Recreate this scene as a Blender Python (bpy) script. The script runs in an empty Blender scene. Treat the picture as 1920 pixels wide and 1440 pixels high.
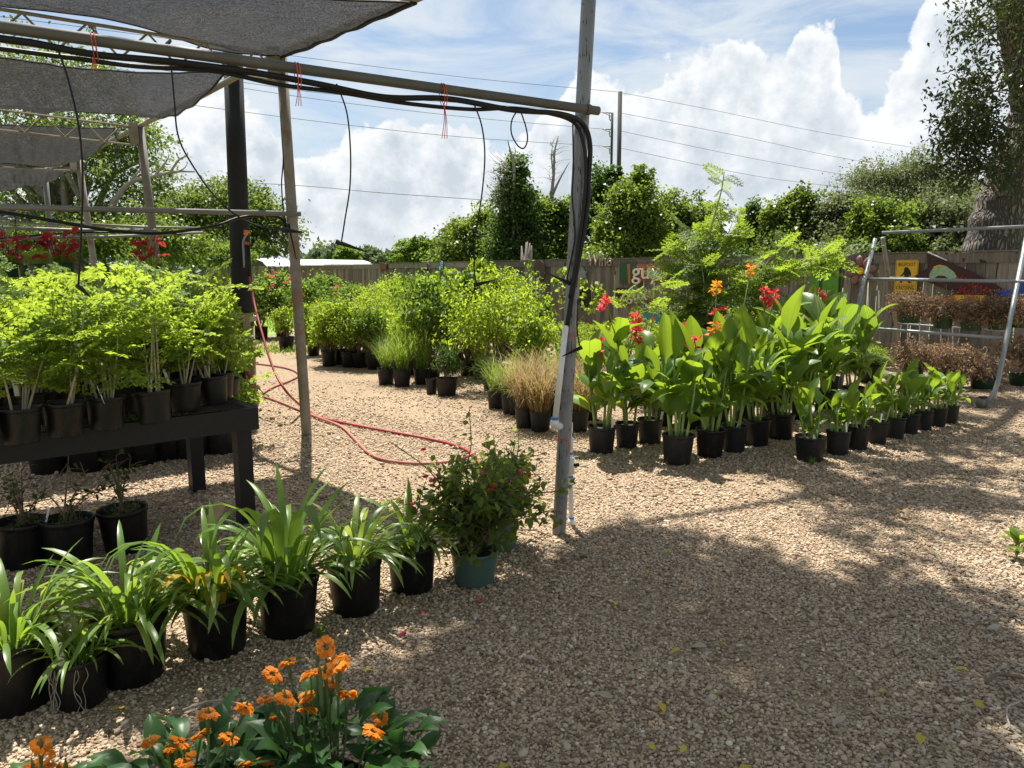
import bpy, math, random
import numpy as np
from mathutils import Vector, Matrix, Quaternion

random.seed(7)
RNG = np.random.default_rng(7)
sc = bpy.context.scene
COL = sc.collection
R = math.radians

# ------------------------------------------------------------------ camera, sky, sun, exposure
FPX = 1400.0
PITCH = math.atan(208 / FPX)
CAMH = 1.5
cd = bpy.data.cameras.new('camera')
cam = bpy.data.objects.new('camera', cd)
COL.objects.link(cam)
cam.location = (0, 0, CAMH)
cam.rotation_euler = (math.pi / 2 - PITCH, 0, 0)
cd.sensor_width = 36
cd.lens = 36 * FPX / 1920
cd.clip_start = 0.05
cd.clip_end = 2000
sc.camera = cam

SUN_EL = R(66)
SUN_AZ = R(-18)            # measured from +Y, negative is left
SUNV = Vector((math.sin(SUN_AZ) * math.cos(SUN_EL), math.cos(SUN_AZ) * math.cos(SUN_EL), math.sin(SUN_EL)))
sl = bpy.data.lights.new('sun', 'SUN')
sl.energy = 5.0
sl.angle = R(0.55)
sl.color = (1.0, 0.95, 0.86)
so = bpy.data.objects.new('sun', sl)
COL.objects.link(so)
so.rotation_euler = SUNV.to_track_quat('Z', 'Y').to_euler()
so.location = (0, 0, 30)

sc.view_settings.view_transform = 'Standard'
sc.view_settings.look = 'None'
sc.view_settings.exposure = 1.15
sc.view_settings.gamma = 1.0
sc.view_settings.use_curve_mapping = False
cy = sc.cycles
cy.max_bounces = 7
cy.diffuse_bounces = 3
cy.glossy_bounces = 2
cy.transmission_bounces = 4
cy.transparent_max_bounces = 8
cy.caustics_reflective = False
cy.caustics_refractive = False
cy.use_denoising = True
cy.sample_clamp_indirect = 6.0


class NT:
    """small helper round a node tree"""
    def __init__(self, tree):
        self.t = tree
    def n(self, typ, **kw):
        nd = self.t.nodes.new(typ)
        for k, v in kw.items():
            if k.startswith('i_'):
                key = k[2:].replace('_', ' ')
                nd.inputs[key].default_value = v
            else:
                setattr(nd, k, v)
        return nd
    def l(self, a, b):
        self.t.links.new(a, b)
    def math(self, op, a, b=None, c=None, clamp=False):
        nd = self.t.nodes.new('ShaderNodeMath')
        nd.operation = op
        nd.use_clamp = clamp
        for i, x in enumerate((a, b, c)):
            if x is None:
                continue
            if isinstance(x, (int, float)):
                nd.inputs[i].default_value = x
            else:
                self.l(x, nd.inputs[i])
        return nd.outputs[0]
    def noise(self, vec, scale, detail=4, rough=0.55, dist=0.0, ntype='FBM'):
        nd = self.t.nodes.new('ShaderNodeTexNoise')
        nd.inputs['Scale'].default_value = scale
        nd.inputs['Detail'].default_value = detail
        nd.inputs['Roughness'].default_value = rough
        nd.inputs['Distortion'].default_value = dist
        if vec is not None:
            self.l(vec, nd.inputs['Vector'])
        return nd.outputs['Fac']
    def mapping(self, vec, scale=(1, 1, 1), loc=(0, 0, 0), rot=(0, 0, 0)):
        nd = self.t.nodes.new('ShaderNodeMapping')
        nd.inputs['Scale'].default_value = scale
        nd.inputs['Location'].default_value = loc
        nd.inputs['Rotation'].default_value = rot
        self.l(vec, nd.inputs['Vector'])
        return nd.outputs[0]
    def ramp(self, fac, stops):
        nd = self.t.nodes.new('ShaderNodeValToRGB')
        el = nd.color_ramp.elements
        while len(el) < len(stops):
            el.new(0.5)
        for e, (p, c) in zip(el, stops):
            e.position = p
            e.color = (c[0], c[1], c[2], 1) if not isinstance(c, (int, float)) else (c, c, c, 1)
        self.l(fac, nd.inputs[0])
        return nd.outputs[0]
    def mix(self, fac, a, b, blend='MIX'):
        nd = self.t.nodes.new('ShaderNodeMix')
        nd.data_type = 'RGBA'
        nd.blend_type = blend
        for s, x in ((nd.inputs[0], fac), (nd.inputs[6], a), (nd.inputs[7], b)):
            if isinstance(x, (int, float)):
                s.default_value = x
            elif isinstance(x, tuple):
                s.default_value = (x[0], x[1], x[2], 1)
            else:
                self.l(x, s)
        return nd.outputs[2]
    def smooth(self, x, lo, hi, a=0.0, b=1.0):
        nd = self.t.nodes.new('ShaderNodeMapRange')
        nd.interpolation_type = 'SMOOTHSTEP'
        nd.inputs[1].default_value = lo
        nd.inputs[2].default_value = hi
        nd.inputs[3].default_value = a
        nd.inputs[4].default_value = b
        self.l(x, nd.inputs[0])
        return nd.outputs[0]


def build_world():
    w = bpy.data.worlds.new('World')
    sc.world = w
    w.use_nodes = True
    t = w.node_tree
    t.nodes.clear()
    k = NT(t)
    sky = k.n('ShaderNodeTexSky', sky_type='NISHITA')
    sky.sun_disc = False
    sky.sun_elevation = SUN_EL
    sky.sun_rotation = SUN_AZ
    sky.air_density = 1.0
    sky.dust_density = 1.2
    sky.ozone_density = 1.5
    tc = k.n('ShaderNodeTexCoord')
    d = tc.outputs['Generated']
    sep = k.n('ShaderNodeSeparateXYZ')
    k.l(d, sep.inputs[0])
    x, y, z = sep.outputs
    az = k.math('ARCTAN2', x, y)
    hyp = k.math('SQRT', k.math('ADD', k.math('MULTIPLY', x, x), k.math('MULTIPLY', y, y)))
    el = k.math('ARCTAN2', z, hyp)
    cv = k.n('ShaderNodeCombineXYZ')
    k.l(az, cv.inputs[0])
    k.l(el, cv.inputs[1])
    v2 = cv.outputs[0]
    # cumulus skyline: height over azimuth (radians), the same kind of towers all round
    pts = [(-0.75, 0.19), (-0.55, 0.17), (-0.40, 0.20), (-0.34, 0.205), (-0.28, 0.165), (-0.24, 0.165), (-0.185, 0.175),
           (-0.12, 0.165), (-0.07, 0.17), (-0.02, 0.165), (0.05, 0.19), (0.10, 0.245), (0.16, 0.235), (0.20, 0.25), (0.26, 0.262),
           (0.300, 0.262), (0.318, 0.225), (0.335, 0.240), (0.352, 0.288), (0.375, 0.292), (0.392, 0.270), (0.408, 0.215),
           (0.44, 0.218), (0.468, 0.262), (0.49, 0.315), (0.53, 0.35), (0.58, 0.40), (0.66, 0.42), (0.75, 0.34)]
    u = k.math('MULTIPLY_ADD', az, 1 / 1.5, 0.5, clamp=True)
    fc = k.n('ShaderNodeFloatCurve')
    c = fc.mapping.curves[0]
    c.points[0].location = (0, pts[0][1])
    c.points[1].location = (1, pts[-1][1])
    for a, h in pts[1:-1]:
        c.points.new(a / 1.5 + 0.5, h)
    for p in c.points:
        p.handle_type = 'AUTO_CLAMPED'
    fc.mapping.update()
    k.l(u, fc.inputs['Value'])
    far = k.noise(d, 1.7, 2)
    wide = k.smooth(k.math('ABSOLUTE', az), 0.70, 0.85)
    farh = k.math('MULTIPLY_ADD', far, 0.35, 0.10)
    # blend curve and the free-running towers outside its span
    mx = k.n('ShaderNodeMix', data_type='FLOAT')
    k.l(wide, mx.inputs[0])
    k.l(fc.outputs[0], mx.inputs[2])
    k.l(farh, mx.inputs[3])
    H = mx.outputs[0]
    n1 = k.noise(d, 9, 6, 0.55)
    n2 = k.noise(d, 30, 6, 0.6)
    bil = k.math('ADD', k.math('MULTIPLY_ADD', n1, 0.16, -0.08), k.math('MULTIPLY_ADD', n2, 0.085, -0.0425))
    dens = k.math('ADD', k.math('SUBTRACT', H, el), bil)
    mask = k.smooth(dens, -0.002, 0.010)
    low = k.smooth(el, 0.0, 0.07)
    # relief of the cloud bodies
    dsh = k.mapping(d, loc=(0.02, 0.01, -0.035))
    n1b = k.noise(dsh, 9, 6, 0.55)
    n2b = k.noise(dsh, 30, 5, 0.6)
    rel = k.math('ADD', k.math('MULTIPLY', k.math('SUBTRACT', n1b, n1), 2.6), k.math('MULTIPLY', k.math('SUBTRACT', n2b, n2), 1.1))
    edge = k.smooth(dens, 0.0, 0.10)
    body = k.math('ADD', k.math('MULTIPLY_ADD', edge, -0.42, 0.78), rel)
    body = k.math('ADD', body, k.math('MULTIPLY_ADD', k.noise(d, 4.5, 4), 0.5, -0.22))
    ccol = k.ramp(body, [(0.0, (0.285, 0.315, 0.345)), (0.45, (0.365, 0.39, 0.412)), (0.85, (0.455, 0.46, 0.465))])
    # thin high cloud
    dm = k.mapping(v2, scale=(2.2, 9, 1), rot=(0, 0, R(-8)))
    cir = k.noise(dm, 1.6, 5, 0.62, 0.6)
    cmask = k.math('MULTIPLY', k.smooth(cir, 0.30, 0.66), 0.86)
    lp = k.n('ShaderNodeMix', data_type='RGBA')
    skyb = k.mix(1.0, sky.outputs[0], (0.056, 0.058, 0.058), 'MULTIPLY')
    base = k.mix(cmask, skyb, (0.365, 0.392, 0.412))
    haze = k.smooth(el, 0.0, 0.22, 0.72, 0.0)
    base = k.mix(haze, base, (0.345, 0.372, 0.392))
    mk = k.math('MULTIPLY', mask, k.math('MULTIPLY_ADD', low, 0.45, 0.5))
    col = k.mix(mk, base, ccol)
    bg = k.n('ShaderNodeBackground')
    bg.inputs[1].default_value = 1.0
    k.l(col, bg.inputs[0])
    out = k.n('ShaderNodeOutputWorld')
    k.l(bg.outputs[0], out.inputs[0])
    t.nodes.remove(lp)
    w.cycles.sampling_method = 'MANUAL'
    w.cycles.sample_map_resolution = 512


build_world()


# ------------------------------------------------------------------ pixel -> world helpers (used to find real positions)
def ray(u, v):
    a = (u - 960) / FPX
    b = (720 - v) / FPX
    cp, sp = math.cos(PITCH), math.sin(PITCH)
    return Vector((a, cp + b * sp, -sp + b * cp))


def G(u, v, z=0.0):
    d = ray(u, v)
    t = (z - CAMH) / d.z
    return Vector((d.x * t, d.y * t, z))


def A(u, v, Y):
    d = ray(u, v)
    t = Y / d.y
    return Vector((d.x * t, Y, CAMH + d.z * t))


def proj(p):
    d = Vector(p) - Vector((0, 0, CAMH))
    cp, sp = math.cos(PITCH), math.sin(PITCH)
    fw = d.y * cp - d.z * sp
    up = d.y * sp + d.z * cp
    return 960 + FPX * d.x / fw, 720 - FPX * up / fw


# fence plane
FT = Vector((-0.8, 1.0, 0)).normalized()
FN = Vector((-FT.y, FT.x, 0))          # towards the camera
F0 = Vector((7.4, 10.9, 0))


def FP(u, v, off=0.03):
    d = ray(u, v)
    o = Vector((0, 0, CAMH))
    t = (F0 - o).dot(FN) / d.dot(FN)
    return o + d * t + FN * off


# ------------------------------------------------------------------ object helpers
def tag(o, label=None, cat=None, group=None, kind=None):
    if label:
        o['label'] = label
    if cat:
        o['category'] = cat
    if group:
        o['group'] = group
    if kind:
        o['kind'] = kind
    return o


def empty(name, loc=(0, 0, 0), rz=0.0, label=None, cat=None, group=None):
    o = bpy.data.objects.new(name, None)
    o.empty_display_size = 0.1
    COL.objects.link(o)
    o.location = loc
    o.rotation_euler = (0, 0, rz)
    return tag(o, label, cat, group)


def put(name, me, parent=None, loc=(0, 0, 0), rot=(0, 0, 0), scale=(1, 1, 1)):
    o = bpy.data.objects.new(name, me)
    COL.objects.link(o)
    o.parent = parent
    o.location = loc
    o.rotation_euler = rot
    if isinstance(scale, (int, float)):
        scale = (scale,) * 3
    o.scale = scale
    return o


def np_mesh(name, V, Q, mat, rnd=None, smooth=False):
    V = np.asarray(V, dtype=np.float32).reshape(-1, 3)
    Q = np.asarray(Q, dtype=np.int32)
    m, kk = Q.shape
    me = bpy.data.meshes.new(name)
    me.vertices.add(len(V))
    me.vertices.foreach_set('co', V.ravel())
    me.loops.add(m * kk)
    me.loops.foreach_set('vertex_index', Q.ravel())
    me.polygons.add(m)
    me.polygons.foreach_set('loop_start', np.arange(0, m * kk, kk, dtype=np.int32))
    if smooth:
        me.polygons.foreach_set('use_smooth', np.ones(m, dtype=bool))
    me.update(calc_edges=True)
    at = me.attributes.new('rnd', 'FLOAT', 'FACE')
    if rnd is None:
        rnd = np.full(m, 0.5)
    at.data.foreach_set('value', np.asarray(rnd, dtype=np.float32))
    if mat:
        me.materials.append(mat)
    return me


class MB:
    def __init__(self):
        self.v, self.f, self.mi = [], [], []
        self.cur = 0

    def add(self, vs, fs):
        b = len(self.v)
        self.v.extend([tuple(p) for p in vs])
        for f in fs:
            self.f.append(tuple(b + i for i in f))
            self.mi.append(self.cur)
        return self

    def box(self, c, s, rot=None):
        c = Vector(c)
        vs = []
        for dz in (-.5, .5):
            for dx, dy in ((-.5, -.5), (.5, -.5), (.5, .5), (-.5, .5)):
                p = Vector((dx * s[0], dy * s[1], dz * s[2]))
                if rot is not None:
                    p = rot @ p
                vs.append(c + p)
        return self.add(vs, [(3, 2, 1, 0), (4, 5, 6, 7), (0, 1, 5, 4), (1, 2, 6, 5), (2, 3, 7, 6), (3, 0, 4, 7)])

    def tube(self, pts, r, n=8, caps=True):
        pts = [Vector(p) for p in pts]
        m = len(pts)
        if isinstance(r, (int, float)):
            r = [r] * m
        t0 = (pts[1] - pts[0]).normalized()
        ref = Vector((0, 0, 1)) if abs(t0.z) < 0.9 else Vector((1, 0, 0))
        nx = t0.cross(ref).normalized()
        vs, fs = [], []
        for i in range(m):
            if i == 0:
                t = pts[1] - pts[0]
            elif i == m - 1:
                t = pts[-1] - pts[-2]
            else:
                t = pts[i + 1] - pts[i - 1]
            t = t.normalized()
            nx = (nx - t * nx.dot(t))
            nx = nx.normalized() if nx.length > 1e-6 else t.orthogonal().normalized()
            ny = t.cross(nx)
            for j in range(n):
                a = 2 * math.pi * j / n
                vs.append(pts[i] + (nx * math.cos(a) + ny * math.sin(a)) * r[i])
        for i in range(m - 1):
            for j in range(n):
                a, b = i * n + j, i * n + (j + 1) % n
                fs.append((a, b, b + n, a + n))
        if caps:
            fs.append(tuple(reversed(range(n))))
            fs.append(tuple(range((m - 1) * n, m * n)))
        return self.add(vs, fs)

    def lathe(self, prof, n=20, c=(0, 0, 0)):
        c = Vector(c)
        vs, fs = [], []
        for (r, z) in prof:
            for j in range(n):
                a = 2 * math.pi * j / n
                vs.append(c + Vector((r * math.cos(a), r * math.sin(a), z)))
        for i in range(len(prof) - 1):
            for j in range(n):
                a, b = i * n + j, i * n + (j + 1) % n
                fs.append((a, b, b + n, a + n))
        return self.add(vs, fs)

    def prism(self, poly, y0, y1):
        """outline in local XZ, extruded along Y"""
        n = len(poly)
        vs = [(x, y0, z) for x, z in poly] + [(x, y1, z) for x, z in poly]
        fs = [tuple(range(n)), tuple(reversed(range(n, 2 * n)))]
        for i in range(n):
            j = (i + 1) % n
            fs.append((i, i + n, j + n, j))
        return self.add(vs, fs)

    def mesh(self, name, mat, smooth=False):
        me = bpy.data.meshes.new(name)
        me.from_pydata(self.v, [], self.f)
        mats = mat if isinstance(mat, (list, tuple)) else [mat]
        for m in mats:
            me.materials.append(m)
        if len(mats) > 1:
            me.polygons.foreach_set('material_index', self.mi)
        if smooth:
            me.polygons.foreach_set('use_smooth', np.ones(len(me.polygons), dtype=bool))
        me.update()
        return me

    def build(self, name, mat, parent=None, smooth=False, loc=(0, 0, 0)):
        return put(name, self.mesh(name, mat, smooth), parent, loc)


def spline(pts, n=8):
    """Catmull-Rom through the points"""
    P = [Vector(p) for p in pts]
    P = [P[0] * 2 - P[1]] + P + [P[-1] * 2 - P[-2]]
    out = []
    for i in range(1, len(P) - 2):
        for s in range(n):
            t = s / n
            a, b, c, d = P[i - 1], P[i], P[i + 1], P[i + 2]
            out.append(0.5 * ((2 * b) + (c - a) * t + (2 * a - 5 * b + 4 * c - d) * t * t + (3 * b - a - 3 * c + d) * t ** 3))
    out.append(P[-2])
    return out


def text_mesh(s, size, mat, depth=0.004, width=None):
    cu = bpy.data.curves.new('lettering', 'FONT')
    cu.body = s
    cu.size = size
    cu.extrude = depth
    cu.align_x = 'CENTER'
    cu.align_y = 'CENTER'
    cu.resolution_u = 3
    ob = bpy.data.objects.new('lettering', cu)
    COL.objects.link(ob)
    dg = bpy.context.evaluated_depsgraph_get()
    me = bpy.data.meshes.new_from_object(ob.evaluated_get(dg))
    bpy.data.objects.remove(ob)
    me.transform(Matrix.Rotation(math.pi / 2, 4, 'X'))
    if width:
        xs = [v.co.x for v in me.vertices]
        w = max(xs) - min(xs)
        me.transform(Matrix.Diagonal((width / w, 1, 1, 1)))
    me.materials.clear()
    me.materials.append(mat)
    me.name = 'lettering'
    return me


# ------------------------------------------------------------------ materials
MATS = {}


def new_mat(name):
    m = bpy.data.materials.new(name)
    m.use_nodes = True
    m.node_tree.nodes.clear()
    return m, NT(m.node_tree)


def simple(name, col, rough=0.6, metal=0.0, var=0.25, scale=20.0, bump=0.0, spec=0.4, stain=None):
    m, k = new_mat(name)
    tc = k.n('ShaderNodeTexCoord')
    v = tc.outputs['Object']
    oi = k.n('ShaderNodeObjectInfo')
    n = k.noise(v, scale, 5, 0.6)
    f = k.math('MULTIPLY_ADD', n, 0.7, k.math('MULTIPLY', oi.outputs['Random'], 0.3))
    lo = tuple(c * (1 - var) for c in col)
    hi = tuple(min(1, c * (1 + var)) for c in col)
    c = k.ramp(f, [(0.3, lo), (0.7, hi)])
    if stain:
        s = k.smooth(k.noise(v, scale * 0.4, 6, 0.7), 0.52, 0.62)
        c = k.mix(s, c, stain)
    b = k.n('ShaderNodeBsdfPrincipled')
    k.l(c, b.inputs['Base Color'])
    b.inputs['Roughness'].default_value = rough
    b.inputs['Metallic'].default_value = metal
    b.inputs['Specular IOR Level'].default_value = spec
    if bump:
        bn = k.n('ShaderNodeBump')
        bn.inputs['Strength'].default_value = bump
        bn.inputs['Distance'].default_value = 0.01
        k.l(k.noise(v, scale * 3, 5, 0.7), bn.inputs['Height'])
        k.l(bn.outputs[0], b.inputs['Normal'])
    o = k.n('ShaderNodeOutputMaterial')
    k.l(b.outputs[0], o.inputs[0])
    MATS[name] = m
    return m


def leaf_mat(name, c1, c2, tr, transl=0.42, rough=0.5, spec=0.2, veins=None):
    """diffuse side between c1 and c2, light passing through tinted tr"""
    m, k = new_mat(name)
    at = k.n('ShaderNodeAttribute', attribute_name='rnd')
    oi = k.n('ShaderNodeObjectInfo')
    f = k.math('MULTIPLY_ADD', at.outputs['Fac'], 0.65, k.math('MULTIPLY', oi.outputs['Random'], 0.35))
    c = k.ramp(f, [(0.1, c1), (0.9, c2)])
    lo = tuple(x * 0.55 for x in tr)
    t = k.ramp(f, [(0.05, lo), (0.85, tr)])
    if veins:
        uv = k.n('ShaderNodeTexCoord').outputs['Object']
        sp = k.n('ShaderNodeSeparateXYZ')
        k.l(uv, sp.inputs[0])
        ay = k.math('ABSOLUTE', sp.outputs[1])
        ph = k.math('MULTIPLY', k.math('SUBTRACT', sp.outputs[0], k.math('MULTIPLY', ay, 1.3)), veins[0])
        w = k.smooth(k.math('SINE', ph), 0.45, 0.95)
        mid = k.smooth(ay, 0.002, 0.006, 1.0, 0.0)
        w = k.math('MAXIMUM', k.math('MULTIPLY', w, veins[1]), mid)
        br = k.smooth(k.noise(k.mapping(uv, scale=(1, 1, .4)), 9, 4, .6), .66, .74)
        c = k.mix(k.math('MULTIPLY', w, 0.75), c, veins[2])
        c = k.mix(br, c, (0.20, 0.13, 0.04))
        t = k.mix(br, t, (0.22, 0.14, 0.03))
        t = k.mix(k.math('MULTIPLY', w, 0.5), t, veins[2])
    b = k.n('ShaderNodeBsdfPrincipled')
    k.l(c, b.inputs['Base Color'])
    b.inputs['Roughness'].default_value = rough
    b.inputs['Specular IOR Level'].default_value = spec
    tb = k.n('ShaderNodeBsdfTranslucent')
    k.l(t, tb.inputs['Color'])
    mx = k.n('ShaderNodeMixShader')
    mx.inputs[0].default_value = transl
    k.l(b.outputs[0], mx.inputs[1])
    k.l(tb.outputs[0], mx.inputs[2])
    o = k.n('ShaderNodeOutputMaterial')
    k.l(mx.outputs[0], o.inputs[0])
    MATS[name] = m
    return m


M = MATS
# foliage
leaf_mat('leaf_bright', (0.075, 0.125, 0.02), (0.13, 0.19, 0.03), (0.50, 0.66, 0.035), 0.5)
leaf_mat('leaf_moringa_tree', (0.05, 0.10, 0.03), (0.11, 0.17, 0.04), (0.42, 0.58, 0.05), 0.47)
leaf_mat('leaf_moringa', (0.07, 0.13, 0.03), (0.13, 0.20, 0.035), (0.50, 0.66, 0.06), 0.5)
leaf_mat('leaf_mid', (0.045, 0.09, 0.018), (0.09, 0.15, 0.03), (0.30, 0.46, 0.035), 0.45)
leaf_mat('leaf_dark', (0.03, 0.06, 0.018), (0.06, 0.10, 0.025), (0.16, 0.28, 0.03), 0.4)
leaf_mat('leaf_tree', (0.04, 0.07, 0.02), (0.09, 0.13, 0.035), (0.24, 0.34, 0.04), 0.42, 0.45)
leaf_mat('leaf_vine', (0.05, 0.085, 0.02), (0.10, 0.15, 0.03), (0.30, 0.42, 0.04), 0.42, 0.4)
leaf_mat('leaf_olive', (0.09, 0.11, 0.06), (0.15, 0.17, 0.09), (0.26, 0.32, 0.10), 0.4, 0.5)
leaf_mat('leaf_oak', (0.03, 0.045, 0.02), (0.06, 0.075, 0.03), (0.12, 0.17, 0.03), 0.33, 0.38)
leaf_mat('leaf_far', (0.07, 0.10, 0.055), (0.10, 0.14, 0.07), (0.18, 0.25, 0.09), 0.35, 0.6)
leaf_mat('leaf_strap', (0.07, 0.145, 0.03), (0.13, 0.22, 0.045), (0.36, 0.55, 0.045), 0.42, 0.36, 0.4)
leaf_mat('leaf_strap_pale', (0.13, 0.20, 0.05), (0.22, 0.29, 0.07), (0.50, 0.62, 0.08), 0.42, 0.32, 0.5)
leaf_mat('leaf_strap_yellow', (0.42, 0.27, 0.02), (0.55, 0.36, 0.03), (0.7, 0.45, 0.03), 0.4, 0.5)
leaf_mat('leaf_canna', (0.035, 0.10, 0.022), (0.08, 0.15, 0.027), (0.42, 0.60, 0.03), 0.44, 0.40, 0.32,
         veins=(260.0, 0.25, (0.12, 0.22, 0.04)))
leaf_mat('leaf_canna_striped', (0.04, 0.10, 0.02), (0.07, 0.14, 0.025), (0.32, 0.52, 0.03), 0.40, 0.34, 0.5,
         veins=(240.0, 1.0, (0.42, 0.50, 0.10)))
leaf_mat('leaf_bougainvillea', (0.06, 0.11, 0.025), (0.13, 0.19, 0.04), (0.42, 0.56, 0.05), 0.5, 0.4)
leaf_mat('leaf_crossandra', (0.02, 0.06, 0.02), (0.05, 0.12, 0.03), (0.12, 0.30, 0.04), 0.28, 0.4, 0.3)
leaf_mat('leaf_red', (0.16, 0.015, 0.02), (0.30, 0.03, 0.03), (0.60, 0.05, 0.04), 0.45, 0.35)
leaf_mat('leaf_dry', (0.14, 0.082, 0.045), (0.42, 0.29, 0.17), (0.40, 0.26, 0.14), 0.3, 0.7)
leaf_mat('grass_green', (0.09, 0.17, 0.03), (0.17, 0.26, 0.05), (0.45, 0.62, 0.07), 0.45, 0.45)
leaf_mat('grass_tan', (0.20, 0.16, 0.06), (0.40, 0.28, 0.13), (0.50, 0.36, 0.14), 0.4, 0.6)
leaf_mat('lawn_green', (0.10, 0.19, 0.03), (0.20, 0.32, 0.05), (0.45, 0.62, 0.07), 0.4, 0.6)
leaf_mat('petal_orange', (0.70, 0.19, 0.012), (0.88, 0.36, 0.035), (0.95, 0.42, 0.03), 0.5, 0.5, 0.2)
leaf_mat('petal_red', (0.55, 0.025, 0.03), (0.75, 0.07, 0.09), (0.9, 0.10, 0.10), 0.4, 0.5, 0.2)
leaf_mat('petal_pink', (0.62, 0.05, 0.12), (0.78, 0.10, 0.2), (0.9, 0.15, 0.25), 0.4, 0.5, 0.2)
leaf_mat('leaf_fallen', (0.50, 0.40, 0.04), (0.62, 0.55, 0.12), (0.6, 0.5, 0.05), 0.3, 0.6)
leaf_mat('leaf_fallen_pale', (0.35, 0.30, 0.22), (0.55, 0.48, 0.38), (0.4, 0.35, 0.25), 0.2, 0.7)
# things
simple('stem_green', (0.10, 0.16, 0.045), 0.55)
simple('spike_green', (0.075, 0.12, 0.04), 0.6)
simple('stem_canna', (0.20, 0.30, 0.07), 0.45)
simple('stem_pale', (0.34, 0.31, 0.20), 0.7)
simple('twig', (0.14, 0.10, 0.07), 0.85)
simple('twig_grey', (0.30, 0.27, 0.23), 0.85)
simple('soil', (0.035, 0.026, 0.02), 0.95, var=0.6, scale=60, bump=0.6)
simple('pot_black', (0.004, 0.004, 0.0045), 0.45, var=0.4, scale=9, spec=0.35, stain=(0.011, 0.0105, 0.010))
simple('pot_charcoal', (0.012, 0.0125, 0.0135), 0.5, var=0.3, scale=9, spec=0.3, stain=(0.024, 0.022, 0.020))
simple('pot_green', (0.058, 0.105, 0.085), 0.42, var=0.15, scale=8)
simple('pot_hanging', (0.018, 0.05, 0.022), 0.45, var=0.2)
simple('pot_terracotta', (0.38, 0.07, 0.03), 0.6)
simple('bench_black', (0.005, 0.0055, 0.0065), 0.5, var=0.4, scale=14, bump=0.15)
simple('wire_dark', (0.02, 0.02, 0.02), 0.5, 0.4)
simple('black_plastic', (0.007, 0.007, 0.007), 0.5, spec=0.3)
simple('post_black', (0.007, 0.0068, 0.0065), 0.7, var=0.5, scale=14, bump=0.4)
simple('steel', (0.18, 0.18, 0.165), 0.55, 0.25, var=0.18, scale=9, stain=(0.17, 0.155, 0.13))
simple('steel_pole', (0.215, 0.22, 0.225), 0.45, 0.25, var=0.14, scale=7, stain=(0.14, 0.135, 0.13))
simple('steel_rust', (0.235, 0.215, 0.18), 0.65, 0.15, var=0.25, scale=8, stain=(0.20, 0.135, 0.085))
simple('steel_dark', (0.085, 0.083, 0.072), 0.6, 0.1, var=0.2, scale=9, stain=(0.12, 0.115, 0.10))
simple('steel_galv', (0.22, 0.245, 0.255), 0.45, 0.3, var=0.12, scale=12)
simple('truss_paint', (0.26, 0.25, 0.20), 0.6, 0.2, var=0.2, scale=9, stain=(0.22, 0.17, 0.12))
simple('pvc', (0.68, 0.67, 0.62), 0.4, var=0.1)
simple('blue_glue', (0.05, 0.16, 0.5), 0.4)
simple('hose_red', (0.26, 0.028, 0.03), 0.5, var=0.2, scale=6)
simple('hose_dusty', (0.34, 0.13, 0.10), 0.65, var=0.2, scale=6)
simple('twine_red', (0.55, 0.09, 0.05), 0.8)
simple('twine_tan', (0.42, 0.36, 0.26), 0.9)
simple('orange_plastic', (0.8, 0.22, 0.03), 0.4)
simple('bamboo', (0.40, 0.33, 0.22), 0.6)
simple('wood_stake', (0.30, 0.24, 0.17), 0.8)
simple('bark_grey', (0.16, 0.135, 0.11), 0.9, var=0.4, scale=6, bump=0.6)
simple('bark_pale', (0.26, 0.23, 0.19), 0.9, var=0.3, scale=6, bump=0.4)
simple('white_metal', (0.75, 0.76, 0.77), 0.45, var=0.06)
simple('shed_wall', (0.20, 0.21, 0.22), 0.8)
simple('shed_dark', (0.05, 0.035, 0.03), 0.7)
simple('creosote', (0.045, 0.043, 0.042), 0.85)
simple('cable', (0.10, 0.10, 0.11), 0.6)
simple('insulator', (0.40, 0.40, 0.40), 0.4)
simple('white_tag', (0.75, 0.73, 0.68), 0.5)
# painted signs
simple('paint_yellow', (0.75, 0.42, 0.015), 0.45, var=0.06)
simple('paint_black', (0.01, 0.01, 0.01), 0.5)
simple('paint_green', (0.02, 0.075, 0.03), 0.5)
simple('paint_lime', (0.09, 0.25, 0.015), 0.5, var=0.3, scale=8)
simple('paint_blue', (0.01, 0.13, 0.48), 0.45, var=0.2)
simple('paint_star', (0.008, 0.045, 0.33), 0.4)
simple('paint_white', (0.75, 0.73, 0.68), 0.5)
simple('paint_cream', (0.70, 0.64, 0.50), 0.55)
simple('paint_red', (0.45, 0.03, 0.03), 0.5)
simple('paint_maroon', (0.055, 0.014, 0.012), 0.5, var=0.4)
simple('paint_orange', (0.55, 0.16, 0.03), 0.5)
simple('paint_rust', (0.26, 0.08, 0.04), 0.6, var=0.3)
simple('paint_pink', (0.27, 0.13, 0.11), 0.45, var=0.25)
simple('paint_teal', (0.03, 0.22, 0.28), 0.5)
simple('paint_fish', (0.35, 0.50, 0.30), 0.5, var=0.3)
simple('iron_brown', (0.085, 0.05, 0.035), 0.6, 0.3)
simple('iron_script', (0.36, 0.29, 0.24), 0.5, 0.5)  # lightened base colour, carries the rim light on the lettering


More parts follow.
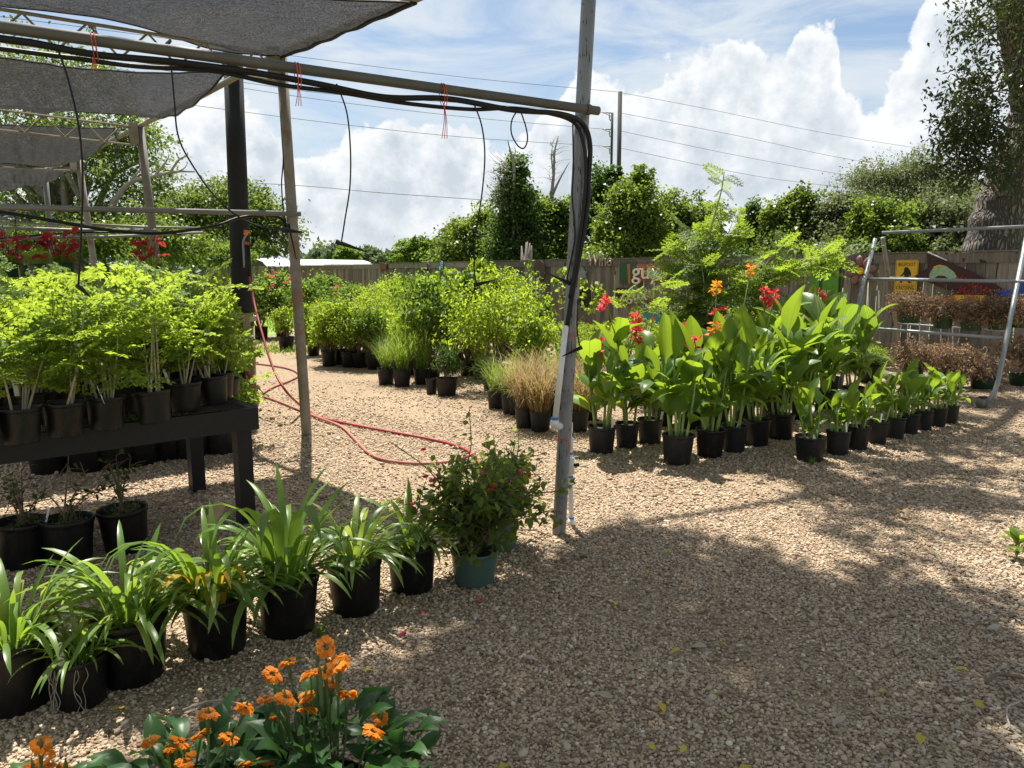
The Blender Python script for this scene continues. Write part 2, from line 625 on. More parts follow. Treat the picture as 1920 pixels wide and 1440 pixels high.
def wood_mat(name, c1, c2, c3):
    m, k = new_mat(name)
    tc = k.n('ShaderNodeTexCoord')
    oi = k.n('ShaderNodeObjectInfo')
    off = k.n('ShaderNodeVectorMath', operation='ADD')
    sc_ = k.n('ShaderNodeCombineXYZ')
    k.l(k.math('MULTIPLY', oi.outputs['Random'], 37.0), sc_.inputs[2])
    k.l(tc.outputs['Object'], off.inputs[0])
    k.l(sc_.outputs[0], off.inputs[1])
    v = k.mapping(off.outputs[0], scale=(28, 28, 1.6))
    n = k.noise(v, 1.2, 6, 0.65, 0.4)
    c = k.ramp(n, [(0.25, c1), (0.5, c2), (0.75, c3)])
    br = k.ramp(oi.outputs['Random'], [(0.0, (0.52, 0.50, 0.48)), (1.0, (1.18, 1.13, 1.08))])
    c = k.mix(1.0, c, br, 'MULTIPLY')
    kn = k.smooth(k.noise(off.outputs[0], 5.5, 2, 0.5), 0.68, 0.72)
    c = k.mix(kn, c, (0.05, 0.035, 0.025))
    b = k.n('ShaderNodeBsdfPrincipled')
    k.l(c, b.inputs['Base Color'])
    b.inputs['Roughness'].default_value = 0.85
    b.inputs['Specular IOR Level'].default_value = 0.2
    bn = k.n('ShaderNodeBump')
    bn.inputs['Strength'].default_value = 0.5
    bn.inputs['Distance'].default_value = 0.006
    k.l(n, bn.inputs['Height'])
    k.l(bn.outputs[0], b.inputs['Normal'])
    o = k.n('ShaderNodeOutputMaterial')
    k.l(b.outputs[0], o.inputs[0])
    MATS[name] = m


wood_mat('fence_wood', (0.14, 0.118, 0.095), (0.25, 0.215, 0.178), (0.37, 0.33, 0.28))
wood_mat('fence_trim', (0.16, 0.135, 0.11), (0.27, 0.235, 0.195), (0.37, 0.33, 0.28))


def bark_mat():
    m, k = new_mat('bark_oak')
    tc = k.n('ShaderNodeTexCoord')
    v = k.mapping(tc.outputs['Object'], scale=(1.25, 1.25, 0.27), rot=(0, R(-14), 0))
    vo = k.n('ShaderNodeTexVoronoi', feature='DISTANCE_TO_EDGE')
    vo.inputs['Scale'].default_value = 16
    wv = k.n('ShaderNodeVectorMath', operation='ADD')
    k.l(v, wv.inputs[0])
    nz = k.n('ShaderNodeTexNoise')
    nz.inputs['Scale'].default_value = 7
    k.l(v, nz.inputs['Vector'])
    sc_ = k.n('ShaderNodeVectorMath', operation='SCALE')
    sc_.inputs['Scale'].default_value = 0.10
    k.l(nz.outputs['Color'], sc_.inputs[0])
    k.l(sc_.outputs[0], wv.inputs[1])
    k.l(wv.outputs[0], vo.inputs['Vector'])
    h = k.smooth(vo.outputs['Distance'], 0.0, 0.28)
    c = k.ramp(h, [(0.0, (0.05, 0.04, 0.033)), (0.5, (0.17, 0.14, 0.115)), (1.0, (0.27, 0.235, 0.20))])
    c = k.mix(k.math('MULTIPLY', k.noise(tc.outputs['Object'], 3, 4), 0.6), c, (0.12, 0.105, 0.09))
    b = k.n('ShaderNodeBsdfPrincipled')
    k.l(c, b.inputs['Base Color'])
    b.inputs['Roughness'].default_value = 0.9
    bn = k.n('ShaderNodeBump')
    bn.inputs['Strength'].default_value = 1.0
    bn.inputs['Distance'].default_value = 0.05
    k.l(h, bn.inputs['Height'])
    k.l(bn.outputs[0], b.inputs['Normal'])
    o = k.n('ShaderNodeOutputMaterial')
    k.l(b.outputs[0], o.inputs[0])
    MATS['bark_oak'] = m


bark_mat()


def cloth_mat():
    m, k = new_mat('shade_cloth')
    tc = k.n('ShaderNodeTexCoord')
    v = tc.outputs['Object']
    st = k.noise(k.mapping(v, scale=(2.2, 30, 2.2), rot=(0, 0, R(33))), 3.0, 6, 0.75)
    fine = k.noise(v, 120, 2, 0.6)
    c = k.ramp(k.math('MULTIPLY_ADD', fine, 0.5, k.math('MULTIPLY', st, 0.5)), [(0.38, (0.006, 0.006, 0.006)), (0.68, (0.07, 0.068, 0.067))])
    df = k.n('ShaderNodeBsdfDiffuse')
    k.l(c, df.inputs[0])
    tl = k.n('ShaderNodeBsdfTranslucent')
    sp = k.noise(v, 55, 3, 0.7)
    k.l(k.ramp(k.math('MULTIPLY_ADD', sp, 0.6, k.math('MULTIPLY', st, 0.4)), [(0.36, (0.008, 0.008, 0.008)), (0.66, (0.085, 0.083, 0.082))]), tl.inputs[0])
    m1 = k.n('ShaderNodeMixShader')
    m1.inputs[0].default_value = 0.45
    k.l(df.outputs[0], m1.inputs[1])
    k.l(tl.outputs[0], m1.inputs[2])
    tp = k.n('ShaderNodeBsdfTransparent')
    fac = k.math('ADD', k.smooth(fine, 0.42, 0.80, 0.0, 0.24), k.smooth(st, 0.5, 0.85, 0.0, 0.10))
    m2 = k.n('ShaderNodeMixShader')
    k.l(fac, m2.inputs[0])
    k.l(m1.outputs[0], m2.inputs[1])
    k.l(tp.outputs[0], m2.inputs[2])
    o = k.n('ShaderNodeOutputMaterial')
    k.l(m2.outputs[0], o.inputs[0])
    MATS['shade_cloth'] = m


cloth_mat()


def gravel_mats():
    # pebbles
    m, k = new_mat('pebble')
    oi = k.n('ShaderNodeObjectInfo')
    c = k.ramp(oi.outputs['Random'], [(0.0, (0.14, 0.092, 0.06)), (0.2, (0.285, 0.20, 0.13)), (0.42, (0.40, 0.295, 0.19)),
                                      (0.62, (0.48, 0.37, 0.245)), (0.8, (0.36, 0.29, 0.22)), (0.94, (0.50, 0.41, 0.29)), (1.0, (0.66, 0.58, 0.45))])
    b = k.n('ShaderNodeBsdfPrincipled')
    k.l(c, b.inputs['Base Color'])
    b.inputs['Roughness'].default_value = 0.75
    b.inputs['Specular IOR Level'].default_value = 0.25
    o = k.n('ShaderNodeOutputMaterial')
    k.l(b.outputs[0], o.inputs[0])
    MATS['pebble'] = m
    # sheet under them
    m, k = new_mat('gravel_bed')
    tc = k.n('ShaderNodeTexCoord')
    v = tc.outputs['Object']
    vo = k.n('ShaderNodeTexVoronoi')
    vo.inputs['Scale'].default_value = 88
    k.l(v, vo.inputs['Vector'])
    sepc = k.n('ShaderNodeSeparateColor')
    k.l(vo.outputs['Color'], sepc.inputs[0])
    c = k.ramp(sepc.outputs[0], [(0.0, (0.16, 0.11, 0.07)), (0.3, (0.325, 0.24, 0.155)), (0.6, (0.435, 0.335, 0.22)), (0.85, (0.42, 0.34, 0.245)), (1.0, (0.58, 0.50, 0.37))])
    gap = k.smooth(vo.outputs['Distance'], 0.3, 0.75)
    c = k.mix(k.math('MULTIPLY', gap, 0.5), c, (0.20, 0.15, 0.115))
    big = k.noise(v, 0.45, 5, 0.6)
    c = k.mix(1.0, c, k.ramp(big, [(0.3, (0.82, 0.79, 0.76)), (0.7, (1.06, 1.04, 1.0))]), 'MULTIPLY')
    soilm = k.smooth(k.noise(v, 0.8, 5, 0.65), 0.54, 0.68)
    c = k.mix(k.math('MULTIPLY', soilm, 0.55), c, (0.24, 0.165, 0.115))
    b = k.n('ShaderNodeBsdfPrincipled')
    k.l(c, b.inputs['Base Color'])
    b.inputs['Roughness'].default_value = 0.9
    b.inputs['Specular IOR Level'].default_value = 0.15
    bn = k.n('ShaderNodeBump')
    bn.inputs['Strength'].default_value = 0.9
    bn.inputs['Distance'].default_value = 0.012
    bn.invert = True
    k.l(vo.outputs['Distance'], bn.inputs['Height'])
    k.l(bn.outputs[0], b.inputs['Normal'])
    o = k.n('ShaderNodeOutputMaterial')
    k.l(b.outputs[0], o.inputs[0])
    MATS['gravel_bed'] = m
    # rough earth and grass beyond
    m, k = new_mat('earth')
    tc = k.n('ShaderNodeTexCoord')
    n = k.noise(tc.outputs['Object'], 0.25, 6, 0.65)
    c = k.ramp(n, [(0.3, (0.10, 0.13, 0.04)), (0.55, (0.16, 0.18, 0.06)), (0.75, (0.22, 0.18, 0.11))])
    b = k.n('ShaderNodeBsdfPrincipled')
    k.l(c, b.inputs['Base Color'])
    b.inputs['Roughness'].default_value = 0.95
    o = k.n('ShaderNodeOutputMaterial')
    k.l(b.outputs[0], o.inputs[0])
    MATS['earth'] = m
    m, k = new_mat('lawn')
    tc = k.n('ShaderNodeTexCoord')
    n = k.noise(tc.outputs['Object'], 3, 6, 0.7)
    c = k.ramp(n, [(0.3, (0.11, 0.20, 0.03)), (0.6, (0.19, 0.30, 0.05)), (0.8, (0.25, 0.33, 0.08))])
    b = k.n('ShaderNodeBsdfPrincipled')
    k.l(c, b.inputs['Base Color'])
    b.inputs['Roughness'].default_value = 0.9
    o = k.n('ShaderNodeOutputMaterial')
    k.l(b.outputs[0], o.inputs[0])
    MATS['lawn'] = m


gravel_mats()
# ------------------------------------------------------------------ foliage generators
def unit(a):
    return a / np.maximum(np.linalg.norm(a, axis=1, keepdims=True), 1e-6)


def rand_dirs(n, rng):
    return unit(rng.normal(size=(n, 3)))


def leaves_np(P, D, N, L, W, droop=0.12, k=4, fold=0.12):
    """one small folded blade per row of P; k=4 diamond, k=6 oval"""
    n = len(P)
    L = np.broadcast_to(np.asarray(L, float).reshape(-1, 1), (n, 1))
    W = np.broadcast_to(np.asarray(W, float).reshape(-1, 1), (n, 1))
    D = unit(D)
    S = np.cross(D, N)
    S = unit(S)
    N = np.cross(S, D)
    z = np.array([[0, 0, 1.0]])
    tip = P + D * L - z * droop * L
    if k == 4:
        V = np.stack([P, P + D * L * .45 + S * W * .5 + N * fold * W, tip, P + D * L * .45 - S * W * .5 + N * fold * W], 1)
    else:
        V = np.stack([P, P + D * L * .25 + S * W * .42 + N * fold * W, P + D * L * .62 + S * W * .45 + N * fold * W * .6 - z * droop * L * .3, tip,
                      P + D * L * .62 - S * W * .45 + N * fold * W * .6 - z * droop * L * .3, P + D * L * .25 - S * W * .42 + N * fold * W], 1)
    Q = np.arange(n * k).reshape(n, k)
    return V.reshape(-1, 3), Q


class Fol:
    """joins many leaf blades into one mesh"""
    def __init__(self, k=4):
        self.k, self.V, self.Q, self.R, self.n = k, [], [], [], 0

    def add(self, V, Q, rnd):
        self.V.append(V)
        self.Q.append(Q + self.n)
        self.R.append(rnd)
        self.n += len(V)

    def blades(self, P, D, N, L, W, rng, droop=0.12, fold=0.12):
        V, Q = leaves_np(P, D, N, L, W, droop, self.k, fold)
        self.add(V, Q, rng.random(len(Q)))

    def mesh(self, name, mat):
        return np_mesh(name, np.concatenate(self.V), np.concatenate(self.Q), mat, np.concatenate(self.R))


def crown_points(ells, n, rng, per=34, spread=0.2, shell=(0.5, 1.0), rough=0.30, flat=0.75):
    """leaf positions in clumps spread through ellipsoids -> P, outward"""
    vol = np.array([e[1][0] * e[1][1] * e[1][2] for e in ells]) ** (2 / 3)
    vol = vol / vol.sum()
    Ps, Os, Cs = [], [], []
    for (c, r), w in zip(ells, vol):
        m = max(4, int(n * w / per))
        d = rand_dirs(m, rng)
        d[:, 2] = np.where(d[:, 2] < -0.35, -d[:, 2] * 0.6, d[:, 2])
        d = unit(d)
        ph = rng.random(6) * 6.28
        bump = 1 + rough * (np.sin(d[:, 0] * 4.1 + ph[0]) * np.sin(d[:, 1] * 3.7 + ph[1]) + 0.7 * np.sin(d[:, 2] * 5.3 + ph[2] + d[:, 0] * 3)) + rng.normal(size=m) * rough * 0.45
        rad = rng.uniform(shell[0] ** 2, shell[1] ** 2, m) ** 0.5
        cc = np.array(c) + d * np.array(r) * (rad * bump)[:, None]
        cr = spread * min(r) * rng.uniform(0.6, 1.35, m)
        g = rng.normal(size=(m, per, 3)) * np.array([1, 1, flat])
        P = cc[:, None, :] + g * cr[:, None, None]
        Ps.append(P.reshape(-1, 3))
        O = unit(P.reshape(-1, 3) - np.array(c))
        Os.append(O)
        Cs.append(cc)
    return np.concatenate(Ps), np.concatenate(Os), np.concatenate(Cs)


def crown_mesh(name, ells, n, mat, rng, L=0.1, W=0.06, k=4, out=0.6, droop=0.15, **kw):
    P, O, C = crown_points(ells, n, rng, **kw)
    m = len(P)
    D = rand_dirs(m, rng) + O * out + np.array([0, 0, -0.15])
    N = rand_dirs(m, rng) * 0.8 + O * 0.3 + np.array([0, 0, 0.7])
    f = Fol(k)
    f.blades(P, D, N, L * rng.uniform(.6, 1.35, m), W * rng.uniform(.7, 1.3, m), rng, droop)
    return f.mesh(name, mat), C


def wobble(a, b, n, amp, rng):
    a, b = Vector(a), Vector(b)
    out = []
    ln = (b - a).length
    for i in range(n + 1):
        t = i / n
        o = Vector(rng.normal(size=3)) * amp * ln * math.sin(math.pi * t)
        out.append(a.lerp(b, t) + o)
    return out


def make_tree(name, label, base, ells, n, mat, bark, trunk_r, rng, L=0.12, W=0.07, limbs=8, group=None, cat='tree', fork=0.35, lean=(0, 0), k=4, **kw):
    """base in world; ellipsoids relative to the base"""
    root = empty(name, base, 0, label, cat, group)
    me, C = crown_mesh('crown', ells, n, mat, rng, L, W, k=k, **kw)
    tag(put('crown', me, root), kind='stuff')
    top = max(e[0][2] for e in ells)
    cx = np.mean([e[0][0] for e in ells])
    cyy = np.mean([e[0][1] for e in ells])
    mb = MB()
    f = Vector((cx * 0.4 + lean[0], cyy * 0.4 + lean[1], top * fork))
    mb.tube(wobble((0, 0, -0.1), f, 5, 0.03, rng), [trunk_r * (1.25 - 0.4 * i / 5) for i in range(6)], 9)
    idx = rng.choice(len(C), min(limbs, len(C)), replace=False)
    for i in idx:
        e = Vector(C[i])
        q = wobble(f - Vector((0, 0, 0.1)), e, 5, 0.07, rng)
        mb.tube(q, [trunk_r * 0.6 * (1 - 0.85 * j / 5) for j in range(6)], 6, caps=False)
    mb.build('trunk', M[bark] if isinstance(bark, str) else bark, root, True)
    return root


# ------------------------------------------------------------------ ground
def build_ground():
    mb = MB()
    s = 900
    mb.add([(-s, -s, -0.012), (s, -s, -0.012), (s, s, -0.012), (-s, s, -0.012)], [(0, 1, 2, 3)])
    tag(mb.build('ground', M['earth']), kind='structure')
    # gravel yard inside the fence
    mb = MB()
    a = F0 + FT * -9
    b = F0 + FT * 30
    mb.add([(-16, -8, 0), (14, -8, 0), (a.x, a.y, 0), (b.x, b.y, 0), (-16, 24, 0)], [(0, 1, 2, 3, 4)])
    tag(mb.build('gravel_yard', M['gravel_bed']), kind='structure')
    mb = MB()
    mb.add([(-70, 13.5, 0.004), (-8.2, 13.5, 0.004), (-5.6, 19, 0.004), (-11, 31.5, 0.004), (-14.5, 34, 0.004), (-42, 120, 0.004), (-140, 120, 0.004)], [(0, 1, 2, 3, 4, 5, 6)])
    tag(mb.build('lawn', M['lawn']), kind='structure')
    rng = np.random.default_rng(3)
    n = 26000
    x = rng.uniform(-26, -5.2, n)
    y = rng.uniform(13.6, 34, n)
    ok = (x < -8.2 + np.clip((y - 13.5) * 0.47, 0, 2.5)) & (x < -5.4 - np.clip(y - 19, 0, 99) * 0.43) & (x > -0.8 * y)
    x, y = x[ok], y[ok]
    m = len(x)
    P = np.stack([x, y, np.zeros(m)], 1)
    D = rng.normal(size=(m, 3)) * 0.35 + np.array([0, 0, 1])
    f = Fol(4)
    f.blades(P, D, rand_dirs(m, rng), rng.uniform(.08, .22, m), 0.035, rng, 0.1)
    # weeds along the edge of the gravel near the shrubs
    for (u, v, nn, sp) in ((500, 655, 240, .45), (540, 662, 160, .4), (440, 650, 220, .5), (470, 662, 120, .35)):
        c = G(u, v)
        P = np.stack([rng.normal(c.x, sp, nn), rng.normal(c.y, sp, nn), np.zeros(nn)], 1)
        D = rng.normal(size=(nn, 3)) * 0.5 + np.array([0, 0, 1])
        f.blades(P, D, rand_dirs(nn, rng), rng.uniform(.06, .16, nn), 0.02, rng, 0.1)
    g = put('grass', f.mesh('grass', M['lawn_green']))
    tag(g, 'bright green grass of the lawn beyond the benches', 'grass', kind='stuff')


def build_gravel():
    rng = np.random.default_rng(5)
    pts, sc_ = [], []
    def zone(y0, y1, dens, r):
        area = 0.75 * (y1 ** 2 - y0 ** 2) + 1.6 * (y1 - y0)
        n = int(area * dens * 1.5)
        y = rng.uniform(y0, y1, n)
        x = rng.uniform(-0.75 * y1 - .8, 0.75 * y1 + .8, n)
        pat = np.sin(x * 1.9 + 1.3 * np.sin(y * 1.1)) * np.sin(y * 2.3 + 1.7 * np.sin(x * .8)) + .5 * np.sin(x * 5.1 + y * 3.3)
        ok = (np.abs(x) < 0.75 * y + 0.8) & ((pat < .6) | (rng.random(n) < .38))
        x, y = x[ok], y[ok]
        m = min(len(x), int(area * dens))
        x, y = x[:m], y[:m]
        s = r * np.exp(rng.normal(size=m) * 0.28)
        s = np.where(rng.random(m) < 0.02, s * 1.7, s)
        pts.append(np.stack([x, y, s * rng.uniform(0.0, 0.7, m)], 1))
        sc_.append(s)
    zone(1.4, 3.0, 10500, 0.0050)
    zone(3.0, 4.6, 7400, 0.0053)
    zone(4.6, 6.6, 2800, 0.0066)
    zone(6.6, 7.8, 1300, 0.0072)
    zone(7.8, 9.0, 600, 0.0080)
    zone(9.0, 10.4, 250, 0.0080)
    P = np.concatenate(pts).astype(np.float32)
    S = np.concatenate(sc_).astype(np.float32)
    me = bpy.data.meshes.new('gravel')
    me.vertices.add(len(P))
    me.vertices.foreach_set('co', P.ravel())
    at = me.attributes.new('size', 'FLOAT', 'POINT')
    at.data.foreach_set('value', S)
    me.update()
    ob = put('gravel', me)
    tag(ob, 'loose tan and brown pea gravel covering the yard floor', 'gravel', kind='stuff')
    ng = bpy.data.node_groups.new('gravel_scatter', 'GeometryNodeTree')
    ng.interface.new_socket('Geometry', in_out='INPUT', socket_type='NodeSocketGeometry')
    ng.interface.new_socket('Geometry', in_out='OUTPUT', socket_type='NodeSocketGeometry')
    nd = ng.nodes
    gi, go = nd.new('NodeGroupInput'), nd.new('NodeGroupOutput')
    ico = nd.new('GeometryNodeMeshIcoSphere')
    ico.inputs['Radius'].default_value = 1.0
    ico.inputs['Subdivisions'].default_value = 2
    sm = nd.new('GeometryNodeSetShadeSmooth')
    ng.links.new(ico.outputs['Mesh'], sm.inputs[0])
    stm = nd.new('GeometryNodeSetMaterial')
    stm.inputs['Material'].default_value = M['pebble']
    ng.links.new(sm.outputs[0], stm.inputs[0])
    iop = nd.new('GeometryNodeInstanceOnPoints')
    ng.links.new(gi.outputs[0], iop.inputs['Points'])
    ng.links.new(stm.outputs[0], iop.inputs['Instance'])
    rr = nd.new('FunctionNodeRandomValue')
    rr.data_type = 'FLOAT_VECTOR'
    rr.inputs[0].default_value = (-0.5, -0.5, 0)
    rr.inputs[1].default_value = (0.5, 0.5, 6.28)
    ng.links.new(rr.outputs[0], iop.inputs['Rotation'])
    rs = nd.new('FunctionNodeRandomValue')
    rs.data_type = 'FLOAT_VECTOR'
    rs.inputs[0].default_value = (0.85, 0.75, 0.5)
    rs.inputs[1].default_value = (1.3, 1.08, 0.85)
    na = nd.new('GeometryNodeInputNamedAttribute')
    na.data_type = 'FLOAT'
    na.inputs['Name'].default_value = 'size'
    vm = nd.new('ShaderNodeVectorMath')
    vm.operation = 'SCALE'
    ng.links.new(rs.outputs[0], vm.inputs[0])
    ng.links.new(na.outputs[0], vm.inputs['Scale'])
    ng.links.new(vm.outputs[0], iop.inputs['Scale'])
    ng.links.new(iop.outputs[0], go.inputs[0])
    md = ob.modifiers.new('scatter', 'NODES')
    md.node_group = ng


build_ground()
build_gravel()


# ------------------------------------------------------------------ fence
def fence_run(name, label, p0, p1, h, trim=True, seed=0, pitch=0.146, trimw=0.15):
    rng = random.Random(seed)
    d = (p1 - p0)
    ln = d.length
    ang = math.atan2(d.y, d.x)
    root = empty(name, p0, ang, label, 'fence')
    side = -1 if (Vector((math.cos(ang - math.pi / 2), math.sin(ang - math.pi / 2), 0))).dot(Vector((0, 0, 0)) - p0) < 0 else 1
    # local: X along the fence, -Y*side... front faces the camera
    fy = -1 if side == 1 else 1
    w = pitch - 0.012
    boards = []
    for i in range(3):
        mb = MB()
        mb.prism([(-w / 2, 0.03), (w / 2, 0.03), (w / 2, h - 0.02), (w / 2 - .02, h), (-w / 2 + .02, h), (-w / 2, h - .02)], -0.009, 0.009)
        boards.append(mb.mesh('plank', M['fence_wood']))
    n = int(ln / pitch)
    for i in range(n):
        put('plank', boards[i % 3], root, (i * pitch + pitch / 2, rng.uniform(-.003, .003), 0),
            (rng.uniform(-.006, .006), rng.uniform(-.006, .006), 0), (rng.uniform(.97, 1.0), 1, rng.uniform(.99, 1.0)))
    seg = 2.4
    tm = MB().box((0, 0, 0), (seg - 0.004, 0.022, trimw)).mesh('trim_board', M['fence_trim'])
    rb = MB().box((0, 0, 0), (seg - 0.004, 0.04, 0.09)).mesh('rail', M['fence_wood'])
    pm = MB().box((0, 0, (h - .02) / 2), (0.09, 0.09, h - .02)).mesh('post', M['fence_wood'])
    x = 0
    while x < ln - 0.2:
        s = min(seg, ln - x)
        if trim:
            o = put('trim_board', tm, root, (x + s / 2, fy * 0.024, h - trimw / 2 + 0.006 + rng.uniform(-.006, .006)), (0, rng.uniform(-.003, .003), 0), (s / seg, 1, 1))
        put('rail', rb, root, (x + s / 2, -fy * 0.034, 0.35), (0, 0, 0), (s / seg, 1, 1))
        put('post', pm, root, (x + 0.05, -fy * 0.105, 0))
        x += seg
    if trim:
        cap = MB().box((ln / 2, fy * 0.01, h + 0.024), (ln, 0.075, 0.022))
        cap.build('cap_board', M['fence_trim'], root)
    return root


fa = F0 + FT * -3.0
fb = F0 + FT * 26.5
fence_run('wooden_fence', 'weathered plank fence with a top trim board running behind all the plants', fa, fb, 1.80, True, 1)
# gate and dark panel further left
gA = fb + Vector((0.0, 0.35, 0))
gB = A(372, 505, 33.0)
gB.z = 0
gA.z = 0
fence_run('picket_fence', 'grey dog-eared plank fence left of the dark wooden post, without trim', gA, gB, 1.80, False, 2)


# ------------------------------------------------------------------ far shed, house
def far_buildings():
    Y = 46
    a, b = A(508, 492, Y), A(700, 492, Y + 6)
    root = empty('metal_shed', (a.x, a.y, 0), math.atan2(b.y - a.y, b.x - a.x), 'low white metal roof of an arched shed beyond the fence', 'shed')
    ln = (Vector((b.x, b.y)) - Vector((a.x, a.y))).length
    mb = MB()
    n = 14
    r, hh = 1.9, 0.75
    vs, fs = [], []
    for i in range(n + 1):
        t = math.pi * i / n
        for x in (-0.25, ln + 0.25):
            vs.append((x, r - r * math.cos(t), 1.62 + hh * math.sin(t)))
    for i in range(n):
        fs.append((2 * i, 2 * i + 1, 2 * i + 3, 2 * i + 2))
    mb.add(vs, fs)
    vs2 = [(x, y, z + 0.03) for x, y, z in vs]
    mb.add(vs2, [tuple(reversed(f)) for f in fs])
    mb.build('roof', M['white_metal'], root, True)
    MB().box((ln / 2, r, 0.8), (ln, 2 * r - 0.3, 1.6)).build('wall', M['shed_wall'], root)
    # arched end
    mb = MB()
    pl = [(0.15, 1.62)] + [(r - (r - .15) * math.cos(math.pi * i / n), 1.62 + (hh - .05) * math.sin(math.pi * i / n)) for i in range(1, n)] + [(2 * r - .15, 1.62)]
    mb.add([(0.05, y, z) for y, z in pl], [tuple(range(len(pl)))])
    mb.build('gable', M['shed_dark'], root)
    # small grey house at the left edge
    c = A(10, 470, 24)
    root = empty('grey_house', (c.x - 1.2, c.y, 0), R(8), 'grey clapboard outbuilding half hidden behind the hanging baskets at left', 'building')
    for i in range(12):
        mb = MB().box((0, i * 0.003, 0.11 + i * 0.22), (4.2, 0.05, 0.214))
        mb.build('wall_board', M['shed_wall'], root)
    MB().box((0, 2.0, 1.3), (4.1, 3.9, 2.6)).build('wall', M['shed_wall'], root)
    mb = MB()
    mb.add([(-2.4, -0.4, 2.6), (2.4, -0.4, 2.6), (2.4, 2.0, 3.6), (-2.4, 2.0, 3.6), (2.4, 4.4, 2.6), (-2.4, 4.4, 2.6)], [(0, 1, 2, 3), (3, 2, 4, 5)])
    mb.build('roof', M['shed_wall'], root)
    w = MB().box((1.35, -0.04, 1.75), (0.7, 0.05, 0.8)).build('window', M['white_metal'], root)
    MB().box((1.35, -0.075, 1.75), (0.56, 0.03, 0.66)).build('pane', M['shed_dark'], w)


far_buildings()


# ------------------------------------------------------------------ trees and hedge behind the fence
def trees():
    rng = np.random.default_rng(21)

    def E(u, v, Y, base, ru, rv, ry=None):
        """ellipsoid centre from a sight line at distance Y, radii from its apparent size"""
        c = A(u, v, Y) - base
        rx, rz = ru * Y / FPX, rv * Y / FPX
        return (tuple(c), (rx, ry if ry else rx, rz))

    def T(name, label, u, Y, parts, n, mat, bark='bark_grey', tr=0.15, L=0.12, W=0.075, **kw):
        b = A(u, 512, Y)
        b.z = 0
        ells = [E(*(p[:2]), Y + (p[4] if len(p) > 4 else 0), b, p[2], p[3]) for p in parts]
        if kw.pop('skirt', False) or (u > 850 and Y < 28 and name != 'tall_tree'):
            us = [p[0] for p in parts]
            lo, hi = min(p[0] - p[2] for p in parts), max(p[0] + p[2] for p in parts)
            ells.append(E((lo + hi) / 2, 488, Y, b, (hi - lo) * .56, 40, 1.2))
            n = int(n * 1.45)
        return make_tree(name, label, b, ells, n, M[mat], bark, tr, rng, L, W, **kw)

    # left: airy tall tree behind the shade house
    T('tall_tree', 'tall airy tree with grey limbs behind the shade cloths at left', 110, 27,
      [(60, 150, 130, 70), (170, 300, 130, 110), (30, 330, 150, 110), (250, 380, 70, 80), (140, 430, 170, 60), (250, 270, 50, 60)], 30000, 'leaf_tree', 'bark_pale', 0.32,
      0.15, 0.08, limbs=26, spread=0.17, shell=(0.3, 1.05), rough=0.3)
    T('dark_tree', 'dark leafy tree mass behind the hanging red baskets', 190, 24,
      [(120, 465, 130, 45), (240, 455, 100, 50), (330, 470, 60, 40)], 20000, 'leaf_vine', 'bark_grey', 0.2, 0.13, 0.08, limbs=10)
    T('round_tree', 'rounded green tree behind the thick black post', 430, 37,
      [(430, 405, 95, 70), (360, 425, 70, 60), (500, 440, 65, 60), (420, 465, 130, 40)], 26000, 'leaf_tree', 'bark_grey', 0.3, 0.19, 0.11, limbs=12, spread=0.16)
    T('leafy_shrub', 'bushy shrub at the lawn edge in front of the rounded tree', 340, 30,
      [(340, 480, 70, 34), (420, 485, 60, 28)], 9000, 'leaf_mid', 'bark_grey', 0.08, 0.14, 0.08, limbs=6, cat='shrub')
    # tiny trees on the skyline
    far = [(600, 484, 24, 16, 95), (640, 480, 30, 18, 90), (690, 483, 26, 16, 88), (740, 486, 22, 12, 92)]
    words = ['leftmost', 'second from left', 'third from left', 'rightmost']
    for (u, v, ru, rv, Y), wd in zip(far, words):
        T('skyline_tree', 'hazy distant tree low on the skyline above the shed, %s' % wd, u, Y, [(u, v, ru, rv), (u + 8, v + 10, ru * 1.3, rv * .8)], 2600, 'leaf_far', 'bark_grey', 0.2,
          0.5, 0.3, limbs=4, group='small trees on the skyline')
    T('round_bush', 'small round pale bush above the shed roof', 648, 60, [(648, 482, 18, 14)], 2600, 'leaf_mid', 'bark_grey', 0.1, 0.3, 0.17, limbs=3, cat='shrub')
    T('pale_tree', 'pale green tree on the skyline left of the vine thicket', 790, 58, [(785, 470, 32, 20), (810, 480, 40, 16), (760, 486, 30, 12)], 7000, 'leaf_mid', 'bark_pale', 0.2, 0.3, 0.18, limbs=7)
    T('dark_tree', 'narrow dark tree at the left edge of the vine thicket', 858, 34, [(856, 450, 20, 26), (850, 475, 24, 26)], 5000, 'leaf_dark', 'bark_grey', 0.12, 0.16, 0.1, limbs=4)
    # vine thicket, left to right
    T('vine_thicket', 'sunlit vine mound between the narrow dark tree and the tall vine cone', 895, 27, [(895, 445, 42, 42), (885, 480, 60, 36), (912, 418, 22, 26)], 12000, 'leaf_vine', 'twig_grey', 0.1, 0.13, 0.085, limbs=6, cat='thicket')
    T('vine_cone', 'tall cone of dark vines with bare twigs on top', 968, 25,
      [(966, 335, 22, 40), (966, 375, 34, 42), (968, 425, 42, 50), (970, 470, 52, 40)], 17000, 'leaf_dark', 'bark_grey', 0.14, 0.115, 0.075, limbs=6, spread=0.24, cat='tree')
    T('vine_mound', 'green vine mound just left of the big steel pole', 1035, 26, [(1030, 410, 34, 40), (1062, 420, 32, 48), (1035, 462, 52, 40)], 12000, 'leaf_vine', 'twig_grey', 0.1, 0.12, 0.08, limbs=6, cat='thicket')
    T('vine_tree', 'vine covered tree just right of the big steel pole', 1128, 25, [(1130, 365, 28, 44), (1120, 420, 40, 60), (1150, 335, 14, 22)], 12000, 'leaf_dark', 'bark_grey', 0.14, 0.12, 0.08, limbs=6)
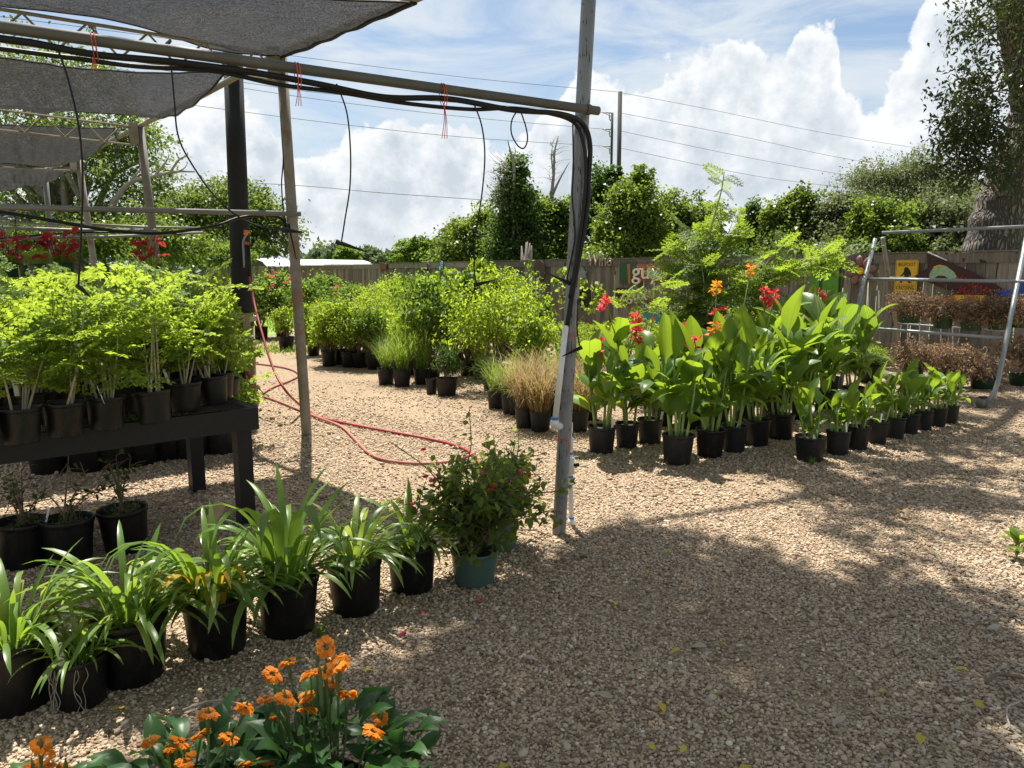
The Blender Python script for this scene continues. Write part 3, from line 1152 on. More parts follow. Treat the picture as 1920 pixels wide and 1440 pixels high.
    T('rounded_vine_tree', 'plump vine covered tree below the utility pole', 1185, 22, [(1185, 375, 38, 40), (1190, 430, 52, 56), (1200, 338, 18, 20), (1150, 450, 36, 46)], 20000, 'leaf_vine', 'bark_grey', 0.16, 0.105, 0.07, limbs=8)
    T('vine_mound', 'broad vine mound behind the feathery moringa tree', 1275, 24, [(1255, 420, 40, 46), (1305, 425, 40, 40), (1275, 465, 70, 36)], 15000, 'leaf_vine', 'twig_grey', 0.1, 0.12, 0.08, limbs=6, cat='thicket')
    T('vine_mound', 'dark vine column right of the feathery moringa tree', 1412, 20, [(1412, 425, 24, 34), (1405, 465, 36, 36)], 8000, 'leaf_dark', 'twig_grey', 0.08, 0.10, 0.065, limbs=5, cat='thicket')
    T('vine_tree', 'rounded vine tree left of the olive coloured tree', 1490, 19, [(1500, 400, 32, 40), (1460, 420, 30, 36), (1485, 455, 60, 40)], 16000, 'leaf_vine', 'bark_grey', 0.12, 0.10, 0.065, limbs=6)
    T('vine_mound', 'vine mound with pale dry top right of the rounded vine tree', 1570, 18.5, [(1570, 405, 34, 38), (1560, 455, 60, 40)], 13000, 'leaf_olive', 'twig_grey', 0.1, 0.095, 0.06, limbs=6, cat='thicket')
    T('olive_tree', 'pale olive green tree rising above the hedge at right', 1700, 30, [(1640, 350, 50, 45), (1720, 340, 60, 48), (1790, 370, 50, 42), (1700, 390, 110, 40)], 26000, 'leaf_olive', 'bark_grey', 0.25, 0.13, 0.05, limbs=14, shell=(0.3, 1.05), rough=0.3)
    T('green_mound', 'bright green vine mound below the olive coloured tree', 1660, 17.5, [(1640, 415, 48, 34), (1700, 425, 44, 36), (1660, 455, 80, 36)], 16000, 'leaf_vine', 'twig_grey', 0.1, 0.09, 0.06, limbs=6, cat='thicket')
    T('pale_mound', 'pale vine mound beside the leaning oak trunk', 1780, 17, [(1775, 425, 50, 44), (1810, 395, 30, 30), (1780, 462, 70, 34)], 15000, 'leaf_olive', 'twig_grey', 0.1, 0.09, 0.06, limbs=6, cat='thicket')
    T('dark_mound', 'dark hedge growth right of the oak trunk', 1950, 16.5, [(1940, 430, 50, 44), (1960, 465, 60, 34)], 9000, 'leaf_dark', 'twig_grey', 0.1, 0.09, 0.06, limbs=5, cat='thicket')

    # far woods closing the horizon
    f = Fol(4)
    n = 9000
    ang = rng.uniform(-1.15, 0.75, n)
    dist = rng.uniform(125, 150, n)
    top = 4.6 + 1.3 * np.sin(ang * 23) + .9 * np.sin(ang * 51 + 1) + .6 * np.sin(ang * 97)
    P = np.stack([np.sin(ang) * dist, np.cos(ang) * dist, top * rng.random(n) ** .7], 1)
    f.blades(P, rand_dirs(n, rng), rand_dirs(n, rng), rng.uniform(.8, 1.8, n), rng.uniform(.6, 1.1, n), rng, .1)
    tag(put('distant_woods', f.mesh('distant_woods', M['leaf_far'])), 'hazy low line of distant woods along the horizon', 'woods', kind='stuff')
    # bare limb on the tall airy tree
    tt = [o for o in bpy.data.objects if o.name == 'tall_tree'][0]
    mb = MB()
    b = tt.location
    for us, r0 in (([(200, 400), (240, 345), (290, 330), (330, 322), (365, 322)], .10), ([(290, 330), (310, 305), (318, 290)], .045), ([(318, 325), (335, 300), (350, 292), (352, 285)], .045), ([(240, 345), (262, 320), (280, 315)], .05), ([(330, 322), (345, 316), (352, 305)], .03)):
        q = spline([A(u, v, 25.5) - b for u, v in us], 4)
        mb.tube(q, [r0 * (1 - .75 * i / (len(q) - 1)) for i in range(len(q))], 6)
    mb.build('dead_branch', M['bark_pale'], tt, True)
    # bare snag
    b = A(1035, 512, 26)
    b.z = 0
    root = empty('dead_tree', b, 0, 'bare dead tree sticking out above the vines', 'tree')
    mb = MB()
    def br(us, r0, dy=0.0):
        pts = [A(u, v, 26 + dy) - b for u, v in us]
        q = spline(pts, 4)
        mb.tube(q, [r0 * (1 - .8 * i / (len(q) - 1)) for i in range(len(q))], 6)
    br([(1030, 470), (1033, 380), (1038, 330), (1040, 285), (1047, 255)], 0.09)
    br([(1036, 365), (1050, 335), (1068, 303)], 0.06)
    br([(1038, 330), (1034, 295), (1037, 265)], 0.035)
    for i in range(46):
        t = rng.random()
        u0, v0 = 1036 + 6 * rng.normal() * .5, 265 + 85 * t
        u1, v1 = u0 + rng.normal() * 16, v0 - rng.uniform(2, 18)
        mb.tube([A(u0, v0, 26) - b, A((u0 + u1) / 2, (v0 + v1) / 2 - 3, 26 + rng.normal() * .2) - b, A(u1, v1, 26 + rng.normal() * .4) - b], [0.009, 0.006, 0.003], 4, False)
    mb.build('trunk', M['twig_grey'], root, True)
    # dry twigs at the top of the vine cone
    b = A(955, 512, 24.6)
    b.z = 0
    root = empty('dead_branches', b, 0, 'bare grey twigs poking out of the tall vine cone', 'branch')
    mb = MB()
    def br2(us, r0):
        q = spline([A(u, v, 24.6) - b for u, v in us], 4)
        mb.tube(q, [r0 * (1 - .8 * i / (len(q) - 1)) for i in range(len(q))], 5)
    br2([(962, 470), (964, 330), (962, 300), (956, 280), (952, 262)], 0.07)
    br2([(962, 300), (966, 285), (965, 275)], 0.03)
    for i in range(60):
        u0, v0 = 940 + rng.normal() * 6, rng.uniform(300, 400)
        u1, v1 = u0 - rng.uniform(4, 26), v0 - rng.uniform(-8, 30)
        mb.tube([A(u0 + 12, v0 + 8, 24.6) - b, A((u0 + u1) / 2, (v0 + v1) / 2 - 2, 24.5) - b, A(u1, v1, 24.6) - b], [0.009, 0.006, 0.003], 4, False)
    mb.build('twig', M['twig_grey'], root, True)
    # broken stump above the fence
    b = FP(955, 480, -0.6)
    b.z = 0
    root = empty('broken_stump', b, 0, 'splintered dead trunk standing just behind the fence', 'stump')
    mb = MB()
    for i in range(16):
        a = rng.random() * 6.28
        r = 0.14 * rng.random() ** .5
        p = Vector((math.cos(a) * r, math.sin(a) * r, 0))
        hh = rng.uniform(1.9, 2.35)
        mb.tube([p, p * 1.1 + Vector((0, 0, hh * .8)), p * 1.3 + Vector((rng.normal() * .02, 0, hh))], [0.06, 0.05, 0.012], 5)
    mb.build('trunk', M['bark_pale'], root, True)


trees()


# ------------------------------------------------------------------ the big oak whose crown shades the foreground
def oak():
    rng = np.random.default_rng(77)
    Y = 12.6
    base = A(1858, 512, Y)
    base.z = -0.1
    root = empty('live_oak', base, 0, 'big leaning oak with furrowed bark behind the fence at right', 'tree')
    mb = MB()
    def px(pts, dy=0.0):
        return [A(u, v, Y + dy) - base for u, v in pts]
    tr = [Vector((-0.12, 0, 0))] + px([(1862, 475), (1885, 380), (1922, 290), (1945, 200), (1930, 100), (1915, 20), (1925, -90), (1940, -200)])
    q = spline(tr, 8)
    rad = [0.50 if i == 0 else 0.47 - 0.17 * i / (len(q) - 1) for i in range(len(q))]
    rad = [r * (1 + 0.05 * math.sin(i * 1.7)) for i, r in enumerate(rad)]
    mb.tube(q, rad, 22)
    tip = q[-1]
    mb.build('trunk', M['bark_oak'], root, True)
    # crown clumps: in view at the right, and overhead where the shade on the gravel says it is
    clumps = []
    def seen(u, v, r, dy, w=1.0):
        c = A(u, v, Y + dy) - base
        clumps.append((c, r, w))
    for (u, v, r, dy, w) in [(1860, 170, .42, -.9, 1), (1895, 110, .5, -.8, 1), (1845, 235, .42, -1.0, 1), (1890, 240, .5, -.9, 1.3), (1815, 290, .36, -1.2, .8),
                             (1860, 300, .46, -1.1, 1.2), (1780, 262, .2, -1.2, .3), (1770, 220, .12, -1.2, .15), (1832, 205, .3, -1, .6),
                             (1910, 180, .5, -1.0, 1.2), (1800, 240, .25, -1.2, .4), (1835, 325, .25, -1.2, .4),
                             (1900, 50, .45, -.9, .9), (1930, 10, .5, -.7, 1), (1885, -30, .5, -.9, 1), (1830, 145, .15, -1.1, .15)]:
        seen(u, v, r, dy, w)
    nseen = len(clumps)
    k = 1 / math.tan(SUN_EL)
    sh = Vector((-math.sin(SUN_AZ) * k, -math.cos(SUN_AZ) * k, 0))     # ground offset of a shadow per metre of height
    pats = []
    for (u, v) in [(1180, 1085), (1290, 1060), (1400, 1040), (1480, 1060), (1560, 1045), (1640, 1080), (1720, 1110), (1800, 1090), (1880, 1130),
                   (1000, 1130), (1080, 1150), (1170, 1170), (1260, 1150), (1350, 1130), (1440, 1160), (1540, 1150), (1640, 1180), (1750, 1210), (1860, 1230),
                   (900, 1230), (990, 1230), (1090, 1250), (1200, 1260), (1310, 1240), (1420, 1250), (1530, 1250), (1640, 1280), (1760, 1310), (1880, 1350),
                   (800, 1330), (900, 1350), (1000, 1350), (1120, 1360), (1240, 1350), (1360, 1350), (1480, 1370), (1600, 1390), (1720, 1410), (1840, 1430),
                   (780, 1430), (900, 1440), (1040, 1450), (1180, 1450), (1320, 1460), (1460, 1470), (1600, 1490), (560, 1480), (660, 1400),
                   (1500, 890), (1620, 905), (1720, 880), (1800, 850), (1880, 890), (1900, 820), (1680, 930), (1570, 965), (1840, 935), (1900, 965),
                   (1750, 830), (1850, 790), (1910, 760), (1900, 1040)]:
        if rng.random() > .40 or v < 970:
            pats.append(G(u, v))
    for g in pats:
        for j in range(3 if g.y < 4.3 else 2):
            h = rng.uniform(5.8, 8.6)
            off = Vector((rng.normal() * .14, rng.normal() * .14, 0))
            for _ in range(30):
                p = g + off - sh * h
                p.z = h
                uu, vv = proj(p)
                if vv < -240 or uu > 1960:
                    break
                h += .25
            clumps.append((p - base, rng.uniform(.20, .31), 1.0))
    # shade on the fence and the rack
    for (x, y, z) in [(5.2, 9.0, 1.2), (6.0, 10.5, 1.3), (6.6, 9.6, 1.0), (5.6, 12.4, 1.5), (6.6, 11.4, 1.4), (7.4, 10.4, 1.2), (4.6, 11.8, .6), (7.2, 8.6, .4), (5.0, 12.9, 1.2), (6.1, 12.0, .8)]:
        for j in range(2):
            h = rng.uniform(5.5, 8.0)
            off = Vector((rng.normal() * .2, rng.normal() * .2, 0))
            for _ in range(40):
                p = Vector((x, y, z)) - sh * (h - z) + off
                p.z = h
                uu, vv = proj(p)
                if vv < -240 or uu > 1960:
                    break
                h += .25
            clumps.append((p - base, rng.uniform(.35, .5), 1.0))
    # unseen clumps added over the path to cut sky light on the foreground
    for i in range(200):
        p = Vector((rng.uniform(-3.5, 8), rng.uniform(-3.5, 6.0), rng.uniform(6.2, 10)))
        uu, vv = proj(p) if p.y > 1 else (0, -999)
        if vv < -240 and (p + sh * p.z).y < 1.5:
            clumps.append((p - base, rng.uniform(.4, .6), 1.0))
    f = Fol(4)
    tw = MB()
    for i, (c, r, w) in enumerate(clumps):
        n = int((640 if i < nseen else 250) * w)
        sub = rng.normal(size=(7, 3)) * r * 0.75
        ci = rng.integers(0, 7, n)
        if i < nseen:
            for q in sub:
                a_, b_ = Vector(c), Vector(c) + Vector(q) * 1.2
                tw.tube([a_, a_.lerp(b_, .5) + Vector(rng.normal(size=3)) * .03, b_], [.008, .006, .003], 4, False)
        P = np.array(c) + sub[ci] + rng.normal(size=(n, 3)) * r * 0.33
        D = rand_dirs(n, rng) + np.array([0, 0, -0.3])
        N = rand_dirs(n, rng) + np.array([0, 0, 0.8])
        L = (0.088 if i < nseen else 0.135) * rng.uniform(.6, 1.3, n)
        f.blades(P, D, N, L, L * 0.42, rng, 0.1)
    tag(put('crown', f.mesh('crown', M['leaf_oak']), root), kind='stuff')
    tw.build('twig', M['twig'], root)
    # limbs
    mb = MB()
    def limb(a, b_, r, sag=0.0):
        q = wobble(a, b_, 7, 0.05, rng)
        for i, p in enumerate(q):
            p.z += sag * math.sin(math.pi * i / 7)
        mb.tube(q, [r * (1 - .75 * i / 7) for i in range(8)], 7, False)
        return q
    over = [np.array(c) for c, r, w in clumps[nseen:]]
    cen = Vector(np.mean(over, axis=0))
    main = [limb(tip, Vector((-8.5, -5.0, 8.0)), .11, .6), limb(tip, Vector((-6.5, -7.5, 7.6)), .10, .5), limb(tip, Vector((-4.5, -3.2, 7.6)), .10, .5)]
    nodes = [p for q in main for p in q[2:]]
    for i, c in enumerate(over):
        if i % 3 == 0:
            c = Vector(c)
            nb = min(nodes, key=lambda p: (p - c).length)
            if (nb - c).length < 5:
                limb(nb, c, .035)
    for (c, r, w) in clumps[:nseen]:
        nb = min(q, key=lambda p: (p - c).length) if False else min(spline(tr, 4), key=lambda p: (p - c).length)
        limb(nb, c, .03)
    mb.build('limb', M['bark_oak'], root, True)


oak()


# ------------------------------------------------------------------ utility pole and wires
def utility():
    Y = 62.0
    b = A(1157, 512, Y)
    b.z = 0
    root = empty('utility_pole', b, 0, 'slim dark utility pole rising behind the vine covered trees', 'utility pole')
    MB().tube([(0, 0, -.2), (-.05, 0, A(1155, 172, Y).z)], [0.2, 0.17], 10).build('pole', M['creosote'], root, True)
    MB().tube([A(1146, 330, Y - .2) - b, A(1148, 212, Y - .2) - b], 0.10, 8).build('standoff', M['creosote'], root, True)
    arms = []
    for v in (212, 243, 275):
        mb = MB()
        p, q = A(1148, v, Y) - b, A(1130, v - 1, Y - .4) - b
        mb.tube([p, q], 0.055, 6)
        mb.tube([q, q + Vector((.35, 0, -.15)), p + Vector((0, 0, -.3))], 0.03, 5)
        mb.tube([p + Vector((-.25, 0, 0)), p + Vector((-.2, 0, -.5)), p + Vector((0.05, 0, -.7))], 0.05, 6)
        mb.build('insulator_arm', M['insulator'], root, True)
        arms.append(q + b)
    runs = [([(1155, 172), (880, 146), (535, 103), (240, 62), (-200, 5)], [(1155, 172), (1330, 205), (1550, 250), (1780, 286), (2050, 318)], 'uppermost overhead wire'),
            ([(1130, 211), (900, 195), (640, 178), (440, 152), (100, 100), (-200, 60)], [(1160, 211), (1400, 258), (1600, 300), (1900, 345)], 'second overhead wire from the top'),
            ([(1130, 242), (900, 222), (640, 192), (440, 163), (100, 112), (-200, 75)], [(1160, 245), (1400, 295), (1600, 330), (1900, 372)], 'third overhead wire from the top'),
            ([(1130, 274), (880, 258), (640, 233), (330, 193), (0, 150), (-200, 120)], [(1160, 277), (1400, 327), (1550, 348), (1900, 392)], 'fourth overhead wire from the top')]
    for lf, rt, nm in runs:
        mb = MB()
        pts = [A(u, v, Y + (u - 1150) * 0.018) for u, v in lf]
        mb.tube(spline(pts, 6), 0.017, 5)
        pts = [A(u, v, Y + (u - 1150) * 0.03) for u, v in rt]
        mb.tube(spline(pts, 6), 0.017, 5)
        o = mb.build('overhead_wire', M['cable'])
        tag(o, '%s strung across the sky through the utility pole' % nm, 'wire', 'overhead wires')
    mb = MB()
    mb.tube(spline([A(u, v, 52) for u, v in ((-200, 316), (100, 322), (330, 336), (560, 348), (720, 362), (880, 373), (960, 380))], 6), 0.022, 5)
    tag(mb.build('overhead_wire', M['cable']), 'lowest overhead wire, low over the rounded tree and ending in the vines', 'wire', 'overhead wires')


utility()
# ------------------------------------------------------------------ shade house frame
DROW = Vector((-0.84, -0.54, 0)).normalized()
P0 = G(1048, 1000)
P0T = A(1112, -150, P0.y)
P1 = G(575, 815)
P1T = A(527, 98, P1.y - 0.05)
P2T = A(262, 236, 9.7)
P2 = A(322, 728, 9.7)
P2.z = 0
P3T = A(146, 292, 12.6)
P3 = A(204, 678, 12.6)
P3.z = 0
P4T = A(84, 318, 15.4)
P4 = A(112, 648, 15.4)
P4.z = 0


def frame():
    root = empty('shade_house_frame', P0, 0, 'steel pipe frame of the shade house with poles, trusses and rails', 'frame')
    o = P0

    def pole(a, b, r, mat, name='pole', n=18):
        a, b = a - o, b - o
        d = b - a
        return MB().tube([a - Vector((0, 0, .1)), a, a + d * .33, a + d * .66, b], [r, r, r, r, r], n).build(name, M[mat], root, True)

    main = pole(P0, P0T, 0.039, 'steel_pole')
    tag(main, 'thick grey steel pole standing in the gravel beside the white riser')
    p1 = pole(P1, P1T, 0.047, 'steel_rust')
    tag(p1, 'weathered steel pole beside the red hose')
    MB().tube([P1 - o + (P1T - P1) * .475, P1 - o + (P1T - P1) * .482], 0.051, 18).build('collar', M['steel_rust'], p1, True)
    pole(P2, P2T, 0.05, 'steel_rust')
    pole(P3, P3T, 0.05, 'steel_rust')
    pole(P4, P4T, 0.05, 'steel')
    # scuffs on the main pole
    rng = np.random.default_rng(8)
    mb = MB()
    d = (P0T - P0)
    for i in range(120):
        t = rng.uniform(0.01, .97)
        a = rng.uniform(-2.6, -0.5)
        c = P0 - o + d * t + Vector((math.cos(a), math.sin(a), 0)) * 0.0394
        s = abs(rng.normal()) * .012 + .002
        w = rng.uniform(.0012, .003)
        tx = Vector((-math.sin(a), math.cos(a), 0))
        nn = Vector((math.cos(a), math.sin(a), 0)) * .0006
        pts = [c + nn + tx * w, c + nn + Vector((0, 0, s * 2)), c + nn - tx * w, c + nn - Vector((0, 0, s))]
        mb.add(pts, [(0, 1, 2, 3)])
    mb.build('scuff', M['paint_black'], main)
    # edge pipes between pole tops
    for a, b in ((P0T, P1T), (P1T, P2T), (P2T, P3T), (P3T, P4T)):
        MB().tube([a - o, (a + b) / 2 - o + Vector((0, 0, -.02)), b - o], 0.03, 12).build('edge_pipe', M['truss_paint'], root, True)
    # trusses run left from each pole top
    for top, ln, lt in ((P1T, 4.6, A(0, 8, 5.75)), (P2T, 4.5, A(0, 198, 8.9)), (P3T, 5.0, A(0, 285, 12.0)), (P4T, 4.5, None)):
        d = (lt - top) if lt else DROW * ln
        d = d.normalized()
        d.z *= 0.6
        dp = 0.22
        mb = MB()
        a = top - o + Vector((0, 0, -.02))
        bb = a + d * ln
        mb.tube([a, bb], 0.014, 6)
        low = Vector((0, 0, -dp))
        mb.tube([a + low, bb + low], 0.014, 6)
        n = int(ln / 0.2)
        for i in range(n):
            s, e = a + d * (ln * i / n), a + d * (ln * (i + 1) / n)
            if i % 2:
                mb.tube([s, e + low], 0.009, 5, False)
            else:
                mb.tube([s + low, e], 0.009, 5, False)
        t = mb.build('truss', M['truss_paint'], root)
        br = MB().box(top - o + Vector((-.05, -.06, -.10)), (0.11, 0.012, 0.26)).build('bracket', M['truss_paint'], t)
    # rails
    ra, rb = A(1122, 208, P0.y - 0.068), A(0, 50, 2.86)
    ex = rb + (rb - ra) * 0.45
    r1 = MB().tube([ra - o, ex - o], 0.0225, 14).build('rail_pipe', M['steel_dark'], root, True)
    tag(r1, 'near pipe rail carrying the black irrigation tubes')
    MB().tube([ra - o + (rb - ra).normalized() * 0.055, ra - o + (rb - ra).normalized() * 0.075], 0.027, 14).build('clamp', M['steel_dark'], r1, True)
    rc, rd = A(564, 401, P1.y - 0.08), A(0, 388, 5.8)
    MB().tube([rc - o, rd - o + (rd - rc) * .3], 0.022, 12).build('rail_pipe', M['steel'], root, True)
    for (u0, v0, y0, u1, v1, y1) in ((292, 432, 9.6, -60, 424, 8.2), (395, 428, 13.5, 120, 418, 12.5), (380, 436, 12.0, -40, 448, 9.0), (300, 425, 14, -40, 416, 13)):
        a, b = A(u0, v0, y0), A(u1, v1, y1)
        MB().tube([a - o, (a + b) / 2 - o - Vector((0, 0, .02)), b - o], 0.02, 8).build('rail_pipe', M['steel'], root, True)
    return (ra, rb)


RA, RB = frame()


def on_rail(u):
    """point of the near rail seen in column u"""
    best = None
    for i in range(400):
        t = i / 399 * 1.0
        p = RA.lerp(RB, t)
        uu = 960 + FPX * p.x / (p.y * math.cos(PITCH) - (p.z - CAMH) * math.sin(PITCH))
        if best is None or abs(uu - u) < best[0]:
            best = (abs(uu - u), p)
    return best[1].copy()


def cloths():
    rng = np.random.default_rng(4)

    def sheet(label, near, far, nu=60, nv=26, sag=0.12, wr=0.018, seed=0):
        """near/far edges as polylines of equal length"""
        r = np.random.default_rng(seed)
        near, far = spline(near, 10), spline(far, 10)
        n = min(len(near), len(far))
        V = np.zeros((nv + 1, nu + 1, 3))
        ph = r.random(12) * 6.28
        for j in range(nu + 1):
            t = j / nu * (n - 1)
            i = min(int(t), n - 2)
            a = near[i].lerp(near[i + 1], t - i)
            b = far[i].lerp(far[i + 1], t - i)
            for q in range(nv + 1):
                s = q / nv
                p = a.lerp(b, s)
                x = j / nu
                p.z -= sag * 4 * s * (1 - s) * (0.6 + 0.4 * math.sin(x * 9 + ph[0]))
                env = math.sin(math.pi * s) * .9 + .1
                p.z += env * wr * (math.sin(x * 46 + s * 7 + ph[1]) + .7 * math.sin(x * 21 - s * 9 + ph[2]) + .6 * math.sin(s * 31 + x * 8 + ph[3]))
                V[q, j] = p
        c = V.reshape(-1, 3).mean(axis=0)
        V2 = V.reshape(-1, 3) - c
        idx = np.arange((nv + 1) * (nu + 1)).reshape(nv + 1, nu + 1)
        Q = np.stack([idx[:-1, :-1], idx[:-1, 1:], idx[1:, 1:], idx[1:, :-1]], -1).reshape(-1, 4)
        me = np_mesh('shade_cloth', V2, Q, M['shade_cloth'], None, True)
        o = put('shade_cloth', me, None, tuple(c))
        tag(o, label, 'shade cloth', 'sagging shade cloths under the pipe frame')
        # hem cord along the right edge and the near edge
        mb = MB()
        mb.tube([Vector(V[q, 0]) - Vector(c) for q in range(nv + 1)], 0.012, 6)
        mb.tube([Vector(V[nv, j]) - Vector(c) for j in range(nu + 1)], 0.008, 6)
        mb.tube([Vector(V[0, j]) - Vector(c) for j in range(nu + 1)], 0.008, 6)
        mb.build('hem', M['black_plastic'], o)
        return o

    dn = Vector((0, 0, -.05))
    # 1: overhead at the top edge of the view, pulled back from the near side
    e01 = P1T - P0T
    nr = P0T + e01 * 0.40 + dn
    sheet('nearest black shade cloth cutting across the top of the view',
          [P0T + e01 * .44 + dn, Vector((-1.9, 5.32, P1T.z - .05)), Vector((-3.1, 5.18, P1T.z - .05)), Vector((-4.8, 4.9, P1T.z - .05))],
          [P1T + dn + Vector((0.02, -.05, 0)), A(420, 94, 6.62), A(300, 42, 6.45), A(130, 32, 6.1)][:1] + [A(400, 92, 6.66), A(215, 38, 6.3), A(-60, 4, 5.75)], sag=0.02, wr=0.012, seed=1)
    # 2
    sheet('second shade cloth, sagging low between the first two trusses',
          [A(424, 134, 7.2), A(300, 137, 6.75), A(150, 128, 6.3), A(60, 116, 6.0), A(-120, 92, 5.6)],
          [A(268, 216, 9.5), A(215, 214, 9.4), A(140, 208, 9.2), A(0, 197, 8.9), A(-160, 186, 8.4)], sag=0.16, wr=0.02, seed=2)
    # 3
    sheet('third shade cloth hanging behind the second truss',
          [A(216, 240, 9.9), A(150, 240, 9.6), A(80, 237, 9.3), A(0, 234, 9.0), A(-140, 228, 8.6)],
          [A(150, 296, 12.4), A(95, 312, 12.3), A(50, 310, 12.2), A(0, 305, 12.0), A(-140, 298, 11.6)], sag=0.12, wr=0.02, seed=3)
    # 4
    sheet('farthest shade cloth low at the left edge of the view',
          [A(140, 312, 12.7), A(95, 316, 12.6), A(50, 314, 12.4), A(0, 308, 12.2), A(-120, 304, 11.8)],
          [A(85, 322, 15.2), A(60, 340, 15.1), A(35, 352, 15), A(0, 358, 14.8), A(-120, 350, 14.2)], sag=0.15, wr=0.03, seed=4)
    # torn strips hanging from the cloth edges
    for (u, v, Y, dv, lab) in ((172, 48, 6.2, 24, 'torn black strip of cloth hanging from the near truss'), (312, 62, 6.5, 34, 'knotted black cloth scrap tied at the near truss'), (216, 246, 9.7, 70, 'long black cloth strip dangling near the second bracket')):
        mb = MB()
        q = spline([A(u, v, Y), A(u + 6, v + dv * .4, Y + .05), A(u - 2, v + dv * .75, Y), A(u + 2, v + dv, Y)], 5)
        w = 0.03
        vs, fs = [], []
        for i, p in enumerate(q):
            a = i * .5
            off = Vector((math.cos(a), math.sin(a) * .6, 0)) * w * (1 - .5 * i / len(q))
            vs += [p - off, p + off]
        for i in range(len(q) - 1):
            fs.append((2 * i, 2 * i + 1, 2 * i + 3, 2 * i + 2))
        mb.add(vs, fs)
        tag(mb.build('cloth_strip', M['shade_cloth']), lab, 'cloth strip')


cloths()


# ------------------------------------------------------------------ black post, its lashings, hoses
def black_post():
    b = G(462, 757)
    top = A(436, 96, b.y)
    root = empty('black_post', b, 0, 'thick black wooden post behind the potting bench', 'post')
    q = [Vector((0, 0, -.1)), (top - b) * .3, (top - b) * .65, top - b]
    MB().tube(q, [0.115, 0.112, 0.105, 0.10], 16).build('timber', M['post_black'], root, True)
    # lashed stakes
    def P(u, v, dy=-.14):
        return A(u, v, b.y + dy) - b
    st = MB()
    st.box((P(466, 675, -.16)), (0.075, 0.03, 1.05)).build('stake', M['wood_stake'], root)
    MB().tube([P(474, 612, -.17), P(479, 758, -.17)], 0.02, 8).build('bamboo_stake', M['bamboo'], root, True)
    mb = MB()
    for k in range(5):
        z = P(455, 600 - k * 1.5).z
        pts = [Vector((math.cos(a) * .15 + .03, math.sin(a) * .15 - .03, z + .01 * math.sin(a * 2 + k))) for a in [i * math.pi / 10 for i in range(21)]]
        mb.tube(pts, 0.012, 5, False)
    mb.build('twine', M['twine_tan'], root, True)
    # watering wand strapped near the top
    wr = empty('watering_wand', A(457, 470, b.y - .16), 0, 'watering wand with orange head strapped to the black post', 'watering wand')
    o = wr.location
    def W(u, v):
        return A(u, v, b.y - .17) - o
    MB().tube(spline([W(458, 502), W(457, 478), W(456, 455), W(461, 440)], 5), 0.012, 8).build('wand_tube', M['steel_galv'], wr, True)
    MB().tube([W(460, 441), W(463, 432)], [0.02, 0.034], 10).build('spray_head', M['orange_plastic'], wr, True)
    MB().tube([W(459, 455), W(467, 458)], 0.018, 8).build('strap', M['twine_red'], wr, True)
    MB().tube([W(466, 460), W(467, 500), W(467, 518)], 0.022, 8).build('grip', M['black_plastic'], wr, True)

    # hoses
    def hose(name, label, pts, r, mat):
        c = Vector(pts[len(pts) // 2])
        q = [p - c for p in spline(pts, 8)]
        ob = MB().tube(q, r, 10).build(name, M[mat], None, True, tuple(c))
        tag(ob, label, 'hose')
    z = 0.018
    hose('garden_hose', 'red garden hose hanging off the black post and running over the gravel',
         [A(467, 516, b.y - .17), A(475, 560, b.y - .3), A(490, 620, b.y - .6), A(512, 690, b.y - .9), A(540, 738, 7.45), G(575, 768, z), G(600, 782, z), G(660, 796, z), G(740, 811, z), G(800, 822, z), G(850, 834, z), G(884, 850, z), G(905, 880, z)], 0.0125, 'hose_red')
    hose('garden_hose', 'dusty pink garden hose curving across the gravel towards the bougainvillea',
         [G(487, 741, z), G(520, 752, z), G(560, 768, z), G(600, 784, z + .01), G(640, 800, z), G(664, 822, z), G(690, 848, z), G(725, 863, z), G(790, 869, z), G(850, 864, z), G(890, 850, z + .01)], 0.0130, 'hose_dusty')
    hose('garden_hose', 'red hose end bound to the left side of the black post',
         [A(462, 597, b.y - .16), A(446, 604, b.y - .2), A(437, 622, b.y - .22), A(442, 655, b.y - .24), A(460, 690, b.y - .25), A(477, 722, b.y - .22), G(483, 745, z)], 0.022, 'hose_red')
    hose('garden_hose', 'thin red hose loop lying flat between the black post and the rusty pole',
         [G(380, 680, z), G(440, 680, z), G(490, 683, z), G(540, 691, z), G(560, 702, z), G(545, 713, z), G(510, 727, z), G(487, 741, z)], 0.014, 'hose_dusty')


black_post()


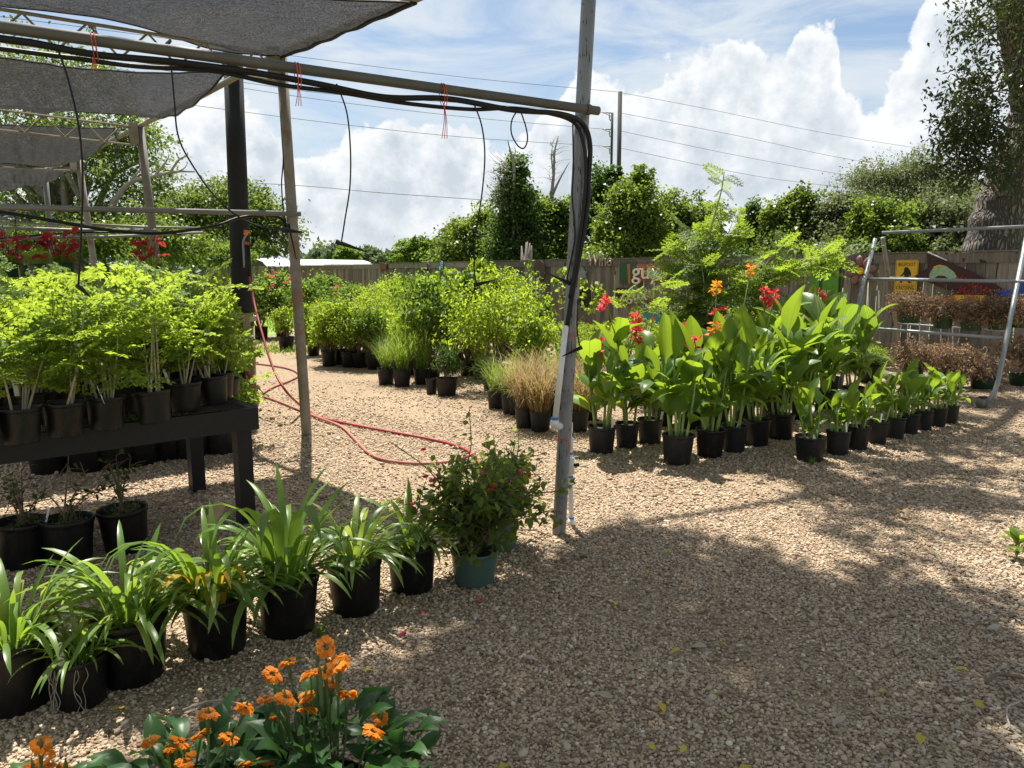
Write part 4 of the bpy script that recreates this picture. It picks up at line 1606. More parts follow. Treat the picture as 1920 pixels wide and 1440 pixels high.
# ------------------------------------------------------------------ irrigation tubes
def irrigation():
    def tube(name, label, pts, r, group=None, cat='tube', stake=None, seg=8):
        c = Vector(pts[0])
        root = empty(name, c, 0, label, cat, group)
        MB().tube([p - c for p in spline(pts, seg)], r, 8).build('tube', M['black_plastic'], root, True)
        if stake:
            a, b_ = stake
            MB().tube([a - c, a.lerp(b_, .25) - c, b_ - c], [0.012, 0.010, 0.002], 7).build('stake', M['black_plastic'], root, True)
        return root
    dn = Vector((0, -.01, -.043))
    us = [1050, 960, 840, 720, 600, 480, 330, 180, 60, 0]
    body = [on_rail(u) + dn + Vector((0, 0, -(.012 if i % 3 == 1 else 0) - (.03 if u in (720,) else 0))) for i, u in enumerate(us)]
    ends = body[-1] + (RB - RA) * .4
    Ym = P0.y
    tail = [A(1104, 330, Ym - .056), A(1106, 270, Ym - .056), A(1092, 232, Ym - .06)]
    tail = [A(1063, 612, Ym - .06), A(1075, 540, Ym - .06), A(1090, 460, Ym - .06), A(1101, 390, Ym - .06)] + tail
    tube('irrigation_tube', 'thick black irrigation tube along the near rail bending down the steel pole', tail + body + [ends], 0.0135)
    dn2 = Vector((0, .005, -.075))
    us2 = [1030, 960, 880, 760, 640, 520, 400, 250, 120, 0]
    body2 = [on_rail(u) + dn2 + Vector((0, 0, (.03 if u > 900 else 0) + (.02 if u in (400,) else -.01 if u == 760 else 0))) for u in us2]
    tail2 = [A(1068, 560, Ym - .072), A(1083, 470, Ym - .072), A(1094, 390, Ym - .072), A(1098, 330, Ym - .072), A(1096, 280, Ym - .072), A(1078, 232, Ym - .072)]
    tube('irrigation_tube', 'second black tube tied under the near rail beside the thick one', tail2 + body2 + [body2[-1] + (RB - RA) * .4], 0.0095)
    tube('irrigation_tube', 'black tube drooping below the second pipe rail at left',
         [A(-150, 384, 5.6), A(0, 398, 5.8), A(110, 416, 5.95), A(210, 432, 6.1), (A(300, 437, 6.25)), A(400, 424, 6.5), A(450, 408, 6.65), A(505, 404, 6.75), A(530, 412, 6.82), A(536, 432, 6.84)], 0.013)
    tube('irrigation_tube', 'thin black tube along the far rail behind the hanging baskets',
         [A(-60, 452, 8.2), A(60, 442, 8.4), A(150, 436, 8.6), A(300, 436, 9.3), A(340, 440, 9.4)], 0.010)
    # emitters
    y = lambda u: on_rail(u).y
    Y = y(108)
    tube('drip_line', 'long black drip line hanging straight down at the left over the moringas', [on_rail(108) + dn, A(128, 150, Y), A(148, 240, Y), A(155, 330, Y), A(152, 440, Y), A(147, 537, Y)], 0.0042,
         'drip lines hanging from the near rail', 'drip line', (A(145, 534, Y), A(170, 558, Y)))
    Y = y(320)
    tube('drip_line', 'curling black drip line crossing in front of the black post', [on_rail(320) + dn, A(327, 190, Y), A(333, 250, Y), A(352, 295, Y), A(400, 365, Y), (A(450, 408, Y)), A(500, 428, Y), A(540, 432, Y)], 0.0036,
         'drip lines hanging from the near rail', 'drip line', (A(530, 431, Y), A(570, 436, Y)))
    Y = y(630)
    tube('drip_line', 'bowed black drip line ending in a tilted stake against the clouds', [on_rail(630) + dn, A(650, 210, Y), A(657, 280, Y), A(656, 350, Y), A(647, 410, Y), A(640, 455, Y)], 0.0034,
         'drip lines hanging from the near rail', 'drip line', (A(630, 453, Y), A(690, 473, Y)))
    Y = y(887)
    tube('drip_line', 'bowed black drip line hanging left of the steel pole', [on_rail(887) + dn, A(903, 235, Y), A(909, 290, Y), A(904, 360, Y), A(892, 440, Y), A(889, 500, Y), A(893, 532, Y)], 0.0036,
         'drip lines hanging from the near rail', 'drip line', (A(888, 535, Y), A(928, 525, Y)))
    Y = y(970)
    tube('drip_line', 'small closed loop of black tube hanging from the rail near the pole', [on_rail(972) + dn, A(960, 225, Y), A(959, 250, Y), A(970, 272, Y), A(982, 278, Y), A(989, 262, Y), A(986, 238, Y), A(976, 208, Y), on_rail(974) + dn], 0.0036,
         'drip lines hanging from the near rail', 'drip line')
    Ym2 = Ym - .047
    tube('drip_line', 'thin black drip line running down the face of the steel pole', [A(1074, 232, Ym2), A(1075, 320, Ym2), A(1073, 370, Ym2), A(1078, 440, Ym2), A(1072, 480, Ym2), A(1064, 520, Ym2), A(1068, 532, Ym2)], 0.0042,
         None, 'drip line', (A(1069, 532, Ym2 - .02), A(1026, 512, Ym2 - .03)))
    tube('drip_line', 'short drip line and stake hanging low on the steel pole', [A(1084, 560, Ym2), A(1082, 610, Ym2), A(1085, 640, Ym2 + .02), A(1089, 652, Ym2)], 0.004,
         None, 'drip line', (A(1091, 651, Ym2 - .01), A(1054, 668, Ym2 - .03)))
    Y = P1.y - .07
    tube('drip_line', 'black drip line running down the rusty pole to a dark stake', [A(526, 146, Y), A(529, 240, Y), A(531, 300, Y), A(528, 345, Y), A(532, 400, Y), A(540, 430, Y)], 0.006,
         None, 'drip line', (A(541, 420, Y), A(556, 488, Y)))
    Y = 8.6
    tube('drip_line', 'dark thin line hanging between the red leaved baskets', [A(28, 404, Y), A(30, 440, Y), A(36, 500, Y), A(42, 560, Y)], 0.007, None, 'drip line')
    # twine ties on the rail
    for i, (u, ln) in enumerate(((178, .05), (560, .09), (834, .16))):
        p = on_rail(u)
        mb = MB()
        ax = (RB - RA).normalized()
        up = Vector((0, 0, 1))
        sd = ax.cross(up)
        for k in range(2):
            pts = []
            for j in range(13):
                a = j / 12 * 6.283
                pts.append(ax * (k * .012 + .004 * math.sin(a)) + sd * math.cos(a) * .032 + up * (math.sin(a) * .052 - .026))
            mb.tube(pts, 0.0018, 5, False)
        for k in range(3):
            mb.tube(spline([Vector((0, -.03, -.07)), Vector((.006 * k, -.035, -.07 - ln * .5)), Vector((.012 * (k - 1), -.03, -.07 - ln))], 4), 0.0016, 4)
        o = mb.build('twine_tie', M['twine_red'], None, False, tuple(p))
        tag(o, ('orange twine tie round the near rail, %s' % ('leftmost', 'middle one above the rusty pole', 'rightmost with long dangling ends')[i]), 'twine', 'twine ties on the near rail')
    # ties on the pole
    for i, (v, mat) in enumerate(((628, 'twine_red'), (822, 'twine_red'))):
        t = (P0.z - 0)
        # height of that row on the pole
        p = A(1066 if v < 700 else 1054, v, Ym)
        mb = MB()
        for k in range(2):
            pts = [Vector((math.cos(a) * .045, math.sin(a) * .045, .006 * math.sin(a + k) + .01 * k)) for a in [j * 6.283 / 16 for j in range(17)]]
            mb.tube(pts, 0.0022, 5, False)
        mb.tube([Vector((.03, -.055, 0)), Vector((.035, -.065, -.05)), Vector((.022, -.066, -.09))], 0.002, 4)
        o = mb.build('twine_tie', M[mat], None, False, tuple(p))
        tag(o, 'red twine wound round the steel pole, %s' % ('upper tie at the white pipe end', 'lower tie by the elbow')[i], 'twine', 'twine ties on the steel pole')
    # white riser pipe
    root = empty('water_riser', G(1072, 985), 0, 'white plastic water riser with blue glued joints against the steel pole', 'pipe')
    o = root.location
    Yf = Ym - .06
    a, b_ = A(1061, 610, Yf) - o, A(1040, 797, Yf) - o
    MB().tube([a, b_], 0.0165, 12).build('pipe', M['pvc'], root, True)
    e = MB()
    e.tube([b_ + Vector((0, 0, .03)), b_, b_ + Vector((.02, .02, -.012)), b_ + Vector((.05, .06, -.012))], 0.024, 12)
    e.build('elbow', M['pvc'], root, True)
    MB().tube([b_ + Vector((0, 0, .045)), b_ + Vector((0, 0, .028))], 0.0205, 12).build('glue_ring', M['blue_glue'], root, True)
    t1, t2 = A(1070, 800, Ym + .03) - o, Vector((0, 0, -.05))
    t1.y = t2.y = 0.0
    t1.x = t1.x
    MB().tube([t1 + Vector((-.06, 0, .02)), t1 + Vector((-.02, 0, .02)), t1 + Vector((0, 0, -.005)), t1 + Vector((0, 0, -.06))], 0.022, 12).build('elbow', M['pvc'], root, True)
    MB().tube([t1 + Vector((0, 0, -.04)), (t1 + t2) * .5, t2], 0.0155, 12).build('pipe', M['pvc'], root, True)
    for f, r, ln in ((.18, .022, .07), (.38, .027, .09), (.9, .021, .05)):
        p = t1.lerp(t2, f)
        MB().tube([p + Vector((0, 0, ln / 2)), p - Vector((0, 0, ln / 2))], r, 12).build('coupling', M['pvc'], root, True)
    for f in (.27, .48, .86):
        p = t1.lerp(t2, f)
        MB().tube([p + Vector((0, 0, .006)), p - Vector((0, 0, .006))], .0185, 12).build('glue_ring', M['blue_glue'], root, True)
    p = t1.lerp(t2, .38)
    MB().tube([p, p + Vector((.05, -.02, .01))], [.008, .012], 6).build('valve_handle', M['black_plastic'], root, True)


irrigation()


# ------------------------------------------------------------------ pots
def pot_mesh(name, mat, ribs=0, n=22, lip=0.05):
    prof = [(0.0, 0.0), (0.80, 0.0), (0.82, 0.03), (0.95, 0.86), (0.965, 0.90), (1.0, 0.905), (1.01, 0.98), (1.0, 1.0), (0.955, 1.0), (0.94, 0.97), (0.90, 0.80), (0.89, 0.78)]
    mb = MB()
    mb.lathe(prof, n)
    if ribs:
        vs = mb.v
        out = []
        for (x, y, z) in vs:
            a = math.atan2(y, x)
            r = math.hypot(x, y)
            if 0.05 < z < 0.86 and r > 0.8:
                s = 1 + 0.012 * math.cos(a * ribs)
                x, y = x * s, y * s
            out.append((x, y, z))
        mb.v = out
    me = mb.mesh(name, mat, True)
    return me


POT = {k: pot_mesh('pot', M[v]) for k, v in (('black', 'pot_black'), ('charcoal', 'pot_charcoal'), ('terracotta', 'pot_terracotta'), ('hang', 'pot_hanging'))}
POT['ribbed'] = pot_mesh('pot', M['pot_charcoal'], 30, 90)
POT['green'] = pot_mesh('pot', M['pot_green'], 30, 90)


def soil_mesh():
    rng = np.random.default_rng(2)
    mb = MB()
    vs, fs = [(0, 0, 0.02)], []
    n = 14
    for rr in (0.45, 0.93):
        for j in range(n):
            a = 6.283 * j / n
            vs.append((rr * math.cos(a), rr * math.sin(a), rng.normal() * .03))
    for j in range(n):
        k = (j + 1) % n
        fs.append((0, 1 + j, 1 + k))
        fs.append((1 + j, 1 + n + j, 1 + n + k, 1 + k))
    mb.add(vs, fs)
    return mb.mesh('soil', M['soil'], True)


SOIL = soil_mesh()
TAGM = MB().box((0, 0, .055), (.022, .0015, .11)).mesh('plant_tag', M['white_tag'])


def potted(name, label, cat, loc, rad, h, pot='black', group=None, rz=None, tilt=(0, 0)):
    root = empty(name, loc, random.uniform(0, 6.28) if rz is None else rz, label, cat, group)
    if tilt == (0, 0):
        tilt = (random.gauss(0, .018), random.gauss(0, .018))
    root.rotation_euler = (tilt[0], tilt[1], root.rotation_euler[2])
    pt = put('pot', POT[pot], root, (0, 0, 0), (0, 0, 0), (rad, rad, h))
    put('soil', SOIL, pt, (0, 0, 0.86), (0, 0, 0), (1, 1, .5))
    if random.random() < .28 and 'moringa_tree' not in name:
        a = random.uniform(3.6, 5.8) - root.rotation_euler[2]
        put('plant_tag', TAGM, root, (math.cos(a) * rad * .8, math.sin(a) * rad * .8, h * .84), (random.gauss(0, .15), random.gauss(0, .2), random.uniform(0, 3)))
    return root


# ------------------------------------------------------------------ potting bench
BZ = 0.71
BF0 = G(484, 764, BZ)                     # front right corner of the top
BDIR = Vector((-0.756, -0.655, 0)).normalized()
BPER = Vector((-0.655, 0.756, 0)).normalized()
BW, BL = 1.06, 3.1


def bench():
    root = empty('potting_bench', (BF0.x, BF0.y, 0), math.atan2(BDIR.y, BDIR.x), 'long black painted bench with a wire mesh top at left', 'bench')
    # local X along the bench to the left, local -Y is towards the back (BPER)
    sy = 1 if Vector((-BDIR.y, BDIR.x, 0)).dot(BPER) > 0 else -1
    m = M['bench_black']
    MB().box((BL / 2, sy * 0.02, BZ - 0.065), (BL, 0.04, 0.13)).build('front_board', m, root)
    MB().box((0.02, sy * (BW / 2), BZ - 0.066), (0.038, BW - 0.085, 0.128)).build('side_board', m, root)
    MB().box((BL / 2, sy * (BW - 0.02), BZ - 0.065), (BL, 0.04, 0.13)).build('back_board', m, root)
    for x in (0.075, 1.5, BL - .1):
        for y in (0.085, BW - 0.10):
            MB().box((x, sy * y, (BZ - 0.135) / 2), (0.088, 0.088, BZ - 0.135)).build('leg', m, root)
    for x in (0.9, 1.7, 2.5):
        MB().box((x, sy * BW / 2, BZ - 0.07), (0.038, BW - 0.085, 0.09)).build('joist', m, root)
    mb = MB()
    for i in range(int(BW / 0.052)):
        y = sy * (0.02 + i * 0.052)
        mb.tube([(0, y, BZ + 0.004), (BL, y, BZ + 0.004)], 0.0022, 4)
    for i in range(int(BL / 0.104)):
        x = 0.01 + i * 0.104
        mb.tube([(x, 0, BZ + 0.008), (x, sy * BW, BZ + 0.008)], 0.0022, 4)
    mb.build('mesh_top', M['wire_dark'], root)
    return root


bench()


def bench_at(s, t):
    """s metres from the right end, t metres from the front edge"""
    p = BF0 + BDIR * s + BPER * t
    return Vector((p.x, p.y, BZ + 0.011))
# ------------------------------------------------------------------ leaf and flower meshes
ORD = ['leftmost', 'second from left', 'third from left', 'fourth from left', 'fifth from left', 'sixth from left', 'seventh from left', 'eighth from left', 'ninth from left', 'tenth from left', 'eleventh from left', 'twelfth from left']


def blade_mesh(name, mat, L, W, e0, bend, prof, nseg=8, fold=0.25, cols=2, wave=0.0, twist=0.0, side=0.0, pw=1.25, seed=0):
    """a single leaf growing from the origin along +X, rising at e0 and bending over by bend (radians)"""
    V = np.zeros((nseg + 1, cols + 1, 3))
    x = z = y = 0.0
    rr = np.random.default_rng(seed)
    ph = rr.random(3) * 6.28
    for i in range(nseg + 1):
        t = i / nseg
        e = e0 - bend * t ** pw
        w = W * prof(t)
        tw = twist * t
        for j in range(cols + 1):
            s = (j / cols - 0.5) * 2
            off = abs(s) * fold * w * .5 + wave * w * math.sin(t * 11 + s * 1.5 + ph[0]) * abs(s)
            ly, lz = s * w * .5, off
            ly, lz = ly * math.cos(tw) - lz * math.sin(tw), ly * math.sin(tw) + lz * math.cos(tw)
            V[i, j] = (x - math.sin(e) * lz, y + ly, z + math.cos(e) * lz)
        st = L / nseg
        x += math.cos(e) * st
        z += math.sin(e) * st
        y += side * t * st
    idx = np.arange((nseg + 1) * (cols + 1)).reshape(nseg + 1, cols + 1)
    Q = np.stack([idx[:-1, :-1], idx[:-1, 1:], idx[1:, 1:], idx[1:, :-1]], -1).reshape(-1, 4)
    return np_mesh(name, V.reshape(-1, 3), Q, mat, None, True)


def strap_prof(t):
    return min(1, 0.55 + t * 1.6) * (1 - max(0, (t - 0.62) / 0.38) ** 2.2) + 0.03


def canna_prof(t):
    s = max(0.0, (t - 0.12) / 0.88)
    return 0.07 + (0.93 * (math.sin(math.pi * s ** 0.72) ** 0.8) if s > 0 else 0)


def oval_prof(t):
    s = max(0.0, (t - 0.1) / 0.9)
    return 0.06 + 0.94 * (math.sin(math.pi * s ** 0.8) ** 0.85 if 0 < s < 1 else 0)


STRAP = {}
for key, mt in (('green', 'leaf_strap'), ('pale', 'leaf_strap_pale'), ('yellow', 'leaf_strap_yellow')):
    STRAP[key] = [blade_mesh('leaf', M[mt], 1.0, 0.062, R(e0), R(bd), strap_prof, 9, fd, 2, 0, tw, sd, pw, i)
                  for i, (e0, bd, fd, tw, sd, pw) in enumerate([(82, 40, .3, .2, .05, 1.5), (76, 75, .3, -.3, -.1, 1.6), (70, 100, .25, .2, .15, 1.5), (62, 115, .3, .4, .1, 1.3),
                                                                (80, 150, .2, -.3, 0, 1.8), (55, 125, .25, .1, -.2, 1.2), (84, 175, .2, .3, .1, 2.0), (45, 110, .3, 0, .1, 1.1)])]
CANNA = {}
for key, mt in (('green', 'leaf_canna'), ('striped', 'leaf_canna_striped')):
    CANNA[key] = [blade_mesh('leaf', M[mt], 0.40, 0.148, R(e0), R(bd), canna_prof, 8, fd, 4, wv, tw, sd, 1.5, i)
                  for i, (e0, bd, fd, wv, tw, sd) in enumerate([(74, 30, .4, .03, .3, 0), (62, 60, .35, .05, -.3, .05), (50, 95, .3, .06, .25, -.05), (70, 75, .25, .05, .5, .1), (38, 110, .3, .07, -.3, 0), (82, 12, .6, .02, 0, 0)])]
CROSS = [blade_mesh('leaf', M['leaf_crossandra'], 0.085, 0.036, R(e0), R(bd), oval_prof, 6, fd, 4, .10, tw, 0, 1.4, i)
         for i, (e0, bd, fd, tw) in enumerate([(40, 60, .35, .2), (20, 50, .3, -.2), (55, 80, .3, 0), (5, 40, .25, .3)])]
REDLEAF = [blade_mesh('leaf', M['leaf_red'], 0.11, 0.085, R(e0), R(bd), oval_prof, 6, .3, 4, .08, tw, 0, 1.4, i)
           for i, (e0, bd, tw) in enumerate([(30, 70, .3), (-10, 50, -.3), (50, 100, .1)])]
WEED = [blade_mesh('leaf', M['leaf_bright'], 0.12, 0.05, R(e0), R(bd), oval_prof, 5, .3, 2, .04, .1, 0, 1.3, i) for i, (e0, bd) in enumerate([(40, 60), (20, 60), (60, 70)])]


def petal_head(name, mat, n, L, W, e_lo, e_hi, seed, layers=1, rad=0.0):
    """a flower head: petals fanned round the centre"""
    rng = np.random.default_rng(seed)
    P, D, N, Ls, Ws = [], [], [], [], []
    for i in range(n):
        a = 6.283 * i / n + rng.normal() * .2
        e = rng.uniform(e_lo, e_hi)
        d = np.array([math.cos(a) * math.cos(e), math.sin(a) * math.cos(e), math.sin(e)])
        P.append(np.array([math.cos(a), math.sin(a), rng.normal() * .5]) * rad)
        D.append(d)
        N.append(np.array([-math.cos(a) * math.sin(e), -math.sin(a) * math.sin(e), math.cos(e)]) + rng.normal(size=3) * .3)
        Ls.append(L * rng.uniform(.75, 1.2))
        Ws.append(W * rng.uniform(.8, 1.2))
    V, Q = leaves_np(np.array(P), np.array(D), np.array(N), np.array(Ls), np.array(Ws), 0.15, 6, 0.1)
    return np_mesh(name, V, Q, mat, rng.random(len(Q)))


def cross_flower(seed):
    """crossandra head: a ring of fan shaped florets, each of five lobes"""
    rng = np.random.default_rng(seed)
    f = Fol(6)
    nf = 7
    for i in range(nf):
        a = 6.283 * i / nf + rng.normal() * .15
        lift = rng.uniform(-.25, .45)
        c = np.array([math.cos(a) * .010, math.sin(a) * .010, rng.uniform(-.006, .008)])
        out = np.array([math.cos(a), math.sin(a), lift])
        tan = np.array([-math.sin(a), math.cos(a), 0])
        for j in range(5):
            b = (j - 2) * 0.52
            d = out * math.cos(b) + tan * math.sin(b) + np.array([0, 0, -.1 * abs(j - 2)])
            up = np.array([-math.cos(a) * lift, -math.sin(a) * lift, 1.0]) + rng.normal(size=3) * .15
            f.blades(c[None], d[None], up[None], rng.uniform(.018, .024), .0165, rng, .18, .12)
    return f.mesh('flower', M['petal_orange'])


CFLOWER = [cross_flower(i) for i in range(4)]
CANNAFL = [petal_head('flower', M['petal_red'], 11, .075, .042, -.4, 1.2, i, rad=.02) for i in range(3)]
CANNAFO = [petal_head('flower', M['petal_orange'], 11, .07, .04, -.4, 1.2, i + 9, rad=.02) for i in range(2)]
BRACT = [petal_head('flower', M['petal_pink'], 4, .03, .028, .3, 1.1, i + 20) for i in range(2)] + [petal_head('flower', M['petal_red'], 4, .03, .027, .2, 1.1, 30)]
IXORA = [petal_head('flower', M['petal_red'], 16, .05, .03, -.2, 1.3, 40, rad=.03)]


# ------------------------------------------------------------------ foreground: agapanthus row
def agapanthus(root, h, rad, n, size, rng, mix=('green',), droop=0.25, wscale=1.0):
    for i in range(n):
        a = i * 2.399 + rng.uniform(-.5, .5)
        key = rng.choice(mix)
        vs = STRAP[key]
        q = rng.random()
        vi = rng.choice([0, 1, 2, 2, 3, 3, 3]) if q > droop else rng.choice([4, 5, 5, 6, 7, 7])
        r0 = rad * .55 * math.sqrt(rng.random())
        s = size * rng.uniform(.5, 1.0) * .80
        put('leaf', vs[vi], root, (math.cos(a) * r0, math.sin(a) * r0, h * .86), (rng.uniform(-.12, .12), rng.uniform(-.15, .15), a), (s, s * rng.uniform(.95, 1.3) * wscale, s))


def foreground():
    rng = random.Random(11)
    rows = [(-6, 1352, .135, .25, 34, .56, 'leafy agapanthus in a black pot cut by the left edge', ('green', 'green', 'pale')),
            (132, 1338, .092, .18, 40, .34, 'small agapanthus in a narrow black pot with roots hanging over its rim', ('green', 'green', 'pale')),
            (222, 1296, .135, .24, 52, .58, 'full agapanthus in a black pot behind the small one', ('green', 'green', 'pale')),
            (390, 1240, .130, .24, 62, .55, 'shaggy agapanthus with yellowed leaves drooping over its black pot', ('green', 'green', 'pale')),
            (528, 1202, .130, .24, 50, .62, 'tall dark agapanthus with long leaves trailing to the gravel', ('green',)),
            (660, 1160, .125, .235, 52, .50, 'pale yellow-green agapanthus in a black pot', ('pale', 'pale', 'green')),
            (768, 1118, .120, .22, 46, .46, 'agapanthus in a black pot touching the bougainvillea', ('green', 'green', 'pale'))]
    for i, (u, v, rad, h, n, size, label, mix) in enumerate(rows):
        p = G(u, v) + Vector((0, rad * .8, 0))
        root = potted('potted_agapanthus', label, 'potted plant', p, rad, h, 'black', 'agapanthus pots along the gravel path')
        agapanthus(root, h, rad, int(n * 1.5), size, rng, mix, .52, .92 if i != 1 else .8)
        if i == 3:
            for k in range(7):
                a = -1.57 + rng.uniform(-1.0, 1.0) - root.rotation_euler[2]
                put('leaf', STRAP['yellow'][rng.choice([4, 6, 6])], root, (math.cos(a) * rad * .7, math.sin(a) * rad * .7, h * .9), (0, 0, a), .34)
            for k in range(5):
                a = -1.57 + rng.uniform(-1.3, 1.3) - root.rotation_euler[2]
                put('leaf', STRAP['green'][6], root, (math.cos(a) * rad * .8, math.sin(a) * rad * .8, h * .9), (0, 0, a), rng.uniform(.5, .6))
        if i == 4:
            for k, da in enumerate((-.75, -.35, .05, .5)):
                a = -1.57 + da - root.rotation_euler[2]
                put('leaf', STRAP['green'][6], root, (math.cos(a) * rad * .7, math.sin(a) * rad * .7, h * .95), (0, 0, a), .68)
            for k, da in enumerate((2.0, 2.5, .6, 1.1)):
                a = da - root.rotation_euler[2]
                put('leaf', STRAP['green'][k % 2], root, (0, 0, h * .9), (0, 0, a), (.52, .46, .52))
        if i == 1:
            mb = MB()
            for k in range(9):
                a = -1.57 + rng.uniform(-.7, .7) - root.rotation_euler[2]
                d = Vector((math.cos(a), math.sin(a), 0))
                pts = [d * rad * .9 + Vector((0, 0, h))]
                for j in range(1, 5):
                    pts.append(d * (rad * 1.06) + Vector((rng.uniform(-.015, .015), rng.uniform(-.006, .006), h * (1 - j * .23))))
                mb.tube(spline(pts, 3), .0013, 4)
            mb.build('root', M['twig_grey'], root)
    # a dead leaning leaf and a plant tag behind the row
    c = A(402, 990, 3.75)
    me = MB().box((0, 0, 0), (0.055, 0.002, 0.24)).mesh('plant_tag', M['wood_stake'])
    o = put('plant_tag', me, None, tuple(G(392, 1075) + Vector((0.02, 0, .26))), (0, R(28), R(20)))
    tag(o, 'dull brown plant tag leaning up out of the agapanthus leaves', 'plant tag')


foreground()


# ------------------------------------------------------------------ bougainvillea
def twiggy_bush(root, z0, rad, height, n, mat, rng, L, W, stems=14, wood='twig', flowers=None, spread=(1, 1), per=9, foliage='foliage'):
    """stems fan out of the pot; leaves sit along them"""
    mb = MB()
    P, D = [], []
    tips = []
    for i in range(stems):
        a = rng.random() * 6.28
        out = rng.uniform(.25, 1.0)
        tip = Vector((math.cos(a) * rad * out * spread[0], math.sin(a) * rad * out * spread[1], z0 + height * rng.uniform(.55, 1.0) * (1.15 - .5 * out)))
        mid = Vector((tip.x * .35, tip.y * .35, z0 + (tip.z - z0) * .6))
        q = spline([Vector((rng.normal() * .01, rng.normal() * .01, z0 - .02)), mid, tip], 6)
        mb.tube(q, [.006 * (1 - .7 * j / (len(q) - 1)) for j in range(len(q))], 5, False)
        tips.append(tip)
        for s in range(5):
            b = q[rng.integers(3, len(q))]
            e = b + Vector(rng.normal(size=3)) * rad * .30 + Vector((0, 0, rad * .05))
            if e.z < z0:
                e.z = z0 + .02
            mb.tube([b, (b + e) / 2 + Vector(rng.normal(size=3)) * .01, e], [.003, .0025, .0015], 4, False)
            for j in range(per):
                t = rng.random()
                P.append(b.lerp(e, t) + Vector(rng.normal(size=3)) * .012)
                D.append(Vector(rng.normal(size=3)) + (e - b).normalized() * .8)
        for j in range(per):
            t = rng.integers(len(q) // 2, len(q))
            P.append(q[t] + Vector(rng.normal(size=3)) * .012)
            D.append(Vector(rng.normal(size=3)))
    mb.build('branch', M[wood], root, True)
    P, D = np.array(P), np.array(D)
    if len(P) > n:
        ix = rng.choice(len(P), n, replace=False)
        P, D = P[ix], D[ix]
    N = rand_dirs(len(P), rng) * .7 + np.array([0, 0, 1])
    f = Fol(6)
    f.blades(P, D, N, L * rng.uniform(.6, 1.3, len(P)), W * rng.uniform(.7, 1.3, len(P)), rng, .2, .15)
    tag(put(foliage, f.mesh(foliage, M[mat]), root), kind='stuff')
    return tips


def bougainvilleas():
    rng = np.random.default_rng(31)
    p = G(888, 1106) + Vector((0, .10, 0))
    root = potted('potted_bougainvillea', 'bougainvillea with pink bracts in a fluted green pot beside the path', 'potted plant', p, .118, .165, 'green', rz=0)
    tips = twiggy_bush(root, .15, .35, .46, 2000, 'leaf_bougainvillea', rng, .042, .031, 36, 'twig', per=13)
    rz = root.location
    for (u, v, dy) in [(792, 846, .12), (795, 898, -.05), (812, 905, -.1), (822, 896, 0), (905, 893, 0), (925, 916, -.15), (920, 922, -.15), (770, 950, -.1), (862, 900, .1), (992, 893, .1), (975, 890, .1), (845, 905, .05)]:
        q = A(u, v, p.y + dy) - p
        put('flower', BRACT[rng.integers(0, 3)], root, tuple(q), (rng.uniform(-.5, .5), rng.uniform(-.5, .5), rng.uniform(0, 6)), rng.uniform(.9, 1.4))
    # long shoot to the left with a flower
    mb = MB()
    mb.tube(spline([Vector((-.1, 0, .4)), A(800, 880, p.y + .05) - p, A(760, 850, p.y + .1) - p, A(738, 835, p.y + .1) - p], 5), .003, 5)
    mb.tube(spline([Vector((.1, 0, .4)), A(955, 870, p.y) - p, A(965, 830, p.y + .05) - p], 5), .003, 5)
    mb.build('shoot', M['stem_green'], root)
    p2 = G(935, 1038) + Vector((0, .10, 0))
    root = potted('potted_bougainvillea', 'second bougainvillea in a grey-green pot half hidden behind the first', 'potted plant', p2, .115, .23, 'green', rz=0)
    twiggy_bush(root, .2, .30, .42, 1300, 'leaf_bougainvillea', rng, .036, .027, 28, 'twig', per=13)


bougainvilleas()


